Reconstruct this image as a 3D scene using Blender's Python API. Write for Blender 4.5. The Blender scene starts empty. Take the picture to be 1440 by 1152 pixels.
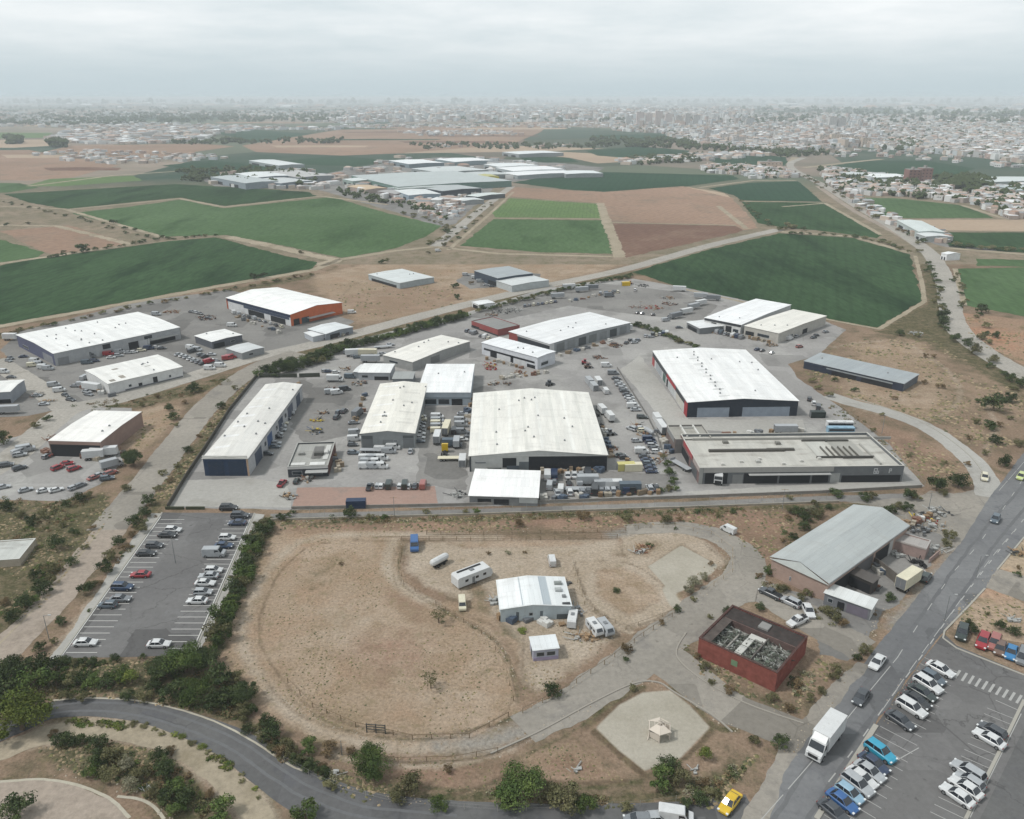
import bpy, bmesh, math, random
from math import sin, cos, tan, atan, atan2, pi, radians, sqrt, hypot, floor
from mathutils import Vector, noise
from mathutils.geometry import tessellate_polygon
random.seed(7)
sc = bpy.context.scene
COL = sc.collection

# ------------------------------------------------------------------ camera
F = 1130.0; CAMZ = 100.0; HOR = 137.0
PIT = atan((576 - HOR) / F)
cd = bpy.data.cameras.new('camera'); cam = bpy.data.objects.new('camera', cd); COL.objects.link(cam)
cd.sensor_width = 36; cd.sensor_fit = 'HORIZONTAL'; cd.lens = 36 * F / 1440
cd.clip_start = 1; cd.clip_end = 200000
cam.location = (0, 0, CAMZ); cam.rotation_euler = (pi / 2 - PIT, 0, 0)
sc.camera = cam

# ------------------------------------------------------------------ light
SUN_EL, SUN_AZ = radians(54), radians(-98)      # azimuth measured from +Y towards +X
sl = bpy.data.lights.new('sun', 'SUN'); sun = bpy.data.objects.new('sun', sl); COL.objects.link(sun)
sl.energy = 3.0; sl.angle = radians(8); sl.color = (1, .97, .93)
sd = Vector((sin(SUN_AZ) * cos(SUN_EL), cos(SUN_AZ) * cos(SUN_EL), sin(SUN_EL)))
sun.rotation_euler = sd.to_track_quat('Z', 'Y').to_euler(); sun.location = (0, 0, 300)
sc.view_settings.view_transform = 'Standard'; sc.view_settings.look = 'None'
sc.view_settings.gamma = 1; sc.view_settings.exposure = 0.0
KEXP = 1.34; HAZE_D = .00014            # display value = albedo * KEXP for a level surface

w = bpy.data.worlds.new('World'); sc.world = w; w.use_nodes = True
nt = w.node_tree; nt.nodes.clear()
def N(nt, t, **k):
    n = nt.nodes.new(t)
    for a, b in k.items():
        if a.startswith('i_'):
            key = a[2:]
            key = int(key) if key.isdigit() else key.replace('_', ' ')
            n.inputs[key].default_value = b
        else: setattr(n, a, b)
    return n
def build_world():
    L = nt.links.new
    out = N(nt, 'ShaderNodeOutputWorld'); bg = N(nt, 'ShaderNodeBackground', i_Strength=0.097)
    sky = N(nt, 'ShaderNodeTexSky', sky_type='NISHITA', sun_disc=False, sun_elevation=SUN_EL, sun_rotation=SUN_AZ,
            air_density=1.0, dust_density=3.0, altitude=100)
    tc = N(nt, 'ShaderNodeTexCoord'); sp = N(nt, 'ShaderNodeSeparateXYZ'); L(tc.outputs['Generated'], sp.inputs[0])
    # cloud deck: direction projected on a high level plane
    zc = N(nt, 'ShaderNodeMath', operation='MAXIMUM', i_1=0.0); L(sp.outputs['Z'], zc.inputs[0])
    za = N(nt, 'ShaderNodeMath', operation='ADD', i_1=0.11); L(zc.outputs[0], za.inputs[0])
    dx = N(nt, 'ShaderNodeMath', operation='DIVIDE'); dy = N(nt, 'ShaderNodeMath', operation='DIVIDE')
    L(sp.outputs['X'], dx.inputs[0]); L(za.outputs[0], dx.inputs[1]); L(sp.outputs['Y'], dy.inputs[0]); L(za.outputs[0], dy.inputs[1])
    cb = N(nt, 'ShaderNodeCombineXYZ'); L(dx.outputs[0], cb.inputs[0]); L(dy.outputs[0], cb.inputs[1])
    n1 = N(nt, 'ShaderNodeTexNoise', i_Scale=0.75, i_Detail=7.0, i_Roughness=0.6); L(cb.outputs[0], n1.inputs['Vector'])
    n2 = N(nt, 'ShaderNodeTexNoise', i_Scale=0.22, i_Detail=3.0, i_Roughness=0.45); L(cb.outputs[0], n2.inputs['Vector'])
    ad = N(nt, 'ShaderNodeMath', operation='ADD'); L(n1.outputs[0], ad.inputs[0]); L(n2.outputs[0], ad.inputs[1])
    mr = N(nt, 'ShaderNodeMapRange', i_1=0.80, i_2=1.2, i_3=0.0, i_4=1.0); mr.clamp = True; L(ad.outputs[0], mr.inputs[0])
    cr = N(nt, 'ShaderNodeValToRGB'); L(mr.outputs[0], cr.inputs[0])
    e = cr.color_ramp.elements
    e[0].position = 0; e[0].color = (0.81, 0.905, 0.945, 1); e[1].position = 1; e[1].color = (1.10, 1.14, 1.155, 1)
    # towards the horizon the deck is greyer and bluer
    hz = N(nt, 'ShaderNodeMapRange', i_1=0.0, i_2=0.085, i_3=0.0, i_4=1.0); hz.clamp = True; L(sp.outputs['Z'], hz.inputs[0])
    hz.interpolation_type = 'SMOOTHSTEP'
    mh = N(nt, 'ShaderNodeMix', data_type='RGBA'); L(hz.outputs[0], mh.inputs[0])
    mh.inputs[6].default_value = (0.66, 0.775, 0.825, 1); L(cr.outputs[0], mh.inputs[7])
    up = N(nt, 'ShaderNodeVectorMath', operation='SCALE', i_3=9.2); L(mh.outputs[2], up.inputs[0])
    mx = N(nt, 'ShaderNodeMix', data_type='RGBA', i_0=0.93); L(sky.outputs[0], mx.inputs[6]); L(up.outputs[0], mx.inputs[7])
    L(mx.outputs[2], bg.inputs[0]); L(bg.outputs[0], out.inputs[0])
build_world()

# ------------------------------------------------------------------ projection of photo pixels on level planes
def P(px, py, z=0.0):
    dx = px - 720.0; dy = 576.0 - py
    d = (dx, F * cos(PIT) + dy * sin(PIT), -F * sin(PIT) + dy * cos(PIT))
    t = (z - CAMZ) / d[2]
    return Vector((d[0] * t, d[1] * t, z))
def mpp(py):                              # metres per photo pixel (sideways) on the ground
    return CAMZ / (F * sin(PIT) + (py - 576.0) * cos(PIT))
def hexc(h, k=1.0):
    r = [int(h[i:i + 2], 16) / 255 for i in (0, 2, 4)]
    return tuple(min(.92, ((c / 12.92) if c <= .04045 else ((c + .055) / 1.055) ** 2.4) / k) for c in r) + (1.0,)
def C(h): return hexc(h, KEXP)

# ------------------------------------------------------------------ tags
def tag(o, label=None, cat=None, group=None, kind=None):
    if label: o['label'] = label
    if cat: o['category'] = cat
    if group: o['group'] = group
    if kind: o['kind'] = kind
    return o
def empty(name, loc, rz=0.0):
    o = bpy.data.objects.new(name, None); COL.objects.link(o); o.location = loc; o.rotation_euler = (0, 0, rz)
    o.empty_display_size = .5
    return o
ORD = ['', 'first', 'second', 'third', 'fourth', 'fifth', 'sixth', 'seventh', 'eighth', 'ninth', 'tenth', 'eleventh', 'twelfth',
       'thirteenth', 'fourteenth', 'fifteenth', 'sixteenth', 'seventeenth', 'eighteenth', 'nineteenth', 'twentieth',
       'twenty-first', 'twenty-second', 'twenty-third', 'twenty-fourth', 'twenty-fifth', 'twenty-sixth', 'twenty-seventh',
       'twenty-eighth', 'twenty-ninth', 'thirtieth'] + ['%dth' % i for i in range(31, 99)]

# ------------------------------------------------------------------ materials
MATS = {}
def newmat(name, rough=.8, spec=.3, metal=0.0):
    m = bpy.data.materials.new(name); m.use_nodes = True
    b = m.node_tree.nodes['Principled BSDF']
    b.inputs['Roughness'].default_value = rough; b.inputs['Metallic'].default_value = metal
    b.inputs['Specular IOR Level'].default_value = spec
    MATS[name] = m
    return m, m.node_tree, b
def plain(name, col, rough=.6, spec=.3, metal=0.0):
    m, t, b = newmat(name, rough, spec, metal); b.inputs['Base Color'].default_value = col
    return m
def mixc(t, fac, a, b, mode='MIX'):
    n = N(t, 'ShaderNodeMix', data_type='RGBA', blend_type=mode)
    for i, v in ((0, fac), (6, a), (7, b)):
        if isinstance(v, (int, float)): n.inputs[i].default_value = v
        elif isinstance(v, tuple): n.inputs[i].default_value = v
        else: t.links.new(v, n.inputs[i])
    return n.outputs[2]
def ramp(t, v, lo, hi, a=0.0, b=1.0):
    n = N(t, 'ShaderNodeMapRange', i_1=lo, i_2=hi, i_3=a, i_4=b); n.clamp = True; t.links.new(v, n.inputs[0]); return n.outputs[0]
def nz(t, vec, scale, detail=4.0, rough=.55, dist=0.0, off=None, st=None):
    if off is not None or st is not None:
        mp = N(t, 'ShaderNodeMapping')
        if off is not None: mp.inputs[1].default_value = off
        if st is not None: mp.inputs[3].default_value = st
        t.links.new(vec, mp.inputs[0]); vec = mp.outputs[0]
    n = N(t, 'ShaderNodeTexNoise', i_Scale=scale, i_Detail=detail, i_Roughness=rough, i_Distortion=dist)
    t.links.new(vec, n.inputs['Vector']); return n.outputs[0]
def desat(t, c, s, val=1.0):
    n = N(t, 'ShaderNodeHueSaturation', i_Saturation=s, i_Value=val); t.links.new(c, n.inputs['Color']); return n.outputs[0]
def ground_mat(name, base, alt, weed=None, crack=0, rows=None, weedamt=.5, specks=.25, big=.012, mid=.09, fine=.9, rough=.95, bump=.35, dark=None, st=None, rot=0.0, third=None):
    m, t, b = newmat(name, 1.0, .0)
    g = N(t, 'ShaderNodeNewGeometry'); v = g.outputs['Position']
    if rot or st:
        mp = N(t, 'ShaderNodeMapping'); mp.inputs[2].default_value = (0, 0, rot); mp.inputs[3].default_value = st or (1, 1, 1)
        t.links.new(v, mp.inputs[0]); v2 = mp.outputs[0]
    else: v2 = v
    c = mixc(t, ramp(t, nz(t, v, big, 6, .6), .36, .64), base, alt)
    if third: c = mixc(t, ramp(t, nz(t, v, big * 3.1, 5, .6, off=(91, 17, 0)), .52, .66, 0, .8), c, third)
    if weed:
        w_ = ramp(t, nz(t, v2, mid, 7, .68, off=(33, 7, 0)), .62 - .22 * weedamt, .74 - .16 * weedamt)
        c = mixc(t, w_, c, weed)
    f = nz(t, v2, fine, 6, .72, off=(5, 71, 0))
    c = mixc(t, specks * 2, c, mixc(t, 1.0, c, N_rgb(t, ramp(t, f, .3, .7, .45, 1.5)), 'MULTIPLY'))
    if crack:
        wp = nz(t, v, .5, 3, .6); cm = N(t, 'ShaderNodeVectorMath', operation='ADD'); sc_v = N(t, 'ShaderNodeVectorMath', operation='SCALE', i_3=2.2); t.links.new(N_rgb(t, wp), sc_v.inputs[0]); t.links.new(v, cm.inputs[0]); t.links.new(sc_v.outputs[0], cm.inputs[1])
        vo = N(t, 'ShaderNodeTexVoronoi', feature='DISTANCE_TO_EDGE', i_Scale=.09); t.links.new(cm.outputs[0], vo.inputs['Vector'])
        ck = ramp(t, vo.outputs[0], .003, .014, crack * .55, 0); ck2 = N(t, 'ShaderNodeMath', operation='MULTIPLY'); t.links.new(ck, ck2.inputs[0]); t.links.new(ramp(t, nz(t, v, .04, 3, .5, off=(7, 7, 7)), .42, .6), ck2.inputs[1]); c = mixc(t, ck2.outputs[0], c, (c_dk := tuple(x * .35 for x in base[:3]) + (1,)))
        vp = N(t, 'ShaderNodeTexVoronoi', feature='F1', distance='CHEBYCHEV', i_Scale=.07); t.links.new(v, vp.inputs['Vector']); ps = N(t, 'ShaderNodeSeparateColor'); t.links.new(vp.outputs['Color'], ps.inputs[0])
        c = mixc(t, 1.0, c, N_rgb(t, ramp(t, ps.outputs[0], 0, 1, .92, 1.07)), 'MULTIPLY'); c = mixc(t, ramp(t, ps.outputs[1], .86, .88, 0, .35), c, c_dk)
        c = mixc(t, ramp(t, nz(t, v, .55, 4, .6, off=(61, 4, 0)), .64, .74, 0, .5), c, c_dk)
    if rows:
        mp = N(t, 'ShaderNodeMapping'); mp.inputs[2].default_value = (0, 0, rows[0]); t.links.new(v, mp.inputs[0]); wv = N(t, 'ShaderNodeTexWave', i_Scale=rows[1], i_Distortion=.6, i_Detail=2.0); t.links.new(mp.outputs[0], wv.inputs['Vector'])
        c = mixc(t, 1.0, c, N_rgb(t, ramp(t, wv.outputs[1], .0, .35, rows[2], 1.0)), 'MULTIPLY')
    if dark:
        d = ramp(t, nz(t, v, fine * 1.9, 3, .6, off=(9, 3, 4)), .66, .72, 0, .75)
        c = mixc(t, d, c, dark)
    c = desat(t, c, .76 if 'crop' in name else .9)
    t.links.new(c, b.inputs['Base Color'])
    if bump:
        bp = N(t, 'ShaderNodeBump', i_Strength=bump, i_Distance=.25); t.links.new(f, bp.inputs['Height']); t.links.new(bp.outputs[0], b.inputs['Normal'])
    return m
def N_rgb(t, val):
    n = N(t, 'ShaderNodeCombineColor')
    for i in range(3): t.links.new(val, n.inputs[i])
    return n.outputs[0]
def obj_mat(name, rough=.5, spec=.3, metal=0.0, var=.12, vs=.35, rib=None, dirt=None, dirtamt=.0, bump=.0, objrand=0.0):
    """paint whose colour is the object's own colour, with wear"""
    m, t, b = newmat(name, rough, spec, metal)
    oi = N(t, 'ShaderNodeObjectInfo'); tc = N(t, 'ShaderNodeTexCoord'); v = tc.outputs['Object']
    f = nz(t, v, vs, 5, .6)
    c = mixc(t, 1.0, oi.outputs['Color'], N_rgb(t, ramp(t, f, .3, .7, 1 - var, 1 + var * .4)), 'MULTIPLY')
    if dirt:
        c = mixc(t, ramp(t, nz(t, v, vs * 2.3, 7, .7, off=(3, 3, 9)), .56, .75, 0, dirtamt), c, dirt)
    if rib:
        mp = N(t, 'ShaderNodeMapping'); mp.inputs[3].default_value = rib; t.links.new(v, mp.inputs[0])
        wv = N(t, 'ShaderNodeTexWave', wave_profile='SIN', i_Scale=1.0); wv.bands_direction = 'DIAGONAL' if rib[0] and rib[1] else ('X' if rib[0] else 'Y')
        t.links.new(mp.outputs[0], wv.inputs['Vector'])
        c = mixc(t, 1.0, c, N_rgb(t, ramp(t, wv.outputs[1], 0, .25, .86, 1.0)), 'MULTIPLY')
        bp = N(t, 'ShaderNodeBump', i_Strength=.3, i_Distance=.05); t.links.new(wv.outputs[1], bp.inputs['Height']); t.links.new(bp.outputs[0], b.inputs['Normal'])
    t.links.new(c, b.inputs['Base Color'])
    return m
def leaf_mat(name, a, b_, c_=None, rough=.75):
    m, t, b = newmat(name, .9, .05)
    oi = N(t, 'ShaderNodeObjectInfo'); tc = N(t, 'ShaderNodeTexCoord')
    f = nz(t, tc.outputs['Object'], 1.1, 3, .6)
    c = mixc(t, ramp(t, f, .38, .62), a, b_)
    if c_: c = mixc(t, ramp(t, nz(t, tc.outputs['Object'], 3.5, 2, .6), .55, .7), c, c_)
    c = mixc(t, 1.0, c, N_rgb(t, ramp(t, oi.outputs['Random'], 0, 1, .75, 1.3)), 'MULTIPLY')
    t.links.new(c, b.inputs['Base Color'])
    b.inputs['Subsurface Weight'].default_value = 0
    return m

# ------------------------------------------------------------------ mesh builder
class MB:
    def __init__(s): s.v = []; s.f = []; s.m = []
    def quad(s, *p, mi=0):
        n = len(s.v); s.v += [tuple(q) for q in p]; s.f.append(tuple(range(n, n + len(p)))); s.m.append(mi)
    def face(s, idx, mi=0): s.f.append(tuple(idx)); s.m.append(mi)
    def box(s, x0, y0, z0, x1, y1, z1, mi=0, bottom=True):
        n = len(s.v)
        s.v += [(x0, y0, z0), (x1, y0, z0), (x1, y1, z0), (x0, y1, z0), (x0, y0, z1), (x1, y0, z1), (x1, y1, z1), (x0, y1, z1)]
        fs = [(0, 1, 5, 4), (1, 2, 6, 5), (2, 3, 7, 6), (3, 0, 4, 7), (4, 5, 6, 7)]
        if bottom: fs.append((3, 2, 1, 0))
        for f in fs: s.f.append(tuple(n + i for i in f)); s.m.append(mi)
    def bar(s, a, b, r=.05, r2=None, n=6, mi=0):
        a = Vector(a); b = Vector(b); d = b - a
        if d.length < 1e-6: return
        r2 = r if r2 is None else r2
        z = d.normalized(); x = z.orthogonal().normalized(); y = z.cross(x)
        k = len(s.v)
        for c, rr in ((a, r), (b, r2)):
            for i in range(n):
                t = 2 * pi * i / n + pi / n; s.v.append(tuple(c + x * (cos(t) * rr) + y * (sin(t) * rr)))
        for i in range(n):
            j = (i + 1) % n; s.f.append((k + i, k + j, k + n + j, k + n + i)); s.m.append(mi)
        s.f.append(tuple(k + n + i for i in range(n))); s.m.append(mi)
        s.f.append(tuple(k + n - 1 - i for i in range(n))); s.m.append(mi)
    def loft(s, rings, mi=0, cap=True, close=True):
        k = len(s.v); n = len(rings[0])
        for r in rings: s.v += [tuple(p) for p in r]
        for a in range(len(rings) - 1):
            for i in range(n if close else n - 1):
                j = (i + 1) % n
                s.f.append((k + a * n + i, k + a * n + j, k + (a + 1) * n + j, k + (a + 1) * n + i)); s.m.append(mi)
        if cap:
            s.f.append(tuple(k + n - 1 - i for i in range(n))); s.m.append(mi)
            e = k + (len(rings) - 1) * n; s.f.append(tuple(e + i for i in range(n))); s.m.append(mi)
    def add(s, o, mi=0, off=(0, 0, 0)):
        k = len(s.v); s.v += [(p[0] + off[0], p[1] + off[1], p[2] + off[2]) for p in o.v]
        for f in o.f: s.f.append(tuple(k + i for i in f)); s.m.append(mi)
    def mesh(s, name, mats, smooth=False):
        me = bpy.data.meshes.new(name); me.from_pydata(s.v, [], s.f)
        for m in (mats if isinstance(mats, (list, tuple)) else [mats]): me.materials.append(m)
        if any(s.m): me.polygons.foreach_set('material_index', s.m)
        if smooth: me.polygons.foreach_set('use_smooth', [True] * len(s.f))
        me.update(); return me
    def build(s, name, mats, parent=None, color=None, smooth=False):
        return link(name, s.mesh(name, mats, smooth), parent, color)
def link(name, me, parent=None, color=None, loc=None, rz=0.0, scale=None):
    o = bpy.data.objects.new(name, me); COL.objects.link(o)
    if parent: o.parent = parent
    if color: o.color = color
    if loc is not None: o.location = loc
    if rz: o.rotation_euler = (0, 0, rz)
    if scale is not None: o.scale = scale if isinstance(scale, (tuple, list)) else (scale,) * 3
    return o

# ------------------------------------------------------------------ sheets on the ground
def zl(lv, y): return lv * .006 * (1 + max(0, y) / 250)
def catmull(pts, closed, n=6):
    out = []; m = len(pts)
    rng = range(m) if closed else range(m - 1)
    for i in rng:
        if closed: a, b, c, d = pts[(i - 1) % m], pts[i], pts[(i + 1) % m], pts[(i + 2) % m]
        else: a, b, c, d = pts[max(0, i - 1)], pts[i], pts[i + 1], pts[min(m - 1, i + 2)]
        for k in range(n):
            t = k / n
            out.append(tuple(.5 * (2 * b[j] + (c[j] - a[j]) * t + (2 * a[j] - 5 * b[j] + 4 * c[j] - d[j]) * t * t + (3 * b[j] - a[j] - 3 * c[j] + d[j]) * t ** 3) for j in (0, 1)))
    if not closed: out.append(tuple(pts[-1]))
    return out
def resample(pts, closed, step):
    out = []; m = len(pts)
    for i in range(m if closed else m - 1):
        a, b = pts[i], pts[(i + 1) % m]; L = hypot(b[0] - a[0], b[1] - a[1]); k = max(1, min(200, int(L / step)))
        for j in range(k): out.append((a[0] + (b[0] - a[0]) * j / k, a[1] + (b[1] - a[1]) * j / k))
    if not closed: out.append(tuple(pts[-1]))
    return out
def rag(pts, amp, sc_=.25):
    return [(x + amp * (noise.noise(Vector((x * sc_, y * sc_, 1.3))) + .6 * noise.noise(Vector((x * sc_ * 3, y * sc_ * 3, 5.3)))),
             y + amp * (noise.noise(Vector((x * sc_, y * sc_, 9.7))) + .6 * noise.noise(Vector((x * sc_ * 3, y * sc_ * 3, 2.3))))) for x, y in pts]
def px2w(pts): return [tuple(P(x, max(y, HOR + 1.5)).xy) for x, y in pts]
def sheet(name, mat, pts, lv, ragged=0.0, smooth=False, world=False, kind='structure', sc_=.25):
    q = pts if world else px2w(pts)
    if smooth: q = catmull(q, True)
    if ragged:
        far = sum(p[1] for p in q) / len(q)
        q = rag(resample(q, True, max(.8, far / 220)), ragged, sc_)
    vs = [Vector((x, y, zl(lv, y))) for x, y in q]
    tris = tessellate_polygon([vs])
    me = bpy.data.meshes.new(name); fs = []
    for t in tris:
        a, b, c = (vs[i] for i in t)
        fs.append(t if (b - a).cross(c - a).z > 0 else (t[0], t[2], t[1]))
    me.from_pydata([tuple(v) for v in vs], [], fs); me.materials.append(MATS[mat]); me.update()
    o = link(name, me); o['kind'] = kind
    return o
def offset_line(q, w):
    L, R = [], []
    for i, p in enumerate(q):
        a = q[max(0, i - 1)]; b = q[min(len(q) - 1, i + 1)]
        dx, dy = b[0] - a[0], b[1] - a[1]; l = hypot(dx, dy) or 1
        nx, ny = -dy / l, dx / l; ww = w(i / (len(q) - 1)) if callable(w) else w
        L.append((p[0] + nx * ww / 2, p[1] + ny * ww / 2)); R.append((p[0] - nx * ww / 2, p[1] - ny * ww / 2))
    return L, R
def ribbon(name, mat, pts, width, lv, ragged=0.0, smooth=True, kind='structure', shift=0.0, world=False):
    q = pts if world else px2w(pts)
    if smooth: q = catmull(q, False, 8)
    far = sum(p[1] for p in q) / len(q)
    q = resample(q, False, max(.8, far / 220))
    if shift: q = offset_line(q, 2 * shift)[0]
    L, R = offset_line(q, width)
    if ragged: L = rag(L, ragged); R = rag(R, ragged)
    mb = MB(); n = len(q)
    for x, y in L + R: mb.v.append((x, y, zl(lv, y)))
    for i in range(n - 1): mb.face((i + n, i + 1 + n, i + 1, i))
    o = mb.build(name, MATS[mat]); o['kind'] = kind
    return o
def inpoly(x, y, p):
    c = False; j = len(p) - 1
    for i in range(len(p)):
        if (p[i][1] > y) != (p[j][1] > y) and x < (p[j][0] - p[i][0]) * (y - p[i][1]) / (p[j][1] - p[i][1]) + p[i][0]: c = not c
        j = i
    return c
def randin(p, rnd=random):
    xs = [a[0] for a in p]; ys = [a[1] for a in p]
    while 1:
        x = rnd.uniform(min(xs), max(xs)); y = rnd.uniform(min(ys), max(ys))
        if inpoly(x, y, p): return x, y
# ================================================================== SETTING
gm = ground_mat
gm('dry_soil', C('a5907a'), C('94816a'), weed=C('7c7556'), weedamt=.38, specks=.34, dark=C('5a5443'), third=C('a97e60'))
gm('dry_field', C('ab9880'), C('9b8770'), weed=C('7d7355'), weedamt=.55, specks=.34, dark=C('6e634c'), third=C('b08866'), big=.02)
gm('red_soil', C('a0826a'), C('937a64'), weed=C('7b6d52'), weedamt=.4, specks=.32, dark=C('5c4c3c'), third=C('a8785a'))
gm('pale_dirt', C('b8aa95'), C('aa9b87'), weed=C('9a8d72'), weedamt=.15, specks=.2, big=.03)
gm('pale_gravel', C('b8b2a2'), C('aca694'), specks=.12, weed=C('a39c86'), weedamt=.1, big=.04)
gm('weed_verge', C('7d7655'), C('8d8163'), weed=C('535a35'), weedamt=.62, specks=.4, dark=C('3c4128'), mid=.2)
gm('rut', C('7e6d57'), C('8c7a63'), weed=C('5d5440'), weedamt=.6, specks=.35, mid=.3)
gm('yard_concrete', C('a3a19d'), C('949290'), crack=.5, weed=C('a9a8a3'), weedamt=.3, specks=.1, big=.02, mid=.05, rough=.85, bump=.1, dark=None, third=C('84827f'))
gm('yard_dark', C('7f7d7a'), C('8d8b87'), crack=.5, weed=C('777674'), weedamt=.4, specks=.12, big=.03, bump=.1)
gm('pale_concrete', C('aeaca6'), C('a19f99'), weed=C('96938c'), weedamt=.3, specks=.1, big=.03, bump=.1)
gm('pale_road', C('aaa59c'), C('9e9a92'), weed=C('8f8a80'), weedamt=.3, specks=.2, big=.03)
gm('old_asphalt', C('8f8a81'), C('9a948a'), crack=.6, weed=C('837f79'), weedamt=.4, specks=.14, big=.03, bump=.12)
gm('main_asphalt', C('707173'), C('7e7f80'), crack=.7, weed=C('6d6e71'), weedamt=.35, specks=.1, big=.03, mid=.12, bump=.08, rough=.75)
gm('dark_asphalt', C('606061'), C('6d6d6c'), crack=.7, weed=C('5e5f63'), weedamt=.35, specks=.12, big=.05, mid=.15, bump=.08, rough=.75)
gm('lot_asphalt', C('6c6b6b'), C('767574'), crack=.8, weed=C('7b7b7b'), weedamt=.25, specks=.1, big=.05, mid=.12, bump=.06, rough=.8)
gm('gravel_lane', C('a5988a'), C('968b7f'), weed=C('8b7f72'), weedamt=.3, specks=.2, big=.03)
gm('track', C('a99d88'), C('9b907b'), weed=C('8d826c'), weedamt=.5, specks=.2, big=.03)
gm('red_paving', C('a2877a'), C('967c70'), weed=C('8d7f76'), weedamt=.3, specks=.1)
gm('tan_field', C('a08470'), C('907663'), weed=C('877766'), weedamt=.45, rows=(.5, .06, .93), specks=.2, big=.004, mid=.02, fine=.2)
gm('brown_field', C('7d6152'), C('70564a'), weed=C('856d5c'), weedamt=.45, rows=(.5, .08, .9), specks=.2, big=.004, mid=.02, fine=.2)
gm('pale_field', C('b29d86'), C('a5917c'), specks=.1, big=.004, fine=.2)
gm('dark_crop', C('2c4a2a'), C('385931'), weed=C('233f24'), weedamt=.55, rows=(.35, .05, .9), specks=.3, big=.005, mid=.03, fine=.35, st=(1, .25, 1), rot=.35, dark=C('22382b'))
gm('mid_crop', C('3f6030'), C('507040'), weed=C('37562c'), weedamt=.5, rows=(.35, .05, .92), specks=.24, big=.005, mid=.03, fine=.35, st=(1, .25, 1), rot=.35)
gm('light_crop', C('61803c'), C('557439'), weed=C('5d7640'), weedamt=.5, rows=(.1, .09, .88), specks=.2, big=.005, mid=.03, fine=.35, st=(1, .25, 1), rot=.1)
gm('teal_crop', C('264a34'), C('2e553a'), weed=C('23402f'), rows=(.2, .04, .88), weedamt=.4, specks=.1, big=.004, fine=.2)
plain('line_paint', C('cfcfca'), .7); gm('wheel_wear', C('6b6c6e'), C('6f7071'), specks=.1)
plain('worn_line', C('a8a8a5'), .8)

def far_ground():
    m, t, b = newmat('open_country', 1.0, 0.0)
    g = N(t, 'ShaderNodeNewGeometry'); v = g.outputs['Position']
    vo = N(t, 'ShaderNodeTexVoronoi', i_Scale=.0022, i_Randomness=.85)
    mp = N(t, 'ShaderNodeMapping'); mp.inputs[2].default_value = (0, 0, .4); mp.inputs[3].default_value = (1.3, .55, 1)
    t.links.new(v, mp.inputs[0]); t.links.new(mp.outputs[0], vo.inputs['Vector'])
    sp = N(t, 'ShaderNodeSeparateColor'); t.links.new(vo.outputs['Color'], sp.inputs[0])
    cr = N(t, 'ShaderNodeValToRGB'); cr.color_ramp.interpolation = 'CONSTANT'; t.links.new(sp.outputs[0], cr.inputs[0])
    e = cr.color_ramp.elements; cols = ['857669', '43594a', '8f8072', '67715c', '385242', '978878', '525c4a', '7d6f62']
    e[0].color = C(cols[0]); e[1].position = 1 / 8; e[1].color = C(cols[1])
    for i in range(2, 8): k = e.new(i / 8); k.color = C(cols[i])
    c = mixc(t, ramp(t, nz(t, v, .004, 6, .65), .42, .62, 0, .6), cr.outputs[0], C('5f6658'))
    # near the estate the open country is dry mixed soil
    sx = N(t, 'ShaderNodeSeparateXYZ'); t.links.new(v, sx.inputs[0])
    near = nz(t, v, .02, 6, .62)
    d = mixc(t, ramp(t, near, .38, .62), C('8f7d69'), C('746c57'))
    d = mixc(t, ramp(t, nz(t, v, .12, 7, .7, off=(8, 8, 0)), .46, .62, 0, .85), d, C('626044'))
    d = mixc(t, ramp(t, nz(t, v, .9, 5, .7), .42, .7, 0, .45), d, C('a8977f'))
    c = desat(t, mixc(t, ramp(t, sx.outputs[1], 900, 1100), d, c), .82)
    t.links.new(c, b.inputs['Base Color'])
far_ground()
mb = MB(); R = 60000.0
mb.quad((-R, -400, 0), (R, -400, 0), (R, 2 * R, 0), (-R, 2 * R, 0))
g = mb.build('ground', MATS['open_country']); g['kind'] = 'structure'

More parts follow.
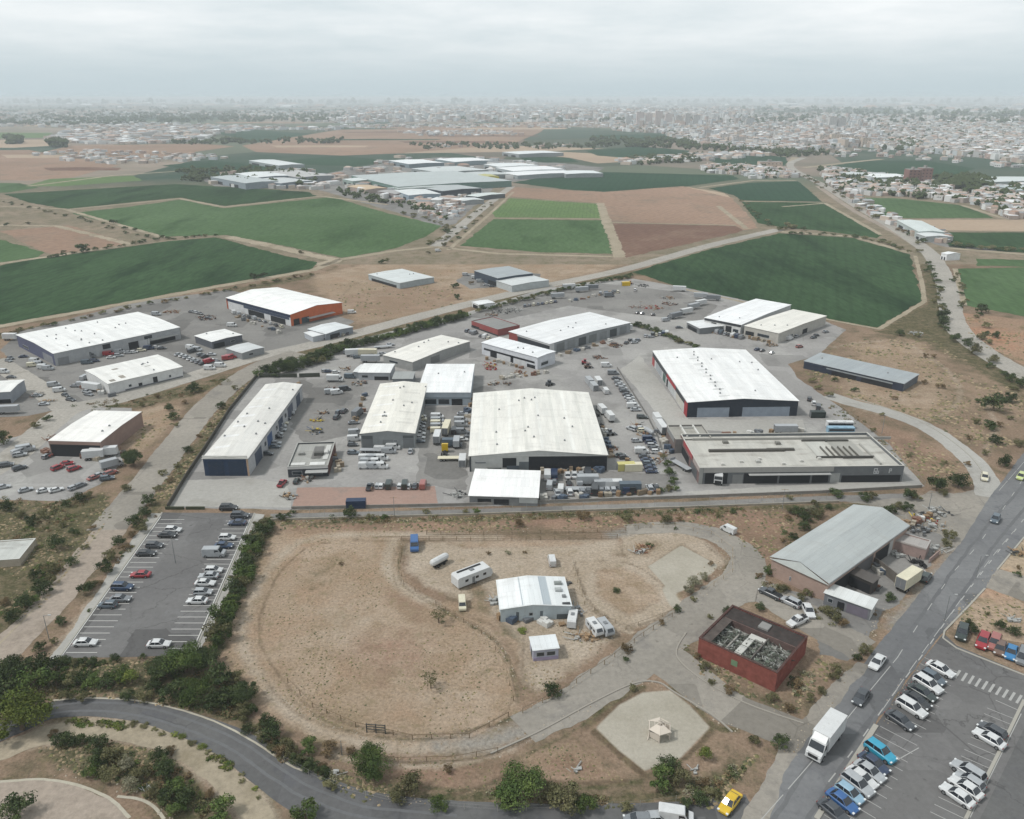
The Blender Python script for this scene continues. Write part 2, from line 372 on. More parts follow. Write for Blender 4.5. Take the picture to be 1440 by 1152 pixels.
# ---- far and middle fields -------------------------------------------------------------
FIELDS = [
 ('field', 'dark_crop', [(-90, 485), (-90, 372), (0, 373), (60, 363), (240, 339), (305, 334), (400, 360), (446, 369), (440, 378), (300, 402), (150, 430), (0, 457)]),
 ('field', 'mid_crop', [(100, 300), (180, 291), (253, 281), (315, 293), (467, 277), (545, 300), (620, 318), (600, 332), (555, 350), (480, 363), (400, 346), (320, 331), (227, 333)]),
 ('field', 'dark_crop', [(5, 273), (247, 259), (300, 262), (433, 270), (445, 276), (315, 290), (253, 278), (93, 294), (40, 285)]),
 ('field', 'tan_field', [(0, 325), (97, 317), (180, 341), (175, 347), (70, 358), (40, 345)]),
 ('field', 'mid_crop', [(-80, 337), (0, 337), (63, 355), (55, 362), (0, 369), (-80, 370)]),
 ('field', 'light_crop', [(718, 279), (842, 287), (847, 307), (697, 306), (692, 300)]),
 ('field', 'mid_crop', [(693, 308), (848, 310), (862, 357), (760, 355), (648, 346)]),
 ('field', 'brown_field', [(857, 314), (1035, 318), (1045, 325), (960, 345), (876, 363), (868, 362)]),
 ('field', 'tan_field', [(715, 263), (850, 270), (960, 262), (1030, 279), (1050, 300), (1066, 321), (1045, 324), (1035, 317), (857, 312), (846, 286), (718, 277), (702, 278)]),
 ('field', 'pale_field', [(870, 270), (968, 263), (1020, 272), (1034, 284), (1035, 291), (960, 281)]),
 ('field', 'teal_crop', [(720, 257), (770, 248), (850, 242), (1030, 247), (1040, 252), (968, 262), (858, 273), (790, 266)]),
 ('field', 'dark_crop', [(890, 383), (1000, 350), (1098, 328), (1200, 335), (1280, 358), (1287, 385), (1298, 423), (1235, 461), (1180, 452), (1110, 436), (960, 404)]),
 ('field', 'dark_crop', [(1043, 284), (1160, 285), (1240, 331), (1232, 335), (1150, 324), (1100, 320), (1066, 314)]),
 ('field', 'teal_crop', [(997, 265), (1055, 257), (1122, 255), (1157, 284), (1042, 282), (1030, 274)]),
 ('field', 'mid_crop', [(1193, 278), (1260, 279), (1353, 289), (1400, 307), (1250, 307), (1225, 299)]),
 ('field', 'pale_field', [(1270, 309), (1520, 309), (1520, 326), (1330, 324)]),
 ('field', 'dark_crop', [(1335, 327), (1520, 327), (1520, 360), (1440, 356), (1340, 349), (1328, 340)]),
 ('field', 'mid_crop', [(1341, 378), (1440, 376), (1520, 372), (1520, 455), (1440, 445), (1358, 430), (1352, 410)]),
 ('field', 'mid_crop', [(1375, 364), (1520, 368), (1520, 372), (1440, 375), (1372, 374)]),
 ('field', 'red_soil', [(1345, 440), (1440, 449), (1520, 460), (1520, 540), (1440, 512), (1365, 478)]),
 ('field', 'teal_crop', [(980, 221), (1035, 216), (1105, 219), (1108, 233), (1070, 234), (1010, 230)]),
 ('field', 'teal_crop', [(1160, 234), (1230, 226), (1307, 227), (1372, 237), (1330, 252), (1300, 250), (1190, 242)]),
 ('field', 'teal_crop', [(830, 190), (960, 189), (1000, 200), (960, 200), (850, 196)]),
 ('field', 'teal_crop', [(823, 212), (900, 206), (970, 212), (960, 224), (900, 224), (840, 219)]),
 ('field', 'teal_crop', [(727, 220), (800, 222), (815, 228), (770, 229), (740, 227)]),
 ('field', 'pale_field', [(777, 213), (893, 219), (893, 227), (840, 230), (800, 222), (740, 216)]),
 ('field', 'tan_field', [(360, 214), (340, 205), (480, 182), (780, 170), (760, 186), (720, 203), (560, 216), (480, 219)]),
 ('field', 'pale_field', [(560, 205), (720, 205), (850, 209), (770, 213), (560, 216)]),
 ('field', 'teal_crop', [(300, 187), (360, 183), (467, 190), (440, 199), (363, 200)]),
 ('field', 'teal_crop', [(227, 233), (300, 226), (395, 236), (380, 243), (300, 243)]),
 ('field', 'teal_crop', [(400, 226), (480, 219), (545, 226), (500, 234), (430, 232)]),
 ('field', 'tan_field', [(-60, 212), (40, 211), (167, 233), (100, 250), (40, 254), (-60, 254)]),
 ('field', 'light_crop', [(35, 262), (70, 252), (187, 247), (200, 254), (90, 262)]),
 ('field', 'mid_crop', [(-60, 256), (30, 258), (55, 264), (10, 271), (-60, 272)]),
 ('field', 'light_crop', [(-60, 186), (75, 187), (60, 194), (-60, 196)]),
 ('field', 'pale_field', [(-60, 198), (80, 196), (100, 204), (20, 208), (-60, 208)]),
 ('field', 'tan_field', [(100, 205), (280, 202), (330, 206), (200, 224), (60, 214)]),
]
for i, (n, m, p) in enumerate(FIELDS):
    sheet(n, m, p, 2 + (i % 3) * .3, ragged=1.8, sc_=.09)
for i_, (a_, b_, y0_, y1_, m_) in enumerate([(470, 560, 181, 182, 'teal_crop'), (480, 640, 185.5, 186.5, 'brown_field'), (520, 700, 176, 177.2, 'teal_crop'), (650, 800, 180, 182, 'pale_field'), (600, 760, 191, 192, 'brown_field'), (380, 520, 205, 207, 'pale_field'), (440, 620, 196, 197.2, 'teal_crop'), (560, 720, 199, 201, 'brown_field'), (700, 790, 174, 175, 'teal_crop'), (0, 120, 176, 178, 'pale_field'), (300, 430, 172, 173.5, 'tan_field'), (100, 260, 184, 186, 'tan_field'), (0, 90, 218, 222, 'pale_field'), (60, 170, 236, 240, 'brown_field')]):
    sheet('field', m_, [(a_, y0_), ((a_ + b_) / 2, y0_ - .5), (b_, y0_), (b_ - 6, y1_), (a_ + 10, y1_ + .3)], 3.2, ragged=4, sc_=.02)
sheet('ground', 'yard_dark', [(455, 245), (500, 236), (560, 226), (620, 221), (760, 226), (850, 236), (840, 243), (720, 256), (695, 264), (640, 315), (620, 320), (560, 300), (480, 276), (440, 265), (300, 262), (280, 250), (350, 243)], 1.2, ragged=2, sc_=.05)
sheet('ground', 'yard_dark', [(640, 395), (660, 384), (760, 385), (755, 398), (700, 404), (660, 406)], 1.6, ragged=1)


# ---- near ground: one sheet whose soils blend into each other --------------------------------
import numpy as np
def near_ground():
    ys = np.concatenate([np.arange(372, 560, 2.0), np.arange(560, 1190, 3.0)]); xs = np.arange(-80, 1524, 3.5)
    t = (-CAMZ) / (-F * sin(PIT) + (576 - ys) * cos(PIT)); Yw = (F * cos(PIT) + (576 - ys) * sin(PIT)) * t
    X = (xs[None, :] - 720) * t[:, None]; Y = np.repeat(Yw[:, None], len(xs), 1)
    pts = np.stack([X.ravel(), Y.ravel()], 1); n = len(pts)
    def sdist(poly, closed=True):
        q = np.array(poly); m = len(q); d = np.full(n, 1e9); ins = np.zeros(n, bool)
        for i in range(m if closed else m - 1):
            a = q[i]; b = q[(i + 1) % m]; ab = b - a; h = np.clip(((pts - a) @ ab) / max(1e-9, ab @ ab), 0, 1)
            d = np.minimum(d, np.hypot(*(pts - a - h[:, None] * ab).T))
            if closed:
                c = ((a[1] > pts[:, 1]) != (b[1] > pts[:, 1])); 
                with np.errstate(divide='ignore', invalid='ignore'): xi = (b[0] - a[0]) * (pts[:, 1] - a[1]) / (b[1] - a[1]) + a[0]
                ins ^= c & (pts[:, 0] < xi)
        return np.where(ins, d, -d) if closed else -d
    LAY = {k: np.zeros(n) for k in ('field', 'pale', 'gravel', 'red', 'weed', 'rut', 'grey')}
    def area(layer, px, soft=3.0, amt=1.0, smooth=False, carve=()):
        q = px2w(px); q = catmull(q, True, 5) if smooth else q
        v = np.clip(.5 + sdist(q) / (2 * soft), 0, 1) * amt
        LAY[layer] = np.maximum(LAY[layer], v)
        for c in carve: LAY[c] = np.minimum(LAY[c], 1 - v)
    def line(layer, px, width, soft=1.0, amt=1.0, smooth=True, shift=0.0, carve=()):
        q = px2w(px); q = catmull(q, False, 6) if smooth else q
        if shift: q = offset_line(q, 2 * shift)[0]
        v = np.clip(.5 + (width / 2 + sdist(q, False)) / (2 * soft), 0, 1) * amt
        LAY[layer] = np.maximum(LAY[layer], v)
        for c in carve: LAY[c] = np.minimum(LAY[c], 1 - v)
    area('field', [(398, 738), (560, 745), (566, 800), (600, 845), (690, 880), (725, 935), (730, 1000), (665, 1045), (560, 1058), (440, 1040), (370, 1000), (325, 950), (308, 900), (330, 840), (372, 762)], 2)
    area('field', [(720, 1060), (800, 1045), (835, 1060), (880, 1098), (800, 1105), (760, 1098)], 2, .8)
    area('red', [(395, 728), (640, 727), (960, 716), (1110, 716), (1130, 740), (1085, 790), (1050, 800), (1015, 755), (960, 738), (640, 746), (400, 750)], 3, .8)
    area('red', [(745, 1062), (800, 1052), (830, 1065), (870, 1094), (800, 1100), (765, 1090)], 3, .85)
    area('red', [(540, 1062), (690, 1062), (720, 1085), (640, 1118), (560, 1110), (520, 1088)], 4, .7)
    area('red', [(1000, 725), (1100, 720), (1118, 740), (1080, 780), (1050, 770)], 4, .9)
    area('red', [(555, 800), (610, 790), (630, 830), (590, 880), (540, 850)], 5, .55); area('red', [(480, 890), (590, 880), (620, 940), (540, 960), (480, 930)], 6, .6)
    area('red', [(1215, 600), (1260, 600), (1300, 620), (1350, 650), (1345, 672), (1300, 680), (1255, 640)], 3, .6)
    area('red', [(460, 418), (560, 402), (640, 405), (660, 412), (640, 430), (540, 448), (500, 440)], 5, .5)
    area('field', [(438, 386), (540, 366), (610, 352), (700, 357), (862, 361), (885, 372), (740, 410), (640, 432), (560, 450), (500, 455), (455, 420), (432, 400)], 6, .7)
    area('field', [(1190, 480), (1300, 480), (1350, 540), (1330, 590), (1250, 590), (1180, 560)], 6, .6); area('field', [(190, 578), (225, 570), (258, 572), (240, 600), (215, 625), (190, 640), (178, 620)], 3, .9)
    area('field', [(-40, 800), (60, 798), (50, 830), (0, 862), (-40, 880)], 3, .9); area('field', [(1060, 820), (1100, 820), (1240, 870), (1190, 940), (1150, 985), (1000, 960), (960, 900)], 3, .5)
    area('pale', [(570, 765), (640, 760), (870, 758), (880, 780), (800, 785), (820, 850), (880, 885), (830, 925), (760, 975), (735, 960), (730, 900), (690, 862), (600, 825), (572, 805)], 2.5, .9, carve=('field',))
    area('pale', [(805, 782), (875, 783), (915, 800), (948, 835), (952, 858), (885, 884), (822, 850)], 1.2, 1, True)
    area('pale', [(870, 748), (950, 745), (990, 760), (1025, 790), (1010, 800), (960, 765), (905, 800), (880, 780)], 1.5)
    area('pale', [(1255, 850), (1215, 905), (1170, 900), (1180, 875)], 2, .7)
    for w_, amt, sh in ((3.6, .72, 0),): line('pale', [(720, 1035), (640, 1050), (560, 1053), (480, 1038), (410, 1005), (362, 950), (340, 900), (350, 850), (383, 795), (440, 757), (555, 752), (700, 756)], w_, 1.8, amt, carve=('red',))
    line('pale', [(552, 760), (546, 800), (570, 830), (610, 850)], 3.5, 1.5, .8)
    line('pale', [(640, 790), (700, 785), (770, 790), (805, 785)], 2.5, 1, .8); line('pale', [(800, 783), (818, 850), (885, 888)], 2, .8, .9, False)
    line('pale', [(470, 1062), (560, 1075), (640, 1072), (720, 1052)], 2.5, 1.2, .7)
    area('pale', [(1225, 545), (1300, 540), (1330, 560), (1290, 580), (1240, 575)], 6, .35)
    line('pale', [(1160, 490), (1260, 480), (1330, 520), (1350, 560), (1300, 590), (1200, 575)], 4, 2, .5); line('pale', [(1380, 560), (1400, 600), (1380, 650)], 4, 2, .5)
    for q_ in ([(835, 800), (875, 796), (912, 812), (934, 842), (886, 870), (838, 840)], [(560, 850), (690, 840), (700, 870), (735, 905), (735, 935), (690, 880), (640, 860)], [(655, 808), (690, 830), (690, 860), (660, 850)], [(620, 762), (690, 758), (860, 760), (800, 770), (650, 772)], [(895, 762), (930, 762), (915, 785), (895, 780)]): area('field', q_, 1.6, .75, carve=('pale',))
    area('pale', [(835, 830), (860, 822), (890, 835), (870, 850)], 2, .35)
    line('rut', [(808, 790), (830, 848), (884, 880), (945, 858), (940, 832), (905, 802), (870, 790), (815, 790)], .8, .5, .7); line('rut', [(945, 862), (975, 850), (1015, 812), (1020, 790), (990, 765)], 1.2, .8, .6); line('pale', [(890, 745), (885, 775), (920, 800), (945, 840), (960, 858)], 3, 1, 1)
    area('gravel', [(911, 797), (958, 767), (1010, 795), (1003, 805), (958, 832), (945, 835)], .8, carve=('pale', 'red'))
    area('gravel', [(838, 1024), (870, 992), (904, 974), (942, 971), (970, 992), (998, 1023), (957, 1066), (907, 1084), (870, 1055)], .9, carve=('pale', 'red'))
    line('gravel', [(940, 830), (950, 850), (965, 860)], 2.5, 1)
    area('weed', [(-80, 705), (90, 706), (150, 690), (165, 725), (110, 785), (60, 850), (0, 915), (-80, 950)], 3, .85); area('weed', [(-80, 930), (75, 925), (250, 930), (330, 960), (360, 1030), (270, 1000), (140, 980), (60, 985), (-80, 1010)], 3, .95)
    area('weed', [(50, 1052), (110, 1045), (180, 1046), (240, 1062), (290, 1100), (320, 1140), (330, 1190), (240, 1190), (205, 1120), (150, 1098), (80, 1085)], 2, .85)
    area('weed', [(380, 733), (640, 726), (960, 715), (1180, 707), (1290, 703), (1310, 712), (1200, 718), (1100, 716), (960, 722), (700, 733), (400, 740)], 1.5, .8)
    area('weed', [(215, 700), (258, 640), (310, 572), (352, 534), (366, 530), (350, 548), (322, 582), (290, 632), (236, 714), (205, 745), (185, 750)], 2, .7)
    area('weed', [(362, 532), (378, 508), (420, 496), (560, 458), (650, 438), (655, 444), (560, 472), (500, 486), (440, 505), (378, 525)], 3, .9); area('weed', [(660, 428), (760, 409), (890, 381), (905, 386), (830, 398), (765, 412), (672, 436)], 3, .8)
    area('weed', [(-80, 480), (0, 468), (150, 440), (300, 411), (440, 385), (445, 391), (300, 418), (150, 446), (0, 478)], 3, .7); area('weed', [(340, 760), (372, 725), (392, 728), (365, 790), (335, 850), (315, 915), (270, 925), (285, 900)], 1.5, .9)
    area('weed', [(330, 1005), (375, 1020), (430, 1060), (500, 1085), (640, 1110), (900, 1120), (1000, 1090), (1060, 1060), (1000, 1140), (520, 1135), (400, 1090)], 3, .55)
    area('weed', [(100, 570), (230, 548), (340, 522), (330, 535), (270, 560), (190, 575), (100, 580)], 2.5, .65); area('weed', [(0, 640), (60, 595), (85, 588), (40, 625), (0, 655)], 2, .5)
    area('weed', [(1228, 466), (1300, 425), (1290, 360), (1325, 380), (1330, 440), (1370, 490), (1440, 530), (1440, 565), (1370, 520), (1300, 482)], 4, .8)
    area('weed', [(1130, 560), (1200, 590), (1250, 630), (1240, 615), (1190, 575), (1140, 545)], 2, .6); area('weed', [(1060, 812), (1100, 825), (1180, 868), (1240, 860), (1180, 885), (1090, 840)], 1.5, .6); area('weed', [(985, 930), (1070, 975), (1110, 1000), (1080, 990), (1000, 955)], 2, .6)
    area('weed', [(1190, 706), (1260, 706), (1290, 722), (1240, 722)], 1.5, .7); area('weed', [(-80, 1080), (60, 1078), (120, 1095), (170, 1120), (200, 1190), (-80, 1190)], 2, .45); line('weed', [(90, 1014), (200, 1018), (275, 1042), (335, 1082), (375, 1130), (385, 1170)], 2.6, 1, .9)
    area('weed', [(60, 1018), (90, 1010), (230, 1016), (300, 1050), (250, 1035), (120, 1020)], 1, .8)
    # wheel ruts, ditch lines and worn edges
    R_ = lambda px, w_=.5, a=.8, sh=0.0: line('rut', px, w_, .5, a, True, sh)
    trk = [(720, 1035), (640, 1050), (560, 1053), (480, 1038), (410, 1005), (362, 950), (340, 900), (350, 850), (383, 795), (440, 757), (555, 752)]
    R_(trk, .4, .45, 1.0); R_(trk, .4, .45, -1.0); R_(trk, .7, .7, -3.2); R_([(480, 1060), (560, 1072), (640, 1070), (700, 1058), (760, 1030)], .8, .8)
    line('field', [(566, 766), (640, 763)], 1, 1); area('weed', [(420, 800), (470, 775), (500, 785), (470, 830), (420, 860), (400, 840)], 5, .35); area('pale', [(430, 850), (520, 830), (560, 870), (500, 930), (420, 920)], 7, .5); area('pale', [(560, 960), (660, 940), (700, 980), (640, 1020), (560, 1010)], 6, .5); area('weed', [(640, 890), (690, 900), (710, 960), (680, 990), (650, 940)], 5, .35)
    R_([(372, 955), (400, 990), (440, 1015), (500, 1030), (560, 1038), (640, 1036), (700, 1012), (722, 985)], .7, .6); R_([(405, 950), (380, 930), (368, 890), (385, 820), (430, 780), (500, 765)], .5, .5)
    R_([(566, 766), (562, 800), (570, 826), (620, 855), (680, 885), (715, 925), (724, 985)], .8, .55); R_([(560, 770), (552, 800), (560, 830)], .6, .6)
    R_([(500, 757), (640, 752), (880, 748)], .7, .8); R_([(560, 760), (700, 760), (868, 757)], .6, .8); R_([(600, 745), (880, 741)], .4, .5)
    R_([(700, 905), (722, 940), (735, 985)], .8, .6); R_([(735, 1005), (790, 977), (850, 938), (905, 898), (945, 868)], .9, .8); R_([(740, 880), (735, 930), (745, 975)], .6, .5)
    R_([(822, 1025), (870, 990), (905, 970)], 1.0, .8); R_([(835, 1030), (870, 1060), (905, 1090)], 1.2, .9); R_([(915, 1088), (960, 1068), (1000, 1030)], .9, .8); R_([(1000, 1022), (970, 988), (940, 968)], .7, .7)
    R_([(760, 1100), (830, 1102), (880, 1098)], 1.0, .8); R_([(640, 1118), (680, 1105), (720, 1085)], 1.0, .7); R_([(820, 850), (885, 886), (950, 862)], .8, .6); R_([(880, 745), (950, 742), (1000, 755), (1030, 790)], .5, .6)
    R_([(1145, 505), (1200, 470), (1260, 472)], 1, .5); R_([(120, 780), (60, 850), (10, 912)], .5, .5); R_([(480, 400), (560, 395), (650, 408)], 2, .4); R_([(470, 430), (500, 400), (560, 380)], 2, .4); R_([(500, 450), (600, 425), (640, 412)], 2, .4)
    R_([(1130, 545), (1200, 570), (1250, 620), (1290, 680)], .6, .6); R_([(1220, 600), (1280, 640), (1330, 680)], .6, .5)
    area('grey', [(600, 1035), (680, 1028), (760, 1000), (800, 1010), (760, 1040), (690, 1062), (600, 1062)], 3, .75); line('grey', [(860, 752), (930, 742), (1000, 748)], 5, 2, .7); area('grey', [(1200, 700), (1290, 695), (1400, 690), (1420, 720), (1340, 790), (1250, 740)], 3, .7)
    line('grey', [(1260, 880), (1330, 800), (1370, 745)], 6, 2, .6); line('pale', [(60, 1035), (150, 1022), (240, 1040), (300, 1078), (345, 1125), (372, 1180)], 7, 1.5, .7); area('pale', [(390, 1055), (430, 1085), (500, 1115), (440, 1100)], 1.5, .7)
    line('pale', [(215, 735), (140, 840), (70, 935)], 5, 1.5, .6); line('pale', [(640, 700), (900, 700)], 1, 1, .1)
    W_ = lambda px, w_=.9, a=.9: line('weed', px, w_, .6, a)
    W_([(836, 1027), (870, 1060), (906, 1090)], 1.1); W_([(908, 1090), (960, 1070), (1002, 1025)], .8); W_([(822, 1020), (868, 985), (905, 966)], 1.4); W_([(942, 966), (975, 988), (1002, 1020), (1035, 1028)], 1.3)
    W_([(700, 1018), (760, 992), (830, 950), (885, 912), (945, 872), (990, 838)], 1.0); W_([(720, 1070), (770, 1048), (830, 1015)], .8, .7); W_([(965, 900), (958, 925), (985, 950), (1050, 985), (1110, 1010)], 1.2); W_([(1060, 825), (1110, 845), (1170, 875)], 1.6)
    W_([(345, 1012), (400, 1060), (470, 1098), (560, 1122), (640, 1130)], 2.2, .8); W_([(600, 1108), (660, 1112), (700, 1100)], 1.0); W_([(740, 1100), (820, 1108), (900, 1100)], 1.2, .9); W_([(560, 1075), (640, 1076), (700, 1066)], .7, .7); W_([(540, 1110), (620, 1122), (690, 1118), (880, 1125), (1000, 1100)], 2.2, .7)
    W_([(985, 832), (1020, 808), (1022, 790)], 1.4, .9); W_([(560, 762), (700, 763), (868, 760)], .5, .7); W_([(566, 770), (560, 805), (575, 830), (640, 868), (700, 905), (725, 960), (728, 990)], .9, .75); W_([(700, 1010), (640, 1036), (560, 1040), (480, 1024), (410, 985)], .8, .7)
    W_([(620, 788), (690, 792), (690, 812)], .6, .4); W_([(805, 788), (822, 850), (885, 888)], .5, .6)
    area('weed', [(655, 808), (692, 825), (695, 870), (660, 862), (650, 840)], 1.5, .45); area('weed', [(700, 872), (745, 885), (735, 905), (705, 890)], 1.2, .7); area('weed', [(640, 1112), (700, 1100), (860, 1112), (1000, 1080), (1080, 1040), (1100, 1060), (1000, 1140), (640, 1138)], 3, .6)
    for off_ in (-.9, .9, -1.9, 1.7, .2): R_([(700, 1045), (640, 1052), (560, 1053), (480, 1040), (410, 1006), (364, 952), (344, 900), (352, 850), (385, 797)], .28, .5, off_)
    for off_ in (-.8, .8): R_([(640, 792), (700, 786), (770, 790), (800, 785)], .3, .6, off_); R_([(552, 760), (546, 800), (570, 830), (600, 842)], .3, .5, off_); R_([(745, 985), (740, 930), (752, 890)], .3, .5, off_); R_([(885, 745), (890, 775), (925, 802), (950, 840), (962, 862)], .25, .45, off_)
    for q_ in ([(430, 870), (520, 850), (590, 880)], [(400, 900), (480, 930), (560, 990)], [(590, 830), (560, 900), (600, 960)], [(450, 780), (500, 860), (620, 900)], [(380, 940), (360, 880), (390, 820), (450, 775)], [(330, 930), (345, 850), (385, 770)]): R_(q_, .4, .35); R_(q_, .4, .3, 1.5)
    rs, cs = len(ys), len(xs); idx = np.arange(n).reshape(rs, cs)
    fa = np.stack([idx[1:, :-1], idx[1:, 1:], idx[:-1, 1:], idx[:-1, :-1]], -1).reshape(-1, 4)
    z = 1.0 * .006 * (1 + Y.ravel() / 250)
    me = bpy.data.meshes.new('ground'); me.from_pydata(np.column_stack([pts, z]).tolist(), [], fa.tolist())
    for k, v in LAY.items():
        a = me.attributes.new(k, 'FLOAT', 'POINT'); a.data.foreach_set('value', v.astype(np.float32))
    m, t, b = newmat('near_soil', 1.0, 0.0)
    g = N(t, 'ShaderNodeNewGeometry'); v = g.outputs['Position']
    edge = nz(t, v, .35, 7, .72); fine = nz(t, v, 1.6, 6, .75, off=(3, 5, 0)); mid = nz(t, v, .11, 6, .65, off=(17, 2, 0)); big = nz(t, v, .025, 5, .6); big2 = nz(t, v, .05, 5, .65, off=(55, 20, 0))
    def lay(name, soft=.12, k=.9):
        at = N(t, 'ShaderNodeAttribute', attribute_name=name)
        e = N(t, 'ShaderNodeMath', operation='MULTIPLY_ADD', i_1=k, i_2=-k * .5); t.links.new(edge, e.inputs[0])
        ad = N(t, 'ShaderNodeMath', operation='ADD'); t.links.new(at.outputs['Fac'], ad.inputs[0]); t.links.new(e.outputs[0], ad.inputs[1])
        return ramp(t, ad.outputs[0], .5 - soft, .5 + soft)
    def tone(a, b_, n_, lo=.38, hi=.62): return mixc(t, ramp(t, n_, lo, hi), a, b_)
    c = tone(tone(C('98826d'), C('836f5d'), big), C('6f6450'), mid, .47, .64)
    fld = tone(tone(C('ad9a85'), C('9c8871'), big), tone(C('95826a'), C('a38a72'), big2), mid, .42, .6)
    c = mixc(t, lay('field', .2, 1.2), c, fld)
    c = mixc(t, lay('red', .3, 1.3), c, tone(tone(C('9b7d69'), C('8b7160'), mid), C('816c58'), big2, .45, .62))
    c = mixc(t, lay('weed', .22, 1.3), c, tone(tone(C('7c6f5a'), C('6b624a'), mid), tone(C('4c4f36'), C('5d5a40'), fine), edge, .42, .58))
    c = mixc(t, lay('pale', .2, .9), c, tone(C('b3a593'), C('a2927d'), mid, .36, .68))
    c = mixc(t, lay('grey', .2, 1.0), c, tone(C('8e8a83'), C('9b958b'), mid))
    rt = lay('rut', .25, 1.1)
    c = mixc(t, rt, c, C('6b5c4a'))
    # stones, clods and dry stalks
    c = mixc(t, 1.0, c, N_rgb(t, ramp(t, fine, .28, .72, .58, 1.36)), 'MULTIPLY')
    sp = nz(t, v, 2.6, 3, .6, off=(9, 3, 4)); c = mixc(t, ramp(t, sp, .63, .70, 0, .6), c, C('5d5443'))
    sp2 = nz(t, v, 2.2, 3, .6, off=(29, 13, 4)); c = mixc(t, ramp(t, sp2, .68, .74, 0, .3), c, C('cbbfa8'))
    gr = nz(t, v, .28, 6, .7, off=(2, 44, 0)); c = mixc(t, ramp(t, gr, .56, .68, 0, .6), c, C('7f7457'))
    c = mixc(t, lay('gravel', .12, .22), c, mixc(t, 1.0, tone(C('b3ad9f'), C('a6a091'), mid), N_rgb(t, ramp(t, fine, .3, .7, .88, 1.1)), 'MULTIPLY'))
    c = desat(t, c, .92, .97)
    t.links.new(c, b.inputs['Base Color'])
    bp = N(t, 'ShaderNodeBump', i_Strength=.6, i_Distance=.3); t.links.new(fine, bp.inputs['Height']); t.links.new(bp.outputs[0], b.inputs['Normal'])
    me.materials.append(m); me.update(); o = link('ground', me); o['kind'] = 'structure'
near_ground()

# ---- country lanes between the fields ---------------------------------------------------
def lane(mat, pts, w_, lv=4, ragged=.5, smooth=False, name='dirt_track'):
    return ribbon(name, mat, pts, w_, lv, ragged, smooth)
lane('track', [(93, 295), (253, 279.5), (315, 291.5), (450, 276), (545, 288)], 5)
lane('track', [(-60, 463), (0, 459), (150, 432), (300, 404), (440, 380), (480, 365), (555, 353), (612, 347)], 6, ragged=.9)
lane('pale_road', [(612, 347), (680, 292), (712, 268), (720, 262)], 9, smooth=True)
lane('track', [(630, 352), (690, 300), (722, 270)], 3)
lane('track', [(612, 347), (700, 357), (860, 361)], 5)
lane('track', [(320, 333), (400, 350), (470, 366), (450, 374)], 9, ragged=2)
lane('track', [(844, 286), (852, 310), (864, 338), (871, 362)], 8, ragged=2)
lane('track', [(693, 307), (848, 308)], 2.5)
lane('track', [(857, 313), (1035, 317)], 2.5)
lane('track', [(1010, 290), (1050, 322)], 5, ragged=1)
lane('track', [(1043, 283.5), (1160, 285)], 3)
lane('track', [(983, 264), (1060, 254), (1120, 254)], 6)
lane('track', [(1098, 326), (1200, 333), (1280, 356)], 6, ragged=1)
lane('track', [(1287, 360), (1297, 400), (1300, 424), (1236, 463), (1110, 439), (958, 406)], 2.4)
lane('track', [(1343, 378), (1356, 430)], 3)
lane('track', [(1335, 349), (1440, 358), (1520, 366)], 7, ragged=1)
lane('track', [(0, 290), (90, 294), (180, 320), (230, 334)], 5, ragged=1)
lane('track', [(0, 317), (80, 318), (185, 344), (75, 360), (0, 371)], 6, ragged=2)
lane('track', [(1100, 291), (1160, 286), (1240, 331)], 4, ragged=1)
lane('track', [(1353, 289), (1420, 310)], 5, ragged=1)
lane('track', [(40, 262), (160, 247), (250, 241)], 8, ragged=1)
lane('track', [(1110, 232), (1118, 222), (1060, 216), (980, 219)], 12, ragged=1)
lane('track', [(1130, 236), (1200, 228), (1240, 224)], 12, ragged=1)

# ---- hard ground -------------------------------------------------------------------------
sheet('yard', 'yard_concrete', [(236, 714), (262, 672), (290, 630), (322, 580), (350, 545), (362, 530), (372, 520), (420, 503), (500, 478), (560, 464), (655, 440), (760, 407), (830, 397), (890, 392), (960, 404), (1110, 436), (1160, 452), (1190, 464), (1150, 500), (1108, 512), (1122, 532), (1180, 572), (1250, 625), (1300, 684), (1200, 692), (960, 700), (700, 712), (410, 717)], 3, ragged=.4)
sheet('yard', 'yard_dark', [(0, 492), (30, 466), (190, 425), (320, 408), (430, 430), (498, 452), (470, 472), (350, 502), (262, 528), (160, 560), (100, 575), (50, 540)], 3, ragged=.5)
sheet('yard', 'yard_concrete', [(-60, 640), (30, 612), (75, 580), (110, 572), (185, 574), (188, 600), (165, 625), (172, 650), (140, 682), (90, 705), (0, 703), (-60, 703)], 3, ragged=.5)
sheet('yard', 'yard_dark', [(-60, 520), (0, 512), (50, 548), (88, 575), (40, 585), (-60, 590)], 2.6, ragged=.5)
sheet('yard', 'yard_dark', [(655, 445), (760, 410), (850, 399), (950, 410), (1010, 430), (985, 452), (870, 440), (800, 430), (700, 452)], 3.5, ragged=.8)
sheet('yard', 'yard_dark', [(587, 575), (655, 570), (660, 640), (655, 690), (585, 680), (588, 640)], 3.5, ragged=.8)
sheet('yard', 'yard_dark', [(420, 535), (500, 530), (512, 545), (500, 610), (430, 625), (408, 600)], 3.4, ragged=1.2)
sheet('yard', 'pale_concrete', [(238, 712), (262, 676), (350, 672), (405, 680), (410, 714)], 3.5, ragged=.5)
sheet('yard', 'pale_concrete', [(872, 520), (900, 500), (968, 590), (1130, 590), (1130, 618), (940, 600)], 3.4, ragged=.5)
sheet('yard', 'pale_concrete', [(960, 692), (1190, 678), (1300, 682), (1200, 692), (1000, 700)], 3.6, ragged=.3)
sheet('yard', 'red_paving', [(418, 686), (612, 684), (616, 712), (410, 716)], 3.7, ragged=.2)
sheet('yard', 'yard_dark', [(756, 665), (850, 662), (940, 668), (945, 694), (756, 702)], 3.6, ragged=.4)
